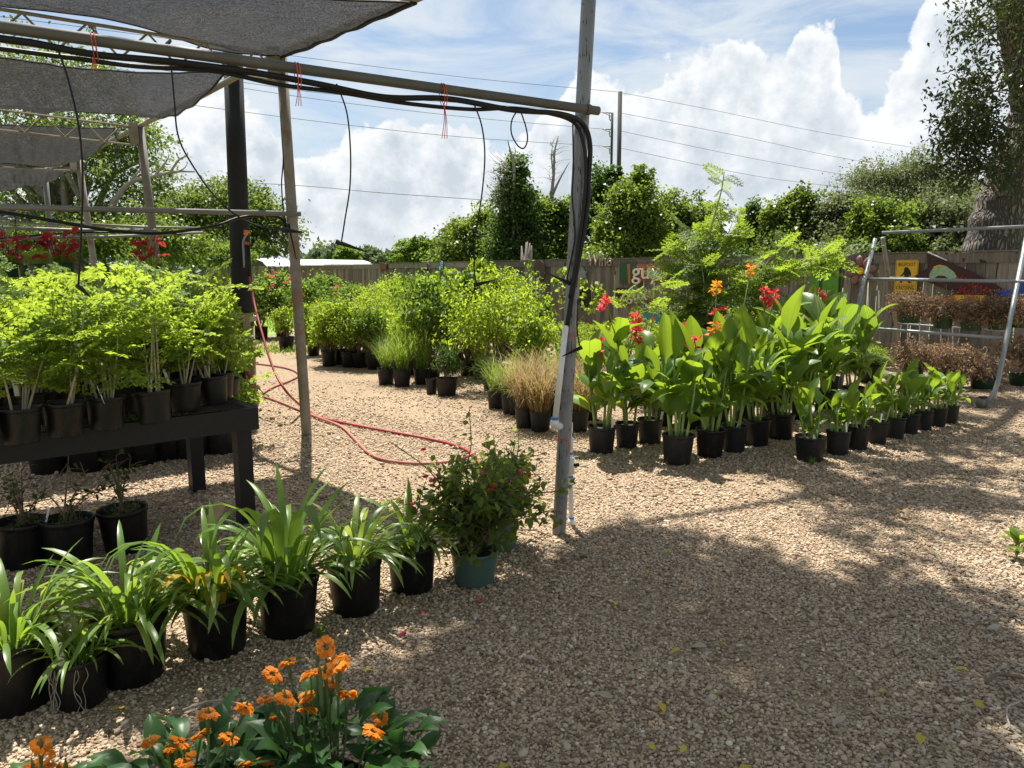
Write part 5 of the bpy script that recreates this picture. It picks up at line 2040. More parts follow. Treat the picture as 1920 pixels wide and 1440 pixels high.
# ------------------------------------------------------------------ crossandra with orange flowers
def crossandras():
    rng = np.random.default_rng(41)
    heads = {0: [(537, 1241), (609, 1216), (636, 1251), (581, 1268), (609, 1260), (508, 1269), (650, 1304), (495, 1310), (534, 1313), (519, 1347), (572, 1310), (575, 1335), (712, 1347), (700, 1377), (741, 1390), (628, 1240), (622, 1282)],
             1: [(370, 1336), (362, 1376), (439, 1319), (266, 1391), (308, 1400), (412, 1379), (416, 1402), (330, 1429), (442, 1430), (322, 1392), (346, 1425), (488, 1420)],
             2: [(80, 1385), (88, 1415), (110, 1433), (60, 1440)]}
    info = {0: (610, 1.74, 'crossandra with the tallest orange flower spikes at the bottom of the view', .235), 1: (365, 1.66, 'crossandra with big low orange flowers left of the tall spiked one', .22),
            2: (92, 1.58, 'crossandra showing a few orange flowers in the bottom left corner', .12)}
    for k, (uc, Y, label, rad) in info.items():
        b = A(uc, 1400, Y)
        b.z = 0
        root = potted('potted_crossandra', label, 'potted plant', b, .11, .20, 'black', 'crossandra pots at the bottom edge', rz=0)
        top = Vector((0, 0, .19))
        mbs, spk = MB(), MB()
        for i, (u, v) in enumerate(heads[k]):
            q = A(u, v + 6, Y + rng.uniform(-.07, .07)) - b
            base = Vector((q.x * .45 + rng.normal() * .02, q.y * .4 + rng.normal() * .02, .19))
            mid = base.lerp(q, .55) + Vector((rng.normal() * .01, rng.normal() * .01, .0))
            mbs.tube(spline([base, mid, q], 5), .0028, 6)
            put('flower', CFLOWER[i % 4], root, tuple(q + Vector((0, 0, .002))), (rng.uniform(.0, .7), rng.uniform(-.4, .4), rng.uniform(0, 6)), rng.uniform(.72, 1.05))
            # spike of bracts above or beside some heads
            if i % 2 == 0:
                d = (q - mid).normalized()
                spk.tube([q - d * .05, q - d * .02, q + d * .004, q + d * rng.uniform(.012, .028)], [.003, .0055, .005, .001], 6)
        for i in range(6 if k == 0 else 3):
            u0, v0 = heads[k][rng.integers(0, len(heads[k]))]
            q = A(u0 + rng.normal() * 18, v0 + rng.uniform(-10, 30), Y + rng.uniform(-.06, .06)) - b
            base = Vector((q.x * .5, q.y * .4, .19))
            d = (q - base).normalized()
            mbs.tube([base, base.lerp(q, .6)], .0028, 6)
            spk.tube([base.lerp(q, .62), base.lerp(q, .75), q, q + d * .02], [.003, .0058, .005, .001], 6)
        mbs.build('stem', M['stem_green'], root, True)
        spk.build('spike', M['spike_green'], root, True)
        n = (210, 180, 60)[k]
        for i in range(n):
            a = rng.random() * 6.28
            r = rad * math.sqrt(rng.random())
            z = .185 + (rng.random() ** .75) * (.20 if k == 0 else .15) * (1.1 - .5 * r / rad)
            put('leaf', CROSS[rng.integers(0, 4)], root, (math.cos(a) * r, math.sin(a) * r, z), (rng.normal() * .3, rng.normal() * .3, a + rng.normal() * .6), rng.uniform(.85, 1.5))


crossandras()


# ------------------------------------------------------------------ moringa
def compound(rng, L=.26, npin=4, pinL=.10, nl=4, ll=.028, lw=.022):
    """bipinnate leaf in its own frame: along +X, flat in XY, drooping"""
    P, D, N, Ls, Ws = [], [], [], [], []
    def pinna(o, d, length, nn):
        d = d / np.linalg.norm(d)
        side = np.cross(d, [0, 0, 1.0])
        side = side / max(np.linalg.norm(side), 1e-6)
        P.append(o); D.append(d); N.append(np.array([0, 0, 1.0])); Ls.append(length); Ws.append(.0035)
        for j in range(nn):
            t = (j + 1) / (nn + .3)
            c = o + d * length * t + np.array([0, 0, -.12 * length * t * t])
            for sg in (-1, 1):
                dd = side * sg + d * .45 + rng.normal(size=3) * .12 + np.array([0, 0, -.15])
                P.append(c); D.append(dd); N.append(np.array([0, 0, 1.0]) + rng.normal(size=3) * .25)
                s = rng.uniform(.75, 1.15)
                Ls.append(ll * s); Ws.append(lw * s)
        P.append(o + d * length * .98); D.append(d); N.append(np.array([0, 0, 1.0])); Ls.append(ll * 1.1); Ws.append(lw * 1.1)
    x = np.array([1.0, 0, 0])
    prev = np.zeros(3)
    for i in range(npin):
        t = (i + 1) / (npin + .2)
        c = np.array([L * t, 0, -.25 * L * t ** 2])
        P.append(prev); D.append(c - prev); N.append(np.array([0, 0, 1.0])); Ls.append(np.linalg.norm(c - prev)); Ws.append(.005)
        prev = c
        pl = pinL * (1.0 - .55 * t)
        nn = max(2, int(round(nl * (1.15 - .5 * t))))
        for sg in (-1, 1):
            pinna(c, np.array([.55, sg, -.12]), pl, nn)
    pinna(prev, x + np.array([0, 0, -.3]), pinL * .55, max(2, nl - 1))
    return (np.array(P), np.array(D, dtype=float), np.array(N, dtype=float), np.array(Ls), np.array(Ws))


def place_compound(f, leaf, pos, az, el, s, rng, roll=0.0):
    P, D, N, Ls, Ws = leaf
    m = np.array((Matrix.Rotation(az, 3, 'Z') @ Matrix.Rotation(-el, 3, 'Y') @ Matrix.Rotation(roll, 3, 'X')))
    f.blades(P @ m.T * s + np.array(pos), D @ m.T, N @ m.T, Ls * s, Ws * s, rng, .06, .1)


def moringa_variant(seed, H=.72, stems=4, leaves=8):
    rng = np.random.default_rng(seed)
    f = Fol(4)
    tmpl = [compound(np.random.default_rng(seed * 10 + i)) for i in range(3)]
    mb = MB()
    for s in range(stems):
        a = rng.random() * 6.28
        hh = H * rng.uniform(.5, 1.0)
        base = Vector((math.cos(a) * .035, math.sin(a) * .035, 0))
        top = base + Vector((math.cos(a) * .06 + rng.normal() * .05, math.sin(a) * .06 + rng.normal() * .05, hh))
        q = spline([base, base.lerp(top, .5) + Vector((rng.normal() * .012, rng.normal() * .012, 0)), top], 5)
        mb.tube(q, [.0062 * (1 - .65 * i / (len(q) - 1)) for i in range(len(q))], 5, False)
        for i in range(leaves):
            t = .46 + .54 * (i / (leaves - 1))
            p = q[min(len(q) - 1, int(t * (len(q) - 1)))]
            az = i * 2.4 + a + rng.normal() * .3
            el = R(rng.uniform(-8, 50)) + (R(15) if t > .9 else 0)
            place_compound(f, tmpl[rng.integers(0, 3)], p, az, el, rng.uniform(.6, 1.0), rng, rng.normal() * .5)
    return f.mesh('foliage', M['leaf_moringa']), mb.mesh('stem', M['stem_pale'], True)


MOR = [moringa_variant(i, H, st, lv) for i, (H, st, lv) in enumerate([(.52, 5, 7), (.58, 4, 8), (.48, 5, 7), (.66, 4, 8)])]


def moringa_bench():
    rng = random.Random(5)
    spots = [(20, 836, 'in the front row at the left edge of the bench', 0), (106, 822, 'in the front row, second pot from left', 1), (186, 809, 'in the front row, third pot from left', 2),
             (279, 797, 'in the tilted shiny pot on the bench front', 3), (339, 774, 'in the front row, second pot from the bench corner', 0), (392, 762, 'in the tilted pot nearest the bench corner', 1)]
    rest = [(-60, 850), (-50, 812), (40, 800), (70, 792), (150, 783), (222, 775), (245, 768), (300, 764), (360, 752), (405, 748),
            (10, 780), (100, 770), (180, 757), (262, 752), (330, 742), (380, 738), (-30, 790), (215, 748), (300, 738), (135, 752)]
    k = 0
    for (u, v, where, vi) in spots:
        p = G(u, v, BZ + .011) + Vector((0, .075, 0))
        tl = (0, 0)
        if 'tilted' in where:
            tl = (R(-5), R(4))
        root = potted('potted_moringa', 'feathery young moringa %s' % where, 'potted plant', p, .093, .165, 'black', 'moringa pots on the black bench', tilt=tl)
        s = rng.uniform(.9, 1.08)
        tag(put('foliage', MOR[vi][0], root, (0, 0, .14), (0, 0, 0), s), kind='stuff')
        put('stem', MOR[vi][1], root, (0, 0, .14), (0, 0, 0), s)
    mid = sorted([q for q in rest if q in rest[:10]])
    back = sorted(rest[10:])
    for i, (u, v) in enumerate(rest):
        p = G(u, v, BZ + .011) + Vector((0, .07, 0))
        if (u, v) in mid:
            lab = 'feathery young moringa in the middle row on the bench, %s' % ORD[mid.index((u, v))]
        else:
            lab = 'feathery young moringa in the back row on the bench, %s' % ORD[back.index((u, v))]
        root = potted('potted_moringa', lab, 'potted plant', p, .09, .16, 'black', 'moringa pots on the black bench')
        s = rng.uniform(.88, 1.06)
        vi = (i * 3 + 1) % 4
        tag(put('foliage', MOR[vi][0], root, (0, 0, .14), (0, 0, 0), s), kind='stuff')
        put('stem', MOR[vi][1], root, (0, 0, .14), (0, 0, 0), s)


moringa_bench()


def moringa_trees():
    rng = np.random.default_rng(61)
    tm = [compound(np.random.default_rng(600 + i), .46, 6, .18, 6, .042, .030) for i in range(3)]

    def tree(label, base, stems, wood='stem_pale'):
        root = potted('moringa_tree', label, 'tree', base, .17, .30, 'black')
        root.rotation_euler = (0, 0, 0)
        f = Fol(4)
        mb = MB()
        for pts, r0, lv, s in stems:
            q = spline([Vector(p) - base for p in pts], 6)
            mb.tube(q, [r0 * (1 - .75 * i / (len(q) - 1)) for i in range(len(q))], 6, False)
            lv = int(lv * (2.1 if base.y > 9 else 1.0))
            for i in range(lv):
                t = .25 + .75 * ((i + .5) / lv)
                p = q[min(len(q) - 1, int(t * (len(q) - 1)))]
                place_compound(f, tm[rng.integers(0, 3)], p, i * 2.4 + rng.normal() * .4, R(rng.uniform(-30, 50)), s * rng.uniform(.6, .95), rng, rng.normal() * .5)
        tag(put('crown', f.mesh('crown', M['leaf_moringa_tree']), root), kind='stuff')
        mb.build('trunk', M[wood], root, True)
        return root
    b = A(1300, 512, 9.6)
    b.z = 0
    Y = 9.6
    S = lambda u, v, dy=0: A(u, v, Y + dy)
    tree('tall feathery moringa tree behind the red cannas, one thin stem reaching into the sky', b,
         [([b, S(1305, 600), S(1318, 500), S(1335, 420), S(1352, 360), S(1358, 322)], .022, 13, .62),
          ([b, S(1290, 600), S(1280, 520), S(1270, 450, .2)], .018, 14, 1.0), ([b, S(1320, 600), S(1350, 520), S(1372, 450)], .018, 14, 1.0),
          ([b, S(1310, 620), S(1320, 540, -.3), S(1310, 470, -.3)], .016, 14, .95),
          ([b, S(1330, 620), S(1380, 560, .2), S(1400, 500, .3)], .014, 11, .95), ([b, S(1290, 560), S(1288, 480), S(1284, 420)], .014, 12, .9), ([b, S(1325, 560), S(1350, 480), S(1376, 410)], .014, 12, .9), ([b, S(1300, 560, .2), S(1318, 470, .3), S(1322, 415, .3)], .014, 12, .9), ([b, S(1310, 640), S(1330, 580, -.4), S(1345, 540, -.5)], .012, 11, .9)])
    b = A(1395, 512, 9.9)
    b.z = 0
    Y = 9.9
    tree('moringa with a long branch arching right over the fence signs', b,
         [([b, S(1400, 600), S(1430, 545), S(1480, 510), S(1535, 485), S(1590, 465)], .02, 16, 1.05), ([b, S(1405, 600), S(1415, 540), S(1440, 490), S(1475, 455)], .016, 12, .95),
          ([b, S(1420, 580), S(1470, 520, -.2), S(1510, 500, -.3), S(1560, 470, -.3)], .014, 12, .95)])
    b = A(1215, 512, 8.6)
    b.z = 0
    Y = 8.6
    tree('low moringa sapling spreading in front of the white lettered fence signs', b,
         [([b, S(1212, 620), S(1200, 560), S(1190, 530)], .01, 7, .8), ([b, S(1220, 620), S(1235, 560), S(1245, 520)], .01, 7, .8), ([b, S(1212, 640), S(1180, 590), S(1160, 560)], .009, 6, .75)])


moringa_trees()


# ------------------------------------------------------------------ cannas
def canna(root, h, rad, height, rng, key='green', stems=4, flower=None, nleaf=4, lsize=1.0):
    mb = MB()
    tops = []
    for s in range(stems):
        a = 6.283 * s / stems + rng.uniform(-.5, .5)
        r0 = rad * rng.uniform(.15, .6)
        base = Vector((math.cos(a) * r0, math.sin(a) * r0, h * .84))
        hh = height * rng.uniform(.66, 1.14)
        top = base + Vector((math.cos(a) * hh * .10 + rng.uniform(-.04, .04), math.sin(a) * hh * .10 + rng.uniform(-.04, .04), hh * .62))
        q = [base, base.lerp(top, .5) + Vector((rng.uniform(-.01, .01), rng.uniform(-.01, .01), 0)), top]
        q = spline(q, 4)
        mb.tube(q, [.0125 * (1 - .45 * i / (len(q) - 1)) for i in range(len(q))], 7)
        a0 = rng.uniform(0, 6.28)
        for i in range(nleaf):
            t = .28 + .72 * i / max(1, nleaf - 1)
            p = q[min(len(q) - 1, int(t * (len(q) - 1)))]
            vi = rng.choice([2, 4, 3, 1]) if i < nleaf / 2 else rng.choice([0, 1, 3, 5, 0])
            sz = lsize * rng.uniform(.62, 1.16) * (height / .95) ** .5
            put('leaf', CANNA[key][vi], root, tuple(p), (rng.uniform(-.12, .12), rng.uniform(-.12, .12), a0 + i * 2.5 + rng.uniform(-.4, .4)), (sz, sz * rng.uniform(.95, 1.3), sz))
        tops.append(top)
    if flower:
        for (kind, fu, fv) in flower:
            e = A(fu, fv, root.location.y) - root.location
            t = min(tops, key=lambda q: (q - e).length)
            mb.tube([t, (t + e) / 2 + Vector((.01, 0, 0)), e], [.008, .006, .004], 6)
            for j in range(3):
                put('flower', rng.choice(CANNAFL if kind == 'red' else CANNAFO), root, tuple(e + Vector((rng.uniform(-.03, .03), rng.uniform(-.03, .03), -.045 * j))), (rng.uniform(-.5, .5), rng.uniform(-.5, .5), rng.uniform(0, 6)), rng.uniform(.6, .85))
    mb.build('stem', M['stem_canna'], root, True)


def cannas():
    rng = random.Random(23)
    #  u, v(front of pot base), rad, h, height, leaf kind, stems, flowers, label
    rows = [(1130, 852, .120, .225, 1.02, 'green', 4, [('red', 1132, 562), ('red', 1120, 640)], 'canna in a ribbed pot nearest the steel pole, a red flower at its top', 'ribbed'),
            (1178, 842, .105, .215, .78, 'green', 3, [('red', 1190, 596), ('red', 1194, 622)], 'canna with a tall red flower spike, second pot from the steel pole', 'charcoal'),
            (1222, 834, .115, .22, .70, 'green', 3, None, 'leafy canna third from the steel pole with one leaf bent down to its pot', 'ribbed'),
            (1275, 874, .128, .235, .88, 'green', 5, None, 'canna in the frontmost pot with a bright translucent leaf', 'ribbed'),
            (1336, 860, .122, .23, .86, 'green', 5, [('red', 1298, 636)], 'canna just right of the frontmost pot, red flowers', 'black'),
            (1380, 850, .112, .225, .92, 'green', 4, [('orange', 1334, 610)], 'canna in a narrow pot, third in the front rank, orange flower', 'charcoal'),
            (1424, 838, .122, .23, .95, 'green', 5, None, 'canna fourth in the front rank with broad upright leaves', 'black'),
            (1470, 826, .122, .23, 1.10, 'green', 5, None, 'tall leafy canna fifth in the front rank', 'black'),
            (1245, 800, .12, .23, .78, 'green', 4, [('red', 1278, 612), ('red', 1300, 640)], 'canna in the second rank behind the frontmost pot', 'black'),
            (1300, 806, .12, .23, .82, 'green', 4, [('red', 1343, 580), ('orange', 1338, 532)], 'canna in the second rank bearing stacked red and orange flowers', 'black'),
            (1350, 800, .12, .23, .90, 'green', 4, [('orange', 1412, 500)], 'canna in the second rank under the highest orange flower', 'black'),
            (1400, 792, .12, .23, .95, 'green', 4, [('red', 1458, 550), ('red', 1438, 545), ('red', 1440, 560)], 'canna in the second rank behind the fourth front pot', 'black'),
            (1450, 785, .12, .23, 1.05, 'green', 5, None, 'canna in the second rank with upright pointed leaves', 'black'),
            (1510, 790, .12, .23, 1.15, 'green', 5, None, 'very tall canna left of the striped one', 'black'),
            (1500, 760, .12, .23, 1.12, 'green', 4, [('red', 1502, 568), ('red', 1512, 582)], 'canna in the back rank with small red flowers', 'black'),
            (1555, 775, .125, .23, 1.12, 'striped', 5, None, 'canna with yellow striped leaves, left of the two', 'black'),
            (1605, 765, .125, .23, 1.10, 'striped', 6, None, 'canna with yellow striped leaves at the right end of the tall rank', 'black'),
            (1560, 742, .12, .23, 1.10, 'green', 4, [('red', 1540, 548), ('orange', 1546, 572), ('red', 1534, 598)], 'back rank canna with red and orange flowers near the leaning rack leg', 'black')]
    for (u, v, rad, h, hh, key, st, fl, label, pk) in rows:
        p = G(u, v) + Vector((0, rad * .8, 0))
        root = potted('potted_canna', label, 'potted plant', p, rad, h, pk, 'potted cannas on the gravel', rz=0)
        canna(root, h, rad, hh, rng, key, st + 1, fl, 5)
    low = [(1527, 868, .122, .20, .46), (1578, 855, .10, .20, .44), (1614, 845, .10, .20, .40), (1650, 834, .10, .20, .52), (1684, 824, .095, .20, .50), (1711, 815, .095, .195, .46), (1738, 808, .09, .19, .44), (1764, 801, .09, .19, .44), (1787, 795, .088, .185, .38)]
    for i, (u, v, rad, h, hh) in enumerate(low):
        p = G(u, v) + Vector((0, rad * .8, 0))
        where = 'frontmost and widest pot' if i == 0 else ('last pot at the right end' if i == len(low) - 1 else '%s pot' % ('second', 'third', 'fourth', 'fifth', 'sixth', 'seventh', 'eighth')[i - 1])
        root = potted('potted_canna', 'short young canna, %s of the low slanting row at right' % where, 'potted plant', p, rad, h, 'charcoal', 'short cannas in a slanting row')
        canna(root, h, rad, hh, rng, 'green', 5, None, 4, .82)


cannas()
# ------------------------------------------------------------------ shrub and grass meshes (unit height 1, radius about .5)
def shrub_variant(seed, mat, n, L, W, k=6, loose=.2, shape='round'):
    rng = np.random.default_rng(seed)
    if shape == 'round':
        ells = [((0, 0, .55), (.42, .42, .42)), ((.12, .05, .3), (.33, .33, .25)), ((-.1, .1, .78), (.26, .26, .22))]
    elif shape == 'tall':
        ells = [((0, 0, .45), (.30, .30, .40)), ((.06, 0, .78), (.24, .24, .24)), ((-.12, .05, .6), (.2, .2, .25))]
    else:
        ells = [((0, 0, .6), (.5, .5, .34)), ((.2, 0, .35), (.3, .3, .25)), ((-.2, .1, .4), (.3, .3, .3))]
    me, C = crown_mesh('foliage', ells, n, M[mat], rng, L, W, k=k, out=.7, spread=loose, shell=(.25, 1.05), per=16, rough=.28)
    mb = MB()
    ix = rng.choice(len(C), min(16, len(C)), replace=False)
    for i in ix:
        mb.tube(wobble((rng.normal() * .03, rng.normal() * .03, 0), C[i], 4, .06, rng), [.013, .011, .009, .006, .003], 5, False)
    return me, mb.mesh('stem', M['twig'], True)


def grass_variant(seed, mat, n, H, droop=(20, 110), width=.007):
    rng = np.random.default_rng(seed)
    Vs, Qs, Rs = [], [], []
    b = 0
    ns = 5
    for i in range(n):
        a = rng.random() * 6.28
        e0 = R(rng.uniform(62, 88))
        bend = R(rng.uniform(*droop))
        L = H * rng.uniform(.55, 1.1)
        x = z = 0.0
        r0 = .06 * math.sqrt(rng.random())
        a2 = rng.random() * 6.28
        ox, oy = math.cos(a2) * r0, math.sin(a2) * r0
        ca, sa = math.cos(a), math.sin(a)
        for j in range(ns + 1):
            t = j / ns
            e = e0 - bend * t ** 1.5
            w = width * (1 - .85 * t) * .5
            Vs += [(ox + ca * x - sa * w, oy + sa * x + ca * w, z), (ox + ca * x + sa * w, oy + sa * x - ca * w, z)]
            x += math.cos(e) * L / ns
            z += math.sin(e) * L / ns
        for j in range(ns):
            q = b + 2 * j
            Qs.append((q, q + 1, q + 3, q + 2))
        Rs += [rng.random()] * ns
        b += 2 * (ns + 1)
    return np_mesh('foliage', np.array(Vs), np.array(Qs), M[mat], np.array(Rs))


SH = {'bright': [shrub_variant(100 + i, 'leaf_bright', 2200, .075, .042) for i in range(3)],
      'mid': [shrub_variant(110 + i, 'leaf_mid', 2400, .068, .037) for i in range(3)],
      'dark': [shrub_variant(120 + i, 'leaf_dark', 2600, .06, .032) for i in range(2)],
      'duranta': [shrub_variant(130 + i, 'leaf_bright', 4200, .044, .024, 4, .17, 'wide') for i in range(3)],
      'tall': [shrub_variant(140 + i, 'leaf_mid', 1500, .08, .055, 6, .2, 'tall') for i in range(2)],
      'olive': [shrub_variant(160 + i, 'leaf_vine', 1500, .07, .03, 6, .15, 'tall') for i in range(2)],
      'airy': [shrub_variant(170 + i, 'leaf_bright', 700, .085, .045, 6, .12, 'round') for i in range(2)],
      'vine': [shrub_variant(150, 'leaf_bright', 900, .075, .058, 6, .22, 'tall')]}
GR = {'green': [grass_variant(1, 'grass_green', 190, .55), grass_variant(2, 'grass_green', 170, .6)],
      'tan': [grass_variant(3, 'grass_tan', 240, .46, (50, 150)), grass_variant(4, 'grass_tan', 230, .5, (40, 140))],
      'mixed': [grass_variant(5, 'grass_green', 170, .45, (40, 140))]}


def shrub_pot(kind, label, p, rad, h, height, width=None, group=None, pot='black', vi=None, cat='potted plant', name='potted_shrub'):
    root = potted(name, label, cat, p, rad, h, pot, group)
    vs = SH[kind]
    f, s = vs[random.randrange(len(vs)) if vi is None else vi]
    w = width or height * .9
    tag(put('foliage', f, root, (0, 0, h * .8), (0, 0, 0), (w, w, height)), kind='stuff')
    put('stem', s, root, (0, 0, h * .8), (0, 0, 0), (w, w, height))
    return root


def grass_pot(kind, label, p, rad, h, s, group=None, pot='charcoal'):
    root = potted('potted_grass', label, 'potted plant', p, rad, h, pot, group)
    tag(put('foliage', random.choice(GR[kind]), root, (0, 0, h * .86), (0, 0, 0), s), kind='stuff')
    return root


def bed():
    random.seed(99)
    # hand placed front rank
    front = [('bright', 614, 688, .13, .25, .72, 'bright green shrub with a white tag, first pot left of the bed front'), ('bright', 652, 690, .14, .26, .85, 'bright green shrub in the wide black pot at the left of the bed'),
             ('mid', 700, 694, .13, .25, .70, 'leafy shrub between the wide pot and the grasses'), ('bright', 585, 668, .12, .22, .75, 'bright shrub just right of the rusty pole'),
             ('dark', 836, 744, .135, .22, .42, 'compact glossy shrub in the frontmost charcoal pot of the bed')]
    for kind, u, v, rad, h, hh, label in front:
        shrub_pot(kind, label, G(u, v) + Vector((0, rad, 0)), rad, h, hh, pot='charcoal' if kind == 'dark' else 'black')
    gr = [(722, 722, 'grass tuft, leftmost of the green grass pots'), (752, 726, 'grass tuft, second of the green grass pots'), (790, 722, 'grass tuft, third of the green grass pots'), (768, 704, 'grass tuft behind the second green grass pot'),
          (738, 702, 'grass tuft behind the leftmost green grass pot'), (900, 712, 'grass tuft right of the compact glossy shrub'), (885, 700, 'grass tuft behind and right of the compact glossy shrub')]
    for u, v, label in gr:
        grass_pot('green', 'bright green ' + label, G(u, v) + Vector((0, .1, 0)), .12, .22, random.uniform(1.0, 1.25), 'pots of green grass')
    # empty pot
    o = potted('empty_pot', 'small pale grey pot standing beside the compact glossy shrub', 'pot', G(808, 740) + Vector((0, .08, 0)), .075, .19, 'charcoal')
    # tan fountain grass
    tan = [(930, 768, 'mixed', 'leftmost of the fountain grass row, greenish'), (958, 778, 'mixed', 'second of the fountain grass row, greenish'), (985, 805, 'tan', 'tan fountain grass in the frontmost grass pot'), (1014, 812, 'tan', 'tan fountain grass in the pot just left of the steel pole'),
           (1085, 812, 'tan', 'tan fountain grass just right of the steel pole'), (970, 780, 'tan', 'tan fountain grass behind the frontmost grass pot'), (1000, 778, 'tan', 'tan fountain grass in the middle of the back grass row'), (1030, 785, 'tan', 'tan fountain grass behind the steel pole'),
           (1070, 785, 'tan', 'tan fountain grass behind the pole on its right side'), (1105, 790, 'tan', 'tan fountain grass beside the first canna pot'), (1035, 760, 'mixed', 'greenish fountain grass at the back behind the pole'), (990, 752, 'mixed', 'greenish fountain grass at the back of the grass group')]
    for u, v, kd, label in tan:
        grass_pot(kd, label, G(u, v) + Vector((0, .1, 0)), .105, .20, random.uniform(1.2, 1.5), 'fountain grass pots left of the steel pole')
    # the deep bed: silhouettes by apparent top
    tops = [(440, 560), (500, 545), (560, 540), (620, 548), (680, 528), (720, 512), (800, 522), (860, 522), (900, 500), (950, 508), (985, 560), (1010, 596), (1060, 604), (1100, 604), (1200, 618), (1260, 590), (1320, 560), (1400, 570), (1500, 625), (1650, 650)]
    def top_at(u):
        for (a, b), (c, d) in zip(tops, tops[1:]):
            if a <= u <= c:
                return b + (d - b) * (u - a) / (c - a)
        return 600
    kinds_l = ['dark', 'mid', 'duranta', 'bright', 'mid']
    words = {'dark': 'dark shrub', 'mid': 'mid green shrub', 'duranta': 'fine leaved yellow-green shrub', 'bright': 'bright green shrub', 'tall': 'upright shrub', 'olive': 'narrow leaved shrub', 'airy': 'open twiggy shrub'}
    rowsw = ['at the foot of the fence', 'in the second row from the fence', 'in the third row from the fence', 'in the fourth row from the fence', 'in the fifth row from the fence', 'in the sixth row from the fence', 'in the seventh row from the fence', 'in the eighth row from the fence', 'in the ninth row from the fence']
    marks = [(590, 'by the rusty pole'), (625, 'under the shed roof end'), (665, 'above the wide black pot'), (695, 'left of the metal pig'), (725, 'below the metal pig'), (762, 'right of the metal pig'), (800, 'below the metal bird'), (840, 'below the striped ornament'), (880, 'behind the drip stake'),
             (920, 'behind the climbing plants'), (960, 'below the green oval'), (1005, 'below the blue oval'), (1040, 'left of the steel pole'), (1075, 'behind the steel pole'), (1110, 'right of the steel pole'), (1145, 'below the Wine lettering'), (1185, 'below the gux letters'), (1220, 'below the guy letters'), (1265, 'left of the tall moringa'), (1310, 'under the tall moringa'),
             (1350, 'right of the tall moringa'), (1400, 'under the arching moringa'), (1450, 'under the moringa branch'), (1500, 'below the arched panel'), (1550, 'below the green square sign'), (1610, 'by the leaning rack leg')]
    n = 0
    used = set()
    for i in range(0, 26):
        for j in range(0, 9):
            s = 1.2 + i * .92 + random.uniform(-.25, .25)
            dp = .75 + j * .88 + random.uniform(-.22, .22)
            p = F0 + FT * s + FN * dp
            u, v = proj((p.x, p.y, 0))
            if p.y < 7.4 or u < 575 or u > 1640:
                continue
            # front line of the bed
            if u < 840:
                vf = 678 + (u - 575) * (735 - 678) / 265
            elif u < 1020:
                vf = 720 + (u - 840) * .28
            else:
                vf = 775 - (u - 1020) * .05
            if v > vf - 6:
                continue
            zt = CAMH - (top_at(u) - 512) / FPX * p.y
            hp = .24
            hh = min(zt - hp * .8, 1.75)
            if u > 985:
                hh = min(hh, .95)
            hh *= random.uniform(.62, 1.06)
            if hh < .22:
                hh = .22
            big = hh > .95
            if 655 < u < 900 and p.y > 12.5:
                kind = random.choice(['duranta', 'duranta', 'bright', 'mid', 'airy'])
            elif 860 < u < 985:
                kind = random.choice(['bright', 'tall', 'bright', 'mid', 'airy'])
            elif u > 985:
                kind = random.choice(['bright', 'airy', 'mid', 'duranta', 'bright', 'duranta'])
            else:
                kind = random.choice(['bright', 'bright', 'duranta', 'airy', 'mid', 'duranta', 'tall'])
            if big and kind in ('airy', 'bright'):
                kind = random.choice(['duranta', 'duranta', 'mid'])
            lm = min(marks, key=lambda q: abs(q[0] - u))[1]
            lab = '%s %s, %s' % (words[kind], rowsw[j], lm)
            if lab in used:
                continue
            used.add(lab)
            shrub_pot(kind, lab, p, .15, hp, hh, max(.5, min(1.15, hh * random.uniform(.65, 1.1))), 'shrubs massed deep in the potted bed: ' + kind)
            n += 1
    # trellised vine with big leaves in front of the thicket
    p = G(935, 715)
    r = shrub_pot('vine', 'tall climbing plant with heart shaped leaves on canes, centre of the bed', p, .14, .24, 1.28, .8)
    mb = MB()
    for (dx, dy) in ((-.1, 0), (.12, .05), (.05, -.1), (.3, .1)):
        mb.tube([(dx * .4, dy * .4, .2), (dx, dy, 1.35)], .008, 5)
    mb.build('cane', M['bamboo'], r)
    r = shrub_pot('vine', 'tall climbing plant left of the pole, sending a shoot up above the fence', G(905, 680), .14, .24, 1.55, .85)
    r = shrub_pot('tall', 'loose upright shrub between the climbing plants and the steel pole', G(1000, 705), .14, .24, .9, .8)
    # leafy sprays in front of the round signs
    p = G(1075, 690)
    root = potted('potted_shrub', 'spindly shrub whose pale leafy sprays rise in front of the round fence signs', 'potted plant', p, .14, .24, 'black')
    root.rotation_euler = (0, 0, 0)
    rng = np.random.default_rng(14)
    f = Fol(6)
    mb = MB()
    for tip in ((992, 492), (1058, 505), (1020, 560), (1110, 540), (1085, 520), (1040, 520), (1115, 530)):
        q = spline([Vector((0, 0, .2)), (A(1070 + (tip[0] - 1070) * .3, 610, p.y) - p), A(tip[0] + 12, tip[1] + 22, p.y) - p, A(tip[0], tip[1], p.y - .1) - p], 8)
        mb.tube(q, [.008 * (1 - .8 * i / (len(q) - 1)) for i in range(len(q))], 5, False)
        qq = q[len(q) // 2:]
        m = 34
        P = np.array([qq[rng.integers(0, len(qq))] + Vector(rng.normal(size=3)) * .03 for _ in range(m)])
        f.blades(P, rand_dirs(m, rng) + np.array([0, 0, -.2]), rand_dirs(m, rng) + np.array([0, 0, 1]), .085 * rng.uniform(.7, 1.2, m), .055, rng, .2)
    tag(put('foliage', f.mesh('foliage', M['leaf_bright']), root), kind='stuff')
    mb.build('stem', M['twig'], root)
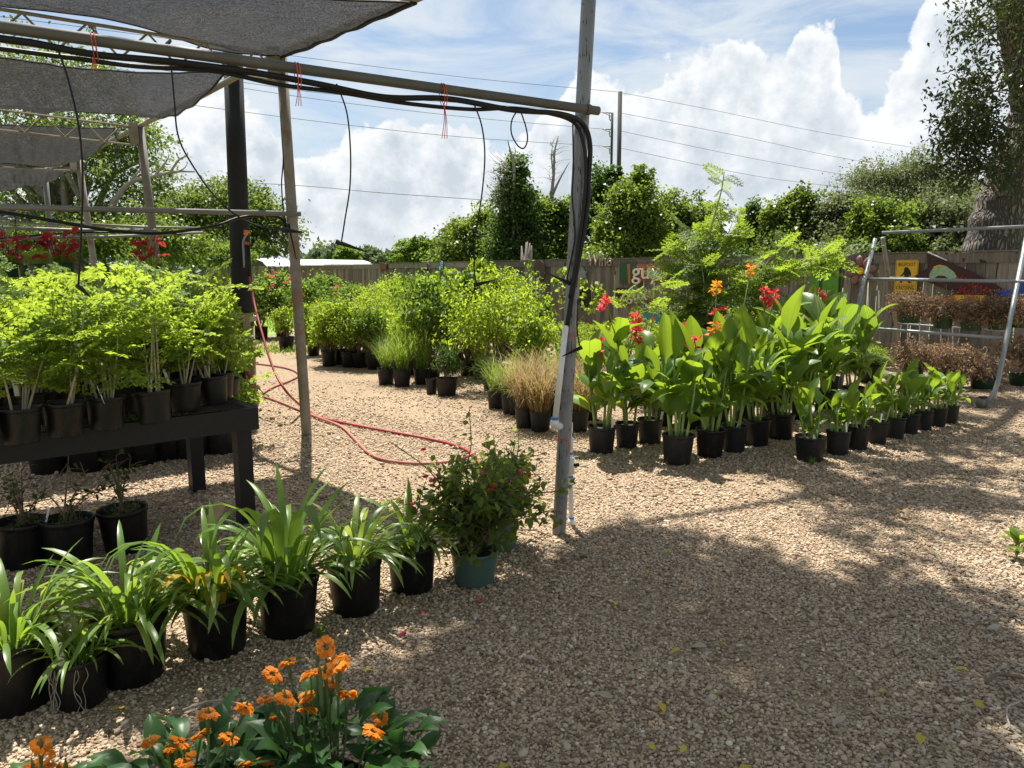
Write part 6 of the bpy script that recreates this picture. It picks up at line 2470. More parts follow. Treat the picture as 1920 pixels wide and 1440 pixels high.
    # red flowered shrubs further left
    red = [(452, 640, 1.05, 'round leafy shrub with red flowers left of the black post'), (490, 636, 1.1, 'shrub with coral flowers just right of the red hose'), (530, 632, 1.25, 'tallest red flowered shrub, just left of the rusty pole'), (572, 640, 1.1, 'red flowered shrub behind the rusty pole'),
           (610, 628, 1.2, 'dense shrub right of the red flowered ones'), (420, 636, .95, 'pale shrub with red buds near the moringa tops')]
    for u, v, hh, label in red:
        p = G(u, v)
        kind = 'mid' if u != 452 else 'dark'
        r = shrub_pot(kind, label, p, .17, .28, hh, hh * .95, 'red flowered shrubs beyond the black post')
        for k in range(7):
            a = random.uniform(3.3, 6.1) - r.rotation_euler[2]
            rr = hh * .42 * random.uniform(.3, 1)
            put('flower', IXORA[0], r, (math.cos(a) * rr, math.sin(a) * rr, .28 + hh * random.uniform(.45, 1.05)), (0, 0, random.uniform(0, 6)), random.uniform(.7, 1.1))
    shrub_pot('bright', 'small bright shrub in a square-shouldered pot at the weedy gravel edge', G(537, 655), .16, .26, .62, .6)
    # orange blossoms in the middle of the bed
    return n


bed()


# ------------------------------------------------------------------ left side, behind and under the bench
def left_side():
    random.seed(17)
    under = [(22, 1072, 'black pot with a sparse twiggy cutting, cut by the left edge under the bench'), (110, 1066, 'black pot with a sparse twiggy cutting, middle of the three under the bench'), (220, 1042, 'black pot with a leafy twig, rightmost of the three under the bench')]
    rng = np.random.default_rng(71)
    for u, v, label in under:
        p = G(u, v) + Vector((0, .1, 0))
        r = potted('potted_cutting', label, 'potted plant', p, .128, .235, 'black', 'twiggy pots under the bench')
        twiggy_bush(r, .2, .16, .36, 46, 'leaf_dark', rng, .034, .026, 6, 'twig', per=4)
        twiggy_bush(r, .19, .10, .05, 120, 'leaf_mid', rng, .02, .016, 10, 'twig', per=6, foliage='ground_cover')
    behind = [(75, 892, 'black'), (150, 888, 'black'), (205, 884, 'black'), (250, 876, 'black'), (300, 866, 'black'), (345, 862, 'charcoal'), (402, 854, 'charcoal'), (436, 848, 'terracotta')]
    for i, (u, v, pk) in enumerate(behind):
        p = G(u, v) + Vector((0, .12, 0))
        kind = ('mid', 'bright', 'dark')[i % 3]
        lab = 'leafy plant in a red pot showing between the bench legs' if pk == 'terracotta' else 'leafy plant on the ground behind the bench, %s of the row' % ORD[i]
        if pk == 'terracotta':
            r = potted('potted_seedling', lab, 'potted plant', p, .07, .16, 'terracotta')
            tag(put('foliage', SH['mid'][0][0], r, (0, 0, .12), (0, 0, 0), (.22, .22, .25)), kind='stuff')
        else:
            shrub_pot(kind, lab, p, .15, .22, .55 if u > 350 else .75, .55, 'plants on the ground behind the bench', pk)
    n = 0
    for (Y, us, hh) in ((6.6, (-30, 40, 105, 170, 235, 300, 355), .95), (7.7, (0, 70, 140, 205, 270, 335, 385), 1.05), (9.2, (-20, 60, 130, 200, 265, 330, 385), 1.1), (11.0, (0, 75, 150, 225, 300, 360, 405), 1.0)):
        for iu, u in enumerate(us):
            p = A(u + random.uniform(-14, 14), 512, Y + random.uniform(-.3, .3))
            p.z = 0
            kind = random.choice(['bright', 'bright', 'mid', 'duranta'])
            h2 = hh * random.uniform(.85, 1.1)
            shrub_pot(kind, 'leafy nursery plant beyond the bench, %s row, %s' % ({6.6: 'nearest', 7.7: 'second', 9.2: 'third', 11.0: 'farthest'}[Y], ORD[iu]), p, .15, .24, h2, h2 * .8, 'nursery plants in rows beyond the bench')
    # a few taller moringas in those rows
    for i, (u, Y) in enumerate(((60, 6.4), (150, 6.9), (250, 6.6), (330, 7.0), (370, 6.4))):
        p = A(u, 512, Y)
        p.z = 0
        r = potted('potted_moringa', 'taller moringa standing on the ground beyond the bench, %s' % ORD[i], 'potted plant', p, .13, .25, 'black', 'taller moringas beyond the bench')
        tag(put('foliage', MOR[i % 4][0], r, (0, 0, .2), (0, 0, 0), 1.75), kind='stuff')
        put('stem', MOR[i % 4][1], r, (0, 0, .2), (0, 0, 0), 1.75)
    # lemongrass at the bench corner
    p = G(414, 742, BZ + .011)
    r = grass_pot('green', 'lemongrass in a black pot at the back corner of the bench', p + Vector((0, .1, 0)), .09, .10, .85, None, 'black')
    # hanging baskets with red leaves
    for i, (u, v, Y, rad, label, nl) in enumerate(((14, 520, 7.6, .135, 'hanging green basket with dark red leaves at the left edge', 26), (116, 519, 7.6, .130, 'hanging green basket with the fullest red leaves', 42), (283, 520, 8.6, .125, 'hanging basket with coral red leaves beside the rusty pole', 22),
                                                   (50, 519, 9.4, .13, 'far hanging basket with pale leaves, left of two', 0), (74, 517, 9.2, .12, 'far hanging basket with pale yellow leaves, right of two', 0))):
        c = A(u, v, Y)
        root = empty('hanging_basket', c, 0, label, 'hanging basket', 'hanging baskets at left')
        put('pot', POT['hang'], root, (0, 0, 0), (0, 0, 0), (rad, rad, .145))
        put('soil', SOIL, root, (0, 0, .125), (0, 0, 0), (rad, rad, .05))
        mb = MB()
        for k in range(3):
            a = k * 2.094
            mb.tube([(math.cos(a) * rad, math.sin(a) * rad, .14), (0, 0, .52)], .0022, 4)
        mb.tube(spline([Vector((0, 0, .52)), Vector((.02, 0, .56)), Vector((0, 0, .60)), Vector((-.02, 0, .57))], 4), .003, 4)
        mb.build('hanger', M['steel'], root)
        if nl:
            for k in range(nl):
                a = rng.random() * 6.28
                r0 = rad * 1.25 * math.sqrt(rng.random())
                put('leaf', REDLEAF[k % 3], root, (math.cos(a) * r0, math.sin(a) * r0, .16 + .27 * rng.random()), (rng.normal() * .5, rng.normal() * .5, a), rng.uniform(.75, 1.2))
            mb = MB()
            for k in range(12):
                a = rng.random() * 6.28
                mb.tube([(math.cos(a) * rad * .4, math.sin(a) * rad * .4, .12), (math.cos(a) * rad * .9, math.sin(a) * rad * .9, .36)], .0035, 4)
            mb.build('stem', M['paint_maroon'], root)
        tag(put('foliage', SH['duranta'][i % 3][0], root, (0, 0, .10), (0, 0, 0), (.30, .30, .14 if nl else .22)), kind='stuff')


left_side()


# ------------------------------------------------------------------ pipe rack with dry hanging baskets
def rack():
    tl, tr = Vector((4.85, 9.9, 2.02)), Vector((6.25, 8.95, 2.05))
    d = (tr - tl)
    root = empty('pipe_rack', (5.3, 8.9, 0), 0, 'galvanized A-frame pipe rack on a caster at right, in front of the fence', 'rack')
    o = root.location
    def bar(a, b, r, name, mat='steel_galv'):
        return MB().tube([a - o, (a + b) / 2 - o, b - o], r, 12).build(name, M[mat], root, True)
    bar(tl - d * .02, tr + d * .35, .021, 'top_rail')
    # legs
    rf = [A(1927, 434, 8.85), A(1872, 712, 8.35), A(1865, 735, 8.32), A(1846, 761, 8.28)]
    MB().tube([p - o for p in rf], .026, 12).build('leg', M['steel_galv'], root, True)
    lf = [A(1641, 448, 9.85), A(1612, 560, 9.6), A(1582, 690, 9.35), A(1575, 730, 9.3)]
    MB().tube([p - o for p in lf], .026, 12).build('leg', M['steel_galv'], root, True)
    lb = [A(1655, 446, 9.95), A(1672, 560, 10.4), A(1692, 688, 10.9)]
    MB().tube([p - o for p in lb], .026, 12).build('leg', M['steel_rust'], root, True)
    bar(A(1622, 523, 9.7), A(1908, 528, 8.68), .02, 'cross_rail')
    bar(A(1668, 521, 9.75), A(1990, 531, 8.6), .014, 'cross_rail')
    bar(A(1905, 528, 8.68), A(1990, 529, 8.4), .02, 'cross_rail')
    bar(A(1600, 613, 9.5), A(1880, 634, 8.52), .019, 'cross_rail')
    bar(A(1676, 606, 10.6), A(1900, 622, 9.6), .014, 'cross_rail')
    # caster
    c = A(1838, 763, 8.27)
    c.z = .055
    cr = MB()
    cr.tube([c - o + Vector((-.018, -.004, 0)), c - o + Vector((.018, .004, 0))], .055, 16)
    w = cr.build('caster', M['steel'], root, True)
    MB().box(c - o + Vector((.02, 0, .065)), (.07, .05, .02)).build('caster_fork', M['black_plastic'], w)
    # white droppers
    for (u, v0, v1, Y) in ((1702, 600, 655, 10.2), (1724, 605, 650, 10.2), (1764, 608, 655, 10.0), (1786, 612, 652, 10.0), (1578 + 50, 545, 580, 10.8), (1648, 545, 578, 10.8)):
        MB().tube([A(u, v0, Y) - o, A(u, v1, Y) - o], .007, 6).build('dropper', M['pvc'], root)

    rng = np.random.default_rng(81)
    f = []
    for s in range(2):
        r = np.random.default_rng(810 + s)
        ells = [((0, 0, .10), (.23, .23, .14)), ((.08, 0, .0), (.22, .2, .12)), ((-.08, .05, -.04), (.2, .2, .14))]
        me, C = crown_mesh('foliage', ells, 2600, M['leaf_dry'], r, .034, .015, k=4, out=.5, spread=.22, shell=(.5, 1.1), per=16, rough=.22)
        mb = MB()
        for i in range(150):
            a = r.random() * 6.28
            e = r.uniform(-.6, 1.2)
            rr = r.uniform(.18, .27)
            p1 = Vector((math.cos(a) * math.cos(e) * rr, math.sin(a) * math.cos(e) * rr, math.sin(e) * rr * .7 + .05))
            mb.tube([p1 * .35, p1 * .8 + Vector((0, 0, .02)), p1 - Vector((0, 0, .03))], [.0022, .0018, .001], 3, False)
        f.append((me, mb.mesh('twig', M['twig_grey'])))
    spots = [(1703, 592, 9.5, 'upper row, leftmost, under the yellow sign', .14), (1768, 602, 9.3, 'upper row, second from left', .12), (1822, 606, 9.1, 'upper row, third from left', .13), (1872, 604, 8.95, 'upper row, just left of the rack leg', .12),
             (1916, 600, 8.8, 'upper row, right of the rack leg', .12), (1712, 690, 10.0, 'lower row, left', .15), (1786, 692, 9.8, 'lower row, right', .15)]
    for i, (u, v, Y, where, rad) in enumerate(spots):
        c = A(u, v, Y)
        rt = empty('dry_basket', c, 0, 'dead brown hanging basket on the rack, %s' % where, 'hanging basket', 'dead hanging baskets on the pipe rack')
        put('pot', POT['hang'], rt, (0, 0, -.09), (0, 0, 0), (rad, rad, .16))
        s = (1.0 if v < 650 else 1.2)
        tag(put('foliage', f[i % 2][0], rt, (0, 0, .07), (0, 0, rng.random() * 6), s), kind='stuff')
        put('twig', f[(i + 1) % 2][1], rt, (0, 0, .07), (0, 0, rng.random() * 6), s)
        mb = MB()
        for k in range(3):
            a = k * 2.094 + .5
            mb.tube([(math.cos(a) * rad, math.sin(a) * rad, .06), (0, 0, .46)], .0022, 4)
        mb.build('hanger', M['steel'], rt)
    for i, (u, v, label) in enumerate(((1842, 728, 'dead brown basket set on the gravel left of the rack leg'), (1915, 722, 'dead brown basket heap on the gravel right of the rack leg'))):
        p = G(u, v)
        rt = potted('dry_basket', label, 'hanging basket', p, .16, .15, 'hang', 'dead baskets on the gravel')
        tag(put('foliage', f[i][0], rt, (0, 0, .20 + .12 * i), (0, 0, 0), 1.15 + .35 * i), kind='stuff')
        put('twig', f[i][1], rt, (0, 0, .20 + .12 * i), (0, 0, 1), 1.15 + .35 * i)
    p = G(1843, 728)
    mb = MB()
    mb.tube(spline([Vector((0, 0, .2)), Vector((0, 0, .42)), Vector((.02, 0, .5)), Vector((-.01, 0, .54)), Vector((-.035, 0, .51))], 5), .005, 6)
    tag(mb.build('hanger_hook', M['pvc'], None, True, tuple(p + Vector((.05, .1, 0)))), 'white plastic hanger hook sticking up from a dead basket', 'hook')


rack()


# ------------------------------------------------------------------ signs and art on the fence
def fence_art():
    ang = math.atan2(-FT.y, -FT.x)

    def sign(name, label, u, v, off=.05, cat='sign'):
        p = FP(u, v, off)
        return empty(name, p, ang, label, cat), p.y / FPX
    def ell(rx, rz, n=28, cx=0, cz=0):
        return [(cx + rx * math.cos(6.283 * i / n), cz + rz * math.sin(6.283 * i / n)) for i in range(n)]
    # yellow crossing sign
    r, s = sign('crossing_sign', 'yellow BIGFOOT CROSSING sign with a walking ape silhouette', 1702, 518, .055)
    w, h = .355, .52
    def rr(w, h, c):
        return [(-w / 2 + c, -h / 2), (w / 2 - c, -h / 2), (w / 2, -h / 2 + c), (w / 2, h / 2 - c), (w / 2 - c, h / 2), (-w / 2 + c, h / 2), (-w / 2, h / 2 - c), (-w / 2, -h / 2 + c)]
    MB().prism(rr(w, h, .02), -.004, .004).build('plate', M['paint_yellow'], r)
    mb = MB()
    for (x, z, a, b_) in ((0, h / 2 - .014, w - .05, .004), (0, -h / 2 + .014, w - .05, .004), (-w / 2 + .014, 0, .004, h - .06), (w / 2 - .014, 0, .004, h - .06), (0, -.135, w - .06, .005)):
        mb.box((x, -.0055, z), (a, .002, b_))
    mb.build('border', M['paint_black'], r)
    put('lettering', text_mesh('BIGFOOT', .085, M['paint_black'], .001, .27), r, (0, -.0065, .185))
    put('lettering', text_mesh('CROSSING', .085, M['paint_black'], .001, .28), r, (0, -.0065, -.185))
    body = [(-.02, .135), (.02, .13), (.035, .105), (.055, .085), (.07, .05), (.075, .0), (.062, -.03), (.055, -.005), (.05, .02), (.042, -.01), (.06, -.05), (.055, -.085), (.085, -.105), (.08, -.12), (.035, -.115), (.03, -.075), (.0, -.045), (-.025, -.07), (-.055, -.095), (-.06, -.118), (-.095, -.112), (-.09, -.1), (-.07, -.085),
            (-.05, -.04), (-.03, -.01), (-.03, .02), (-.055, .0), (-.085, -.02), (-.09, -.005), (-.055, .035), (-.035, .075), (-.04, .11)]
    # tessellated silhouette as a thin plate
    import mathutils.geometry as mg
    tri = mg.tessellate_polygon([[Vector((x, 0, z)) for x, z in body]])
    mb = MB()
    mb.add([(x, -.0062, z + .01) for x, z in body], [tuple(t) for t in tri])
    mb.build('silhouette', M['paint_black'], r)
    # flower of round pans
    r, s = sign('metal_flower', 'large dull pink metal flower with a yellow centre on the fence', 1618, 508, .05, 'wall art')
    for k in range(8):
        a = k * math.pi / 4 + .2
        c = Vector((math.cos(a) * .17, -.012 - .004 * (k % 2), math.sin(a) * .17))
        mb = MB()
        vs, fs = [], []
        n = 14
        for (rad, dy) in ((.075, 0.0), (.06, -.022), (.03, -.032), (0.001, -.034)):
            for j in range(n):
                b_ = 6.283 * j / n
                x, z = math.cos(b_) * rad * 1.25, math.sin(b_) * rad * .85
                vs.append(c + Vector((x * math.cos(a) - z * math.sin(a), dy, x * math.sin(a) + z * math.cos(a))))
        for i in range(3):
            for j in range(n):
                k2 = (j + 1) % n
                fs.append((i * n + j, i * n + k2, (i + 1) * n + k2, (i + 1) * n + j))
        mb.add(vs, fs)
        mb.build('petal', M['paint_pink'], r, True)
    MB().prism(ell(.06, .06, 20), -.055, -.015).build('centre', M['paint_yellow'], r)
    # green square sign
    r, s = sign('green_sign', 'lime green square sign behind the moringa branch reading OGLEM at the bottom', 1549, 522, .05)
    w, h = .52, .56
    MB().prism([(-w / 2, -h / 2), (w / 2, -h / 2), (w / 2, h / 2), (-w / 2, h / 2)], -.008, .008).build('board', M['paint_lime'], r)
    put('lettering', text_mesh('OGLEM', .075, M['paint_cream'], .001, .27), r, (.03, -.0105, -.235))
    MB().prism([(-.09, -.2), (-.03, -.2), (-.03, .0), (-.075, .05), (-.1, .0)], -.0115, -.009).build('emblem', M['paint_green'], r)
    # fish pennant
    r, s = sign('fish_pennant', 'long dark red wooden pennant with a painted fish hung slanting on the fence', 1800, 527, .06)
    tilt = R(-24)
    pivot = empty('pennant_board', (0, 0, 0))
    bpy.data.objects.remove(pivot)
    def tp(pts):
        return [(x * math.cos(tilt) - z * math.sin(tilt), x * math.sin(tilt) + z * math.cos(tilt)) for x, z in pts]
    MB().prism(tp([(-.62, .20), (.10, .20), (.58, .16), (.72, 0), (.55, -.17), (-.1, -.18), (-.62, -.20), (-.50, 0)]), -.012, .012).build('board', M['paint_maroon'], r)
    MB().prism(tp([(-.62, .205), (-.30, .205), (-.30, .22), (-.62, .22)]), -.014, .012).build('edge', M['paint_white'], r)
    fish = [(-.42, .05), (-.36, .11), (-.25, .13), (-.12, .10), (-.04, .05), (-.02, .01), (-.10, .01), (-.05, -.02), (-.12, -.03), (-.22, -.01), (-.30, -.04), (-.33, -.10), (-.40, -.13), (-.43, -.06)]
    tri = mg.tessellate_polygon([[Vector((x, 0, z)) for x, z in fish]])
    mb = MB()
    mb.add([(x, -.0145, z) for x, z in tp(fish)], [tuple(t) for t in tri])
    mb.build('fish', M['paint_fish'], r)
    mb = MB()
    mb.add([(x, -.0155, z) for x, z in tp([(-.43, .05), (-.36, .115), (-.25, .135), (-.26, .12), (-.36, .095), (-.41, .03)])], [(0, 1, 2, 3, 4, 5)])
    mb.build('fin', M['paint_yellow'], r)
    mb = MB()
    mb.add([(x, -.0155, z) for x, z in tp([(-.06, .05), (-.02, .06), (-.01, .02), (-.05, .015)])], [(0, 1, 2, 3)])
    mb.build('mouth', M['paint_red'], r)
    rng = np.random.default_rng(9)
    mb = MB()
    for row, (x0, x1, z0) in enumerate(((0.0, .48, .05), (.06, .58, -.08))):
        pts = []
        n = 26
        for i in range(n):
            t = i / (n - 1)
            x = x0 + (x1 - x0) * t
            z = z0 + .045 * math.sin(i * 1.9 + row) * (1 + .4 * math.sin(i * .7))
            q = tp([(x + .012 * math.cos(i * 1.9), z)])[0]
            pts.append((q[0], -.016, q[1]))
        mb.tube(spline(pts, 3), .006, 4)
    mb.build('script', M['paint_red'], r)
    # bottle
    r, s = sign('bottle_cutout', 'orange and yellow bottle shaped board lying sideways below the pennant', 1795, 563, .07, 'wall art')
    MB().prism([(-.42, -.035), (-.12, -.04), (-.02, -.085), (.38, -.085), (.40, -.06), (.40, .06), (.38, .085), (-.02, .085), (-.12, .03), (-.42, .03)], -.01, .01).build('board', M['paint_orange'], r)
    MB().prism([(.0, -.083), (.12, -.083), (.12, .083), (.0, .083)], -.013, -.0105).build('label_band', M['paint_yellow'], r)
    MB().prism([(.27, -.083), (.385, -.083), (.396, -.06), (.396, .06), (.385, .083), (.27, .083)], -.013, -.0105).build('label_band', M['paint_yellow'], r)
    # blue star
    r, s = sign('blue_star', 'big blue metal star cut by the right edge', 1925, 562, .07, 'wall art')
    pts = []
    for i in range(10):
        a = math.pi / 2 + i * math.pi / 5
        q = .42 if i % 2 == 0 else .17
        pts.append((q * math.cos(a), q * math.sin(a)))
    mb = MB()
    vs = [(0, -.08, 0)] + [(x, 0, z) for x, z in pts]
    mb.add(vs, [(0, 1 + i, 1 + (i + 1) % 10) for i in range(10)])
    mb.build('star', M['paint_star'], r)
    # half round grate on the ground side
    r, s = sign('arch_panel', 'grey arched panel low on the fence behind the red cannas', 1500, 562, .05, 'wall art')
    MB().prism([(-.22, -.15)] + [(.22 * math.cos(math.pi - math.pi * i / 12), .13 * math.sin(math.pi * i / 12)) for i in range(13)] + [(.22, -.15)], -.006, .006).build('panel', M['shed_wall'], r)
    # wine script
    r, s = sign('wine_script', 'curly rusted metal Wine lettering on top of the fence', 1128, 489, .06)
    put('lettering', text_mesh('Wine', .40, M['iron_script'], .012, .78), r, (0, 0, 0))
    mb = MB()
    for (cx, cz, rad, a0, a1) in ((-.40, .10, .10, 0, 5.2), (-.30, .02, .06, 1, 6), (.33, -.05, .07, 3, 8), (.1, .1, .05, 0, 5)):
        pts = [(cx + rad * (1 - .08 * i / 3) * math.cos(a0 + (a1 - a0) * i / 14), -.02, cz + rad * (1 - .08 * i / 3) * math.sin(a0 + (a1 - a0) * i / 14)) for i in range(15)]
        mb.tube(pts, .012, 5)
    mb.build('scroll', M['iron_script'], r, True)
    # two lettered boards
    for (u, v, txt, tw, sz, bw, bh, label, c1, c2) in ((1208, 512, 'guy', .78, .50, 1.35, .48, 'upper fence sign with big cream letters guy on green and brown boards', 'paint_green', 'paint_rust'),
                                                      (1192, 553, 'gux', .62, .42, 1.1, .30, 'lower fence sign with cream letters gux on a red brown board', 'paint_maroon', 'paint_rust')):
        r, s = sign('letter_sign', label, u, v, .05)
        MB().prism([(-bw / 2, -bh / 2), (-bw / 2 + bw * .36, -bh / 2), (-bw / 2 + bw * .36, bh / 2), (-bw / 2, bh / 2)], -.01, .01).build('board', M[c1], r)
        MB().prism([(-bw / 2 + bw * .37, -bh * .35), (bw / 2, -bh * .35), (bw / 2, bh * .42), (-bw / 2 + bw * .37, bh * .42)], -.01, .01).build('board', M[c2], r)
        MB().prism([(-bw * .30, -bh / 2), (-bw * .25, -bh / 2), (-bw * .27, bh * .4), (-bw * .33, bh * .4)], -.016, -.011).build('stripe', M['paint_orange'], r)
        MB().prism([(bw * .16, -bh * .2), (bw * .21, -bh * .2), (bw * .21, bh * .4), (bw * .16, bh * .4)], -.016, -.011).build('stripe', M['paint_orange'], r)
        put('lettering', text_mesh(txt, sz, M['paint_cream'], .02, tw), r, (.12, -.04, .03))
    r, s = sign('orange_ball', 'little orange ball finial above the cream lettered sign', 1243, 492, .06, 'ornament')
    mb = MB()
    mb.lathe([(0.001, -.045), (.03, -.035), (.045, 0), (.03, .035), (.001, .045)], 14)
    mb.build('ball', M['paint_orange'], r, True)
    # green oval and blue oval
    r, s = sign('green_oval', 'dark green oval sign with pale script on the fence', 970, 524, .06)
    MB().prism(ell(.20, .28), -.012, .012).build('board', M['paint_green'], r)
    put('lettering', text_mesh('Keyper', .15, M['paint_cream'], .002, .33), r, (0, -.015, .0), (0, R(24), 0))
    MB().prism(ell(.03, .035, 10, .02, .19), -.016, -.0125).build('emblem', M['paint_maroon'], r)
    r, s = sign('small_oval', 'small dark sign with white letters tucked beside the green oval', 948, 527, .055)
    MB().prism(ell(.16, .10), -.01, .01).build('board', M['paint_green'], r)
    put('lettering', text_mesh('ots', .12, M['paint_white'], .002, .2), r, (0, -.013, 0))
    r, s = sign('pool_oval', 'bright blue oval sign with a beach ball, a surfboard and 2020', 1003, 533, .06)
    MB().prism(ell(.215, .31), -.012, .012).build('board', M['paint_blue'], r)
    MB().prism(ell(.19, .07, 24, 0, -.20), -.0145, -.0125).build('wave', M['paint_teal'], r)
    put('lettering', text_mesh('2020', .14, M['paint_black'], .002, .22), r, (.01, -.017, -.15))
    cols = ['paint_red', 'paint_white', 'paint_red', 'paint_white', 'paint_red', 'paint_white']
    for k in range(6):
        a0, a1 = k * math.pi / 3, (k + 1) * math.pi / 3
        pl = [(.07, .09)] + [(.07 + .075 * math.cos(a0 + (a1 - a0) * j / 4), .09 + .075 * math.sin(a0 + (a1 - a0) * j / 4)) for j in range(5)]
        MB().prism(pl, -.017, -.0128).build('ball_panel', M[cols[k]], r)
    MB().prism(ell(.05, .10, 18, -.09, .03), -.0165, -.0126).build('surfboard', M['paint_yellow'], r)
    MB().prism(ell(.018, .10, 18, -.09, .03), -.019, -.0168).build('surfboard_stripe', M['paint_red'], r)
    # brown disc
    r, s = sign('brown_disc', 'round rusty brown disc hung at the fence top', 1017, 508, .10, 'wall art')
    MB().prism(ell(.22, .27), -.01, .01).build('disc', M['iron_brown'], r)
    # fish tail metal
    r, s = sign('metal_fish', 'pale grey metal fish tail showing beside the steel pole', 1090, 513, .06, 'wall art')
    MB().prism([(-.25, .02), (-.1, .14), (.1, .16), (.2, .06), (.26, .04), (.2, -.02), (.26, -.09), (.1, -.1), (-.05, -.16), (-.2, -.1)], -.008, .008).build('plate', M['steel_galv'], r)
    # wheel
    r, s = sign('scrollwork_ornament', 'black scrollwork wheel low on the fence right of the steel pole', 1098, 557, .07, 'wall art')
    mb = MB()
    for q in (.24, .15, .08):
        mb.tube([(q * math.cos(a), 0, q * math.sin(a)) for a in [6.283 * i / 20 for i in range(21)]], .016, 5)
    for k in range(10):
        a = k * .628
        mb.tube([(.08 * math.cos(a), 0, .08 * math.sin(a)), (.24 * math.cos(a), 0, .24 * math.sin(a))], .014, 5)
    mb.build('wheel', M['wire_dark'], r)
    # small red scroll
    r, s = sign('red_scroll', 'tiny red script ornament left of the steel pole', 1058, 554, .05, 'wall art')
    mb = MB()
    mb.tube(spline([Vector((.03, 0, .1)), Vector((-.03, 0, .08)), Vector((.03, 0, .03)), Vector((-.03, 0, -.02)), Vector((.03, 0, -.06)), Vector((-.03, 0, -.1))], 4), .012, 5)
    mb.build('scroll', M['paint_red'], r)
    # far left ornaments: pig, bird, blue head
    r, s = sign('pig_cutout', 'rust red metal pig on the far fence', 722, 501, .06, 'wall art')
    MB().prism([(-.26, .16), (.14, .13), (.22, .08), (.20, -.06), (.1, -.08), (.08, -.12), (.02, -.12), (.0, -.08), (-.12, -.09), (-.16, -.16), (-.2, -.14), (-.2, -.04)], -.01, .01).build('plate', M['paint_rust'], r)
    MB().prism(ell(.05, .10, 14, .24, .02), -.012, .008).build('ring', M['paint_black'], r)
    r, s = sign('heron_ornament', 'dark metal wading bird leaning on the far fence', 802, 508, .10, 'wall art')
    mb = MB()
    mb.tube(spline([Vector((-.24, 0, -.05)), Vector((-.1, 0, .03)), Vector((.05, 0, .05)), Vector((.14, 0, .03))], 4), [.02, .03, .05, .06, .06, .06, .06, .055, .05, .045, .04, .035, .03][:13], 8)
    mb.tube(spline([Vector((.12, 0, .04)), Vector((.18, 0, .13)), Vector((.13, 0, .2)), Vector((.19, 0, .23)), Vector((.28, 0, .16))], 4), .016, 6)
    mb.tube([(-.05, 0, 0), (-.02, 0, -.25), (.02, 0, -.45)], .01, 5)
    mb.tube([(.05, 0, 0), (.03, 0, -.2), (.07, 0, -.45)], .01, 5)
    mb.build('body', M['iron_brown'], r, True)
    r, s = sign('striped_ornament', 'striped blue and white round ornament on the far fence', 831, 500, .07, 'wall art')
    MB().prism(ell(.13, .17), -.02, .01).build('disc', M['paint_teal'], r)
    for k in range(3):
        MB().prism([(-.02 + k * .02, .13 - k * .06), (.11, .10 - k * .06), (.11, .07 - k * .06), (-.02 + k * .02, .10 - k * .06)], -.026, -.021).build('stripe', M['paint_white'], r)
    MB().prism(ell(.05, .06, 12, -.04, -.04), -.027, -.021).build('eye', M['paint_white'], r)
    # small colourful board low behind the cannas
    r, s = sign('beach_board', 'small blue and orange painted board low on the fence behind the red cannas', 1222, 600, .06)
    MB().prism([(-.3, -.14), (.3, -.14), (.3, .14), (-.3, .14)], -.01, .01).build('board', M['paint_teal'], r)
    MB().prism([(-.05, -.1), (.1, -.1), (.2, .08), (.02, .1)], -.0135, -.0105).build('emblem', M['paint_orange'], r)


fence_art()


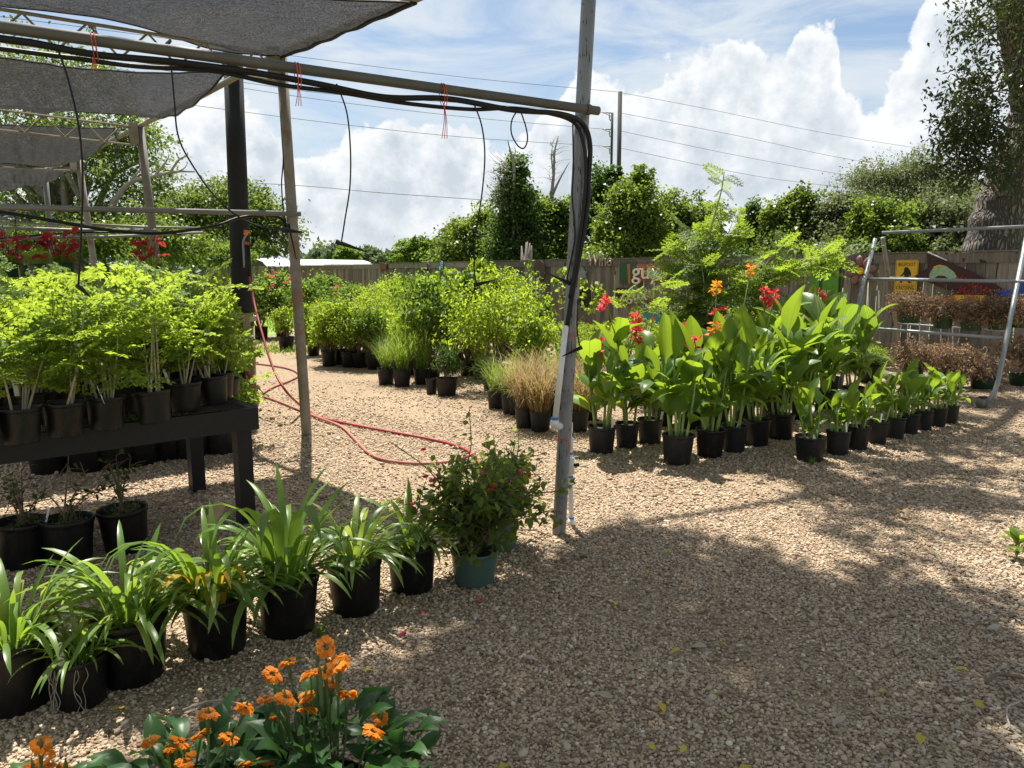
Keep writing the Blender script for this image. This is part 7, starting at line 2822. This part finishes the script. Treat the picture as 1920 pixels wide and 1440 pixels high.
# ------------------------------------------------------------------ litter and small growth
def litter():
    rng = np.random.default_rng(91)
    ym = [blade_mesh('fallen_leaf', M['leaf_fallen'], .05, .026, R(12), R(40), oval_prof, 4, .4, 2, .1, .2, 0, 1.3, i) for i in range(2)]
    pm = [blade_mesh('fallen_leaf', M['leaf_fallen_pale'], .055, .02, R(14), R(50), oval_prof, 4, .5, 2, .1, .3, 0, 1.3, i + 5) for i in range(2)]
    yel = [(1245, 1338), (1210, 1395), (1250, 1030), (1212, 1068), (1155, 1135), (1365, 1213), (1258, 1226), (1410, 1436), (1667, 1300), (1790, 1254), (225, 1328), (240, 1325), (1725, 1396), (700, 1250), (1275, 1410), (960, 1434), (1330, 1300), (1845, 1330), (560, 700), (505, 685), (300, 935), (170, 955)]
    pale = [(1190, 1216), (1297, 1213), (1512, 1243), (1515, 1278), (1680, 1228), (1810, 1285), (1332, 1272), (1460, 970), (1820, 990), (1740, 1220), (1040, 1110), (1030, 1090), (970, 1080), (1120, 1300), (1560, 1360), (1850, 1180), (1890, 1250), (1750, 1390), (350, 1330), (420, 1310), (620, 1290), (850, 1180), (880, 1210), (1010, 1240), (1600, 1160), (1880, 1110)]
    for (u, v) in yel:
        o = put('fallen_leaf', ym[rng.integers(0, 2)], None, tuple(G(u, v, .014)), (rng.normal() * .3, rng.normal() * .2, rng.random() * 6), rng.uniform(.7, 1.2))
        tag(o, 'small fallen yellow leaf lying flat on the gravel', 'leaf', 'fallen yellow leaves on the gravel')
    for (u, v) in pale:
        o = put('fallen_leaf', pm[rng.integers(0, 2)], None, tuple(G(u, v, .014)), (rng.normal() * .3, rng.normal() * .2, rng.random() * 6), rng.uniform(.7, 1.3))
        tag(o, 'small dry pale leaf lying on the gravel', 'leaf', 'dry pale leaves on the gravel')
    for i, (u, v, ln, a, label) in enumerate(((1880, 1275, .16, .3, 'short dark stick on the gravel at the right edge'), (1900, 1340, .2, .9, 'curved grey twig at the right edge of the gravel'), (1000, 1000, .24, -.5, 'thin brown twig near the foot of the steel pole'),
                                              (1060, 1035, .2, -.8, 'thin twig on the gravel below the steel pole'), (1840, 1180, .18, .5, 'pale straw on the mulch at the right'), (400, 1325, .2, .2, 'thin dry stem on the gravel among the agapanthus'))):
        mb = MB()
        q = spline([Vector((-ln / 2, 0, 0)), Vector((0, .02, .012)), Vector((ln / 2, -.01, .004))], 4)
        mb.tube(q, [.007 if i == 0 else .004] * len(q), 5)
        o = mb.build('fallen_twig', M['twig'] if i % 2 == 0 else M['twig_grey'], None, True, tuple(G(u, v, .02)))
        o.rotation_euler = (0, 0, a)
        tag(o, label, 'twig', 'twigs on the gravel')
    # curled brown leaf
    o = put('fallen_leaf', blade_mesh('fallen_leaf', M['leaf_dry'], .10, .07, R(60), R(150), oval_prof, 6, .5, 4, .1, .2), None, tuple(G(1703, 972, .012)), (0, 0, 2.0), 1.0)
    tag(o, 'large curled brown leaf standing up on the gravel', 'leaf')
    # pink petals fallen near the bougainvillea
    for (u, v) in ((757, 1190), (790, 1150), (900, 1125)):
        o = put('fallen_petal', BRACT[0], None, tuple(G(u, v, .012)), (.3, 0, rng.random() * 6), .7)
        tag(o, 'small red petal fallen on the gravel near the green pot', 'petal', 'fallen red petals')
    # weed at the right edge
    p = G(1905, 1050)
    root = empty('weed_plant', p, 0, 'bright green seedling cut by the right edge', 'plant')
    mb = MB()
    mb.tube([(0, 0, -.01), (.01, 0, .12)], .004, 5)
    mb.build('stem', M['stem_green'], root)
    for k in range(16):
        put('leaf', WEED[k % 3], root, (.01 * rng.normal(), .01 * rng.normal(), .02 + .1 * rng.random()), (0, 0, k * 2.4), rng.uniform(.6, 1.1))
    # drift of dry leaves along the right edge
    f = Fol(4)
    n = 900
    y = rng.uniform(2.0, 5.2, n)
    x = .69 * y - np.abs(rng.normal(size=n)) * .28 + .15
    P = np.stack([x, y, rng.uniform(.008, .022, n)], 1)
    D = rng.normal(size=(n, 3)) * np.array([1, 1, .15])
    f.blades(P, D, rand_dirs(n, rng) * .4 + np.array([0, 0, 1]), rng.uniform(.02, .05, n), rng.uniform(.006, .018, n), rng, .02)
    tag(put('leaf_litter', f.mesh('leaf_litter', M['leaf_fallen_pale'])), 'drift of dry grey-brown leaf litter along the right edge of the path', 'leaf litter', kind='stuff')
    # thin grass sprigs at pot feet
    for (u, v, label) in ((1522, 872, 'thin pale weed sprouting at the foot of the frontmost short canna pot'), (600, 1195, 'thin grassy sprout on the gravel between the agapanthus pots')):
        o = put('grass_sprout', GR['mixed'][0], None, tuple(G(u, v)), (0, 0, 0), .22)
        tag(o, label, 'weed', kind=None)


litter()
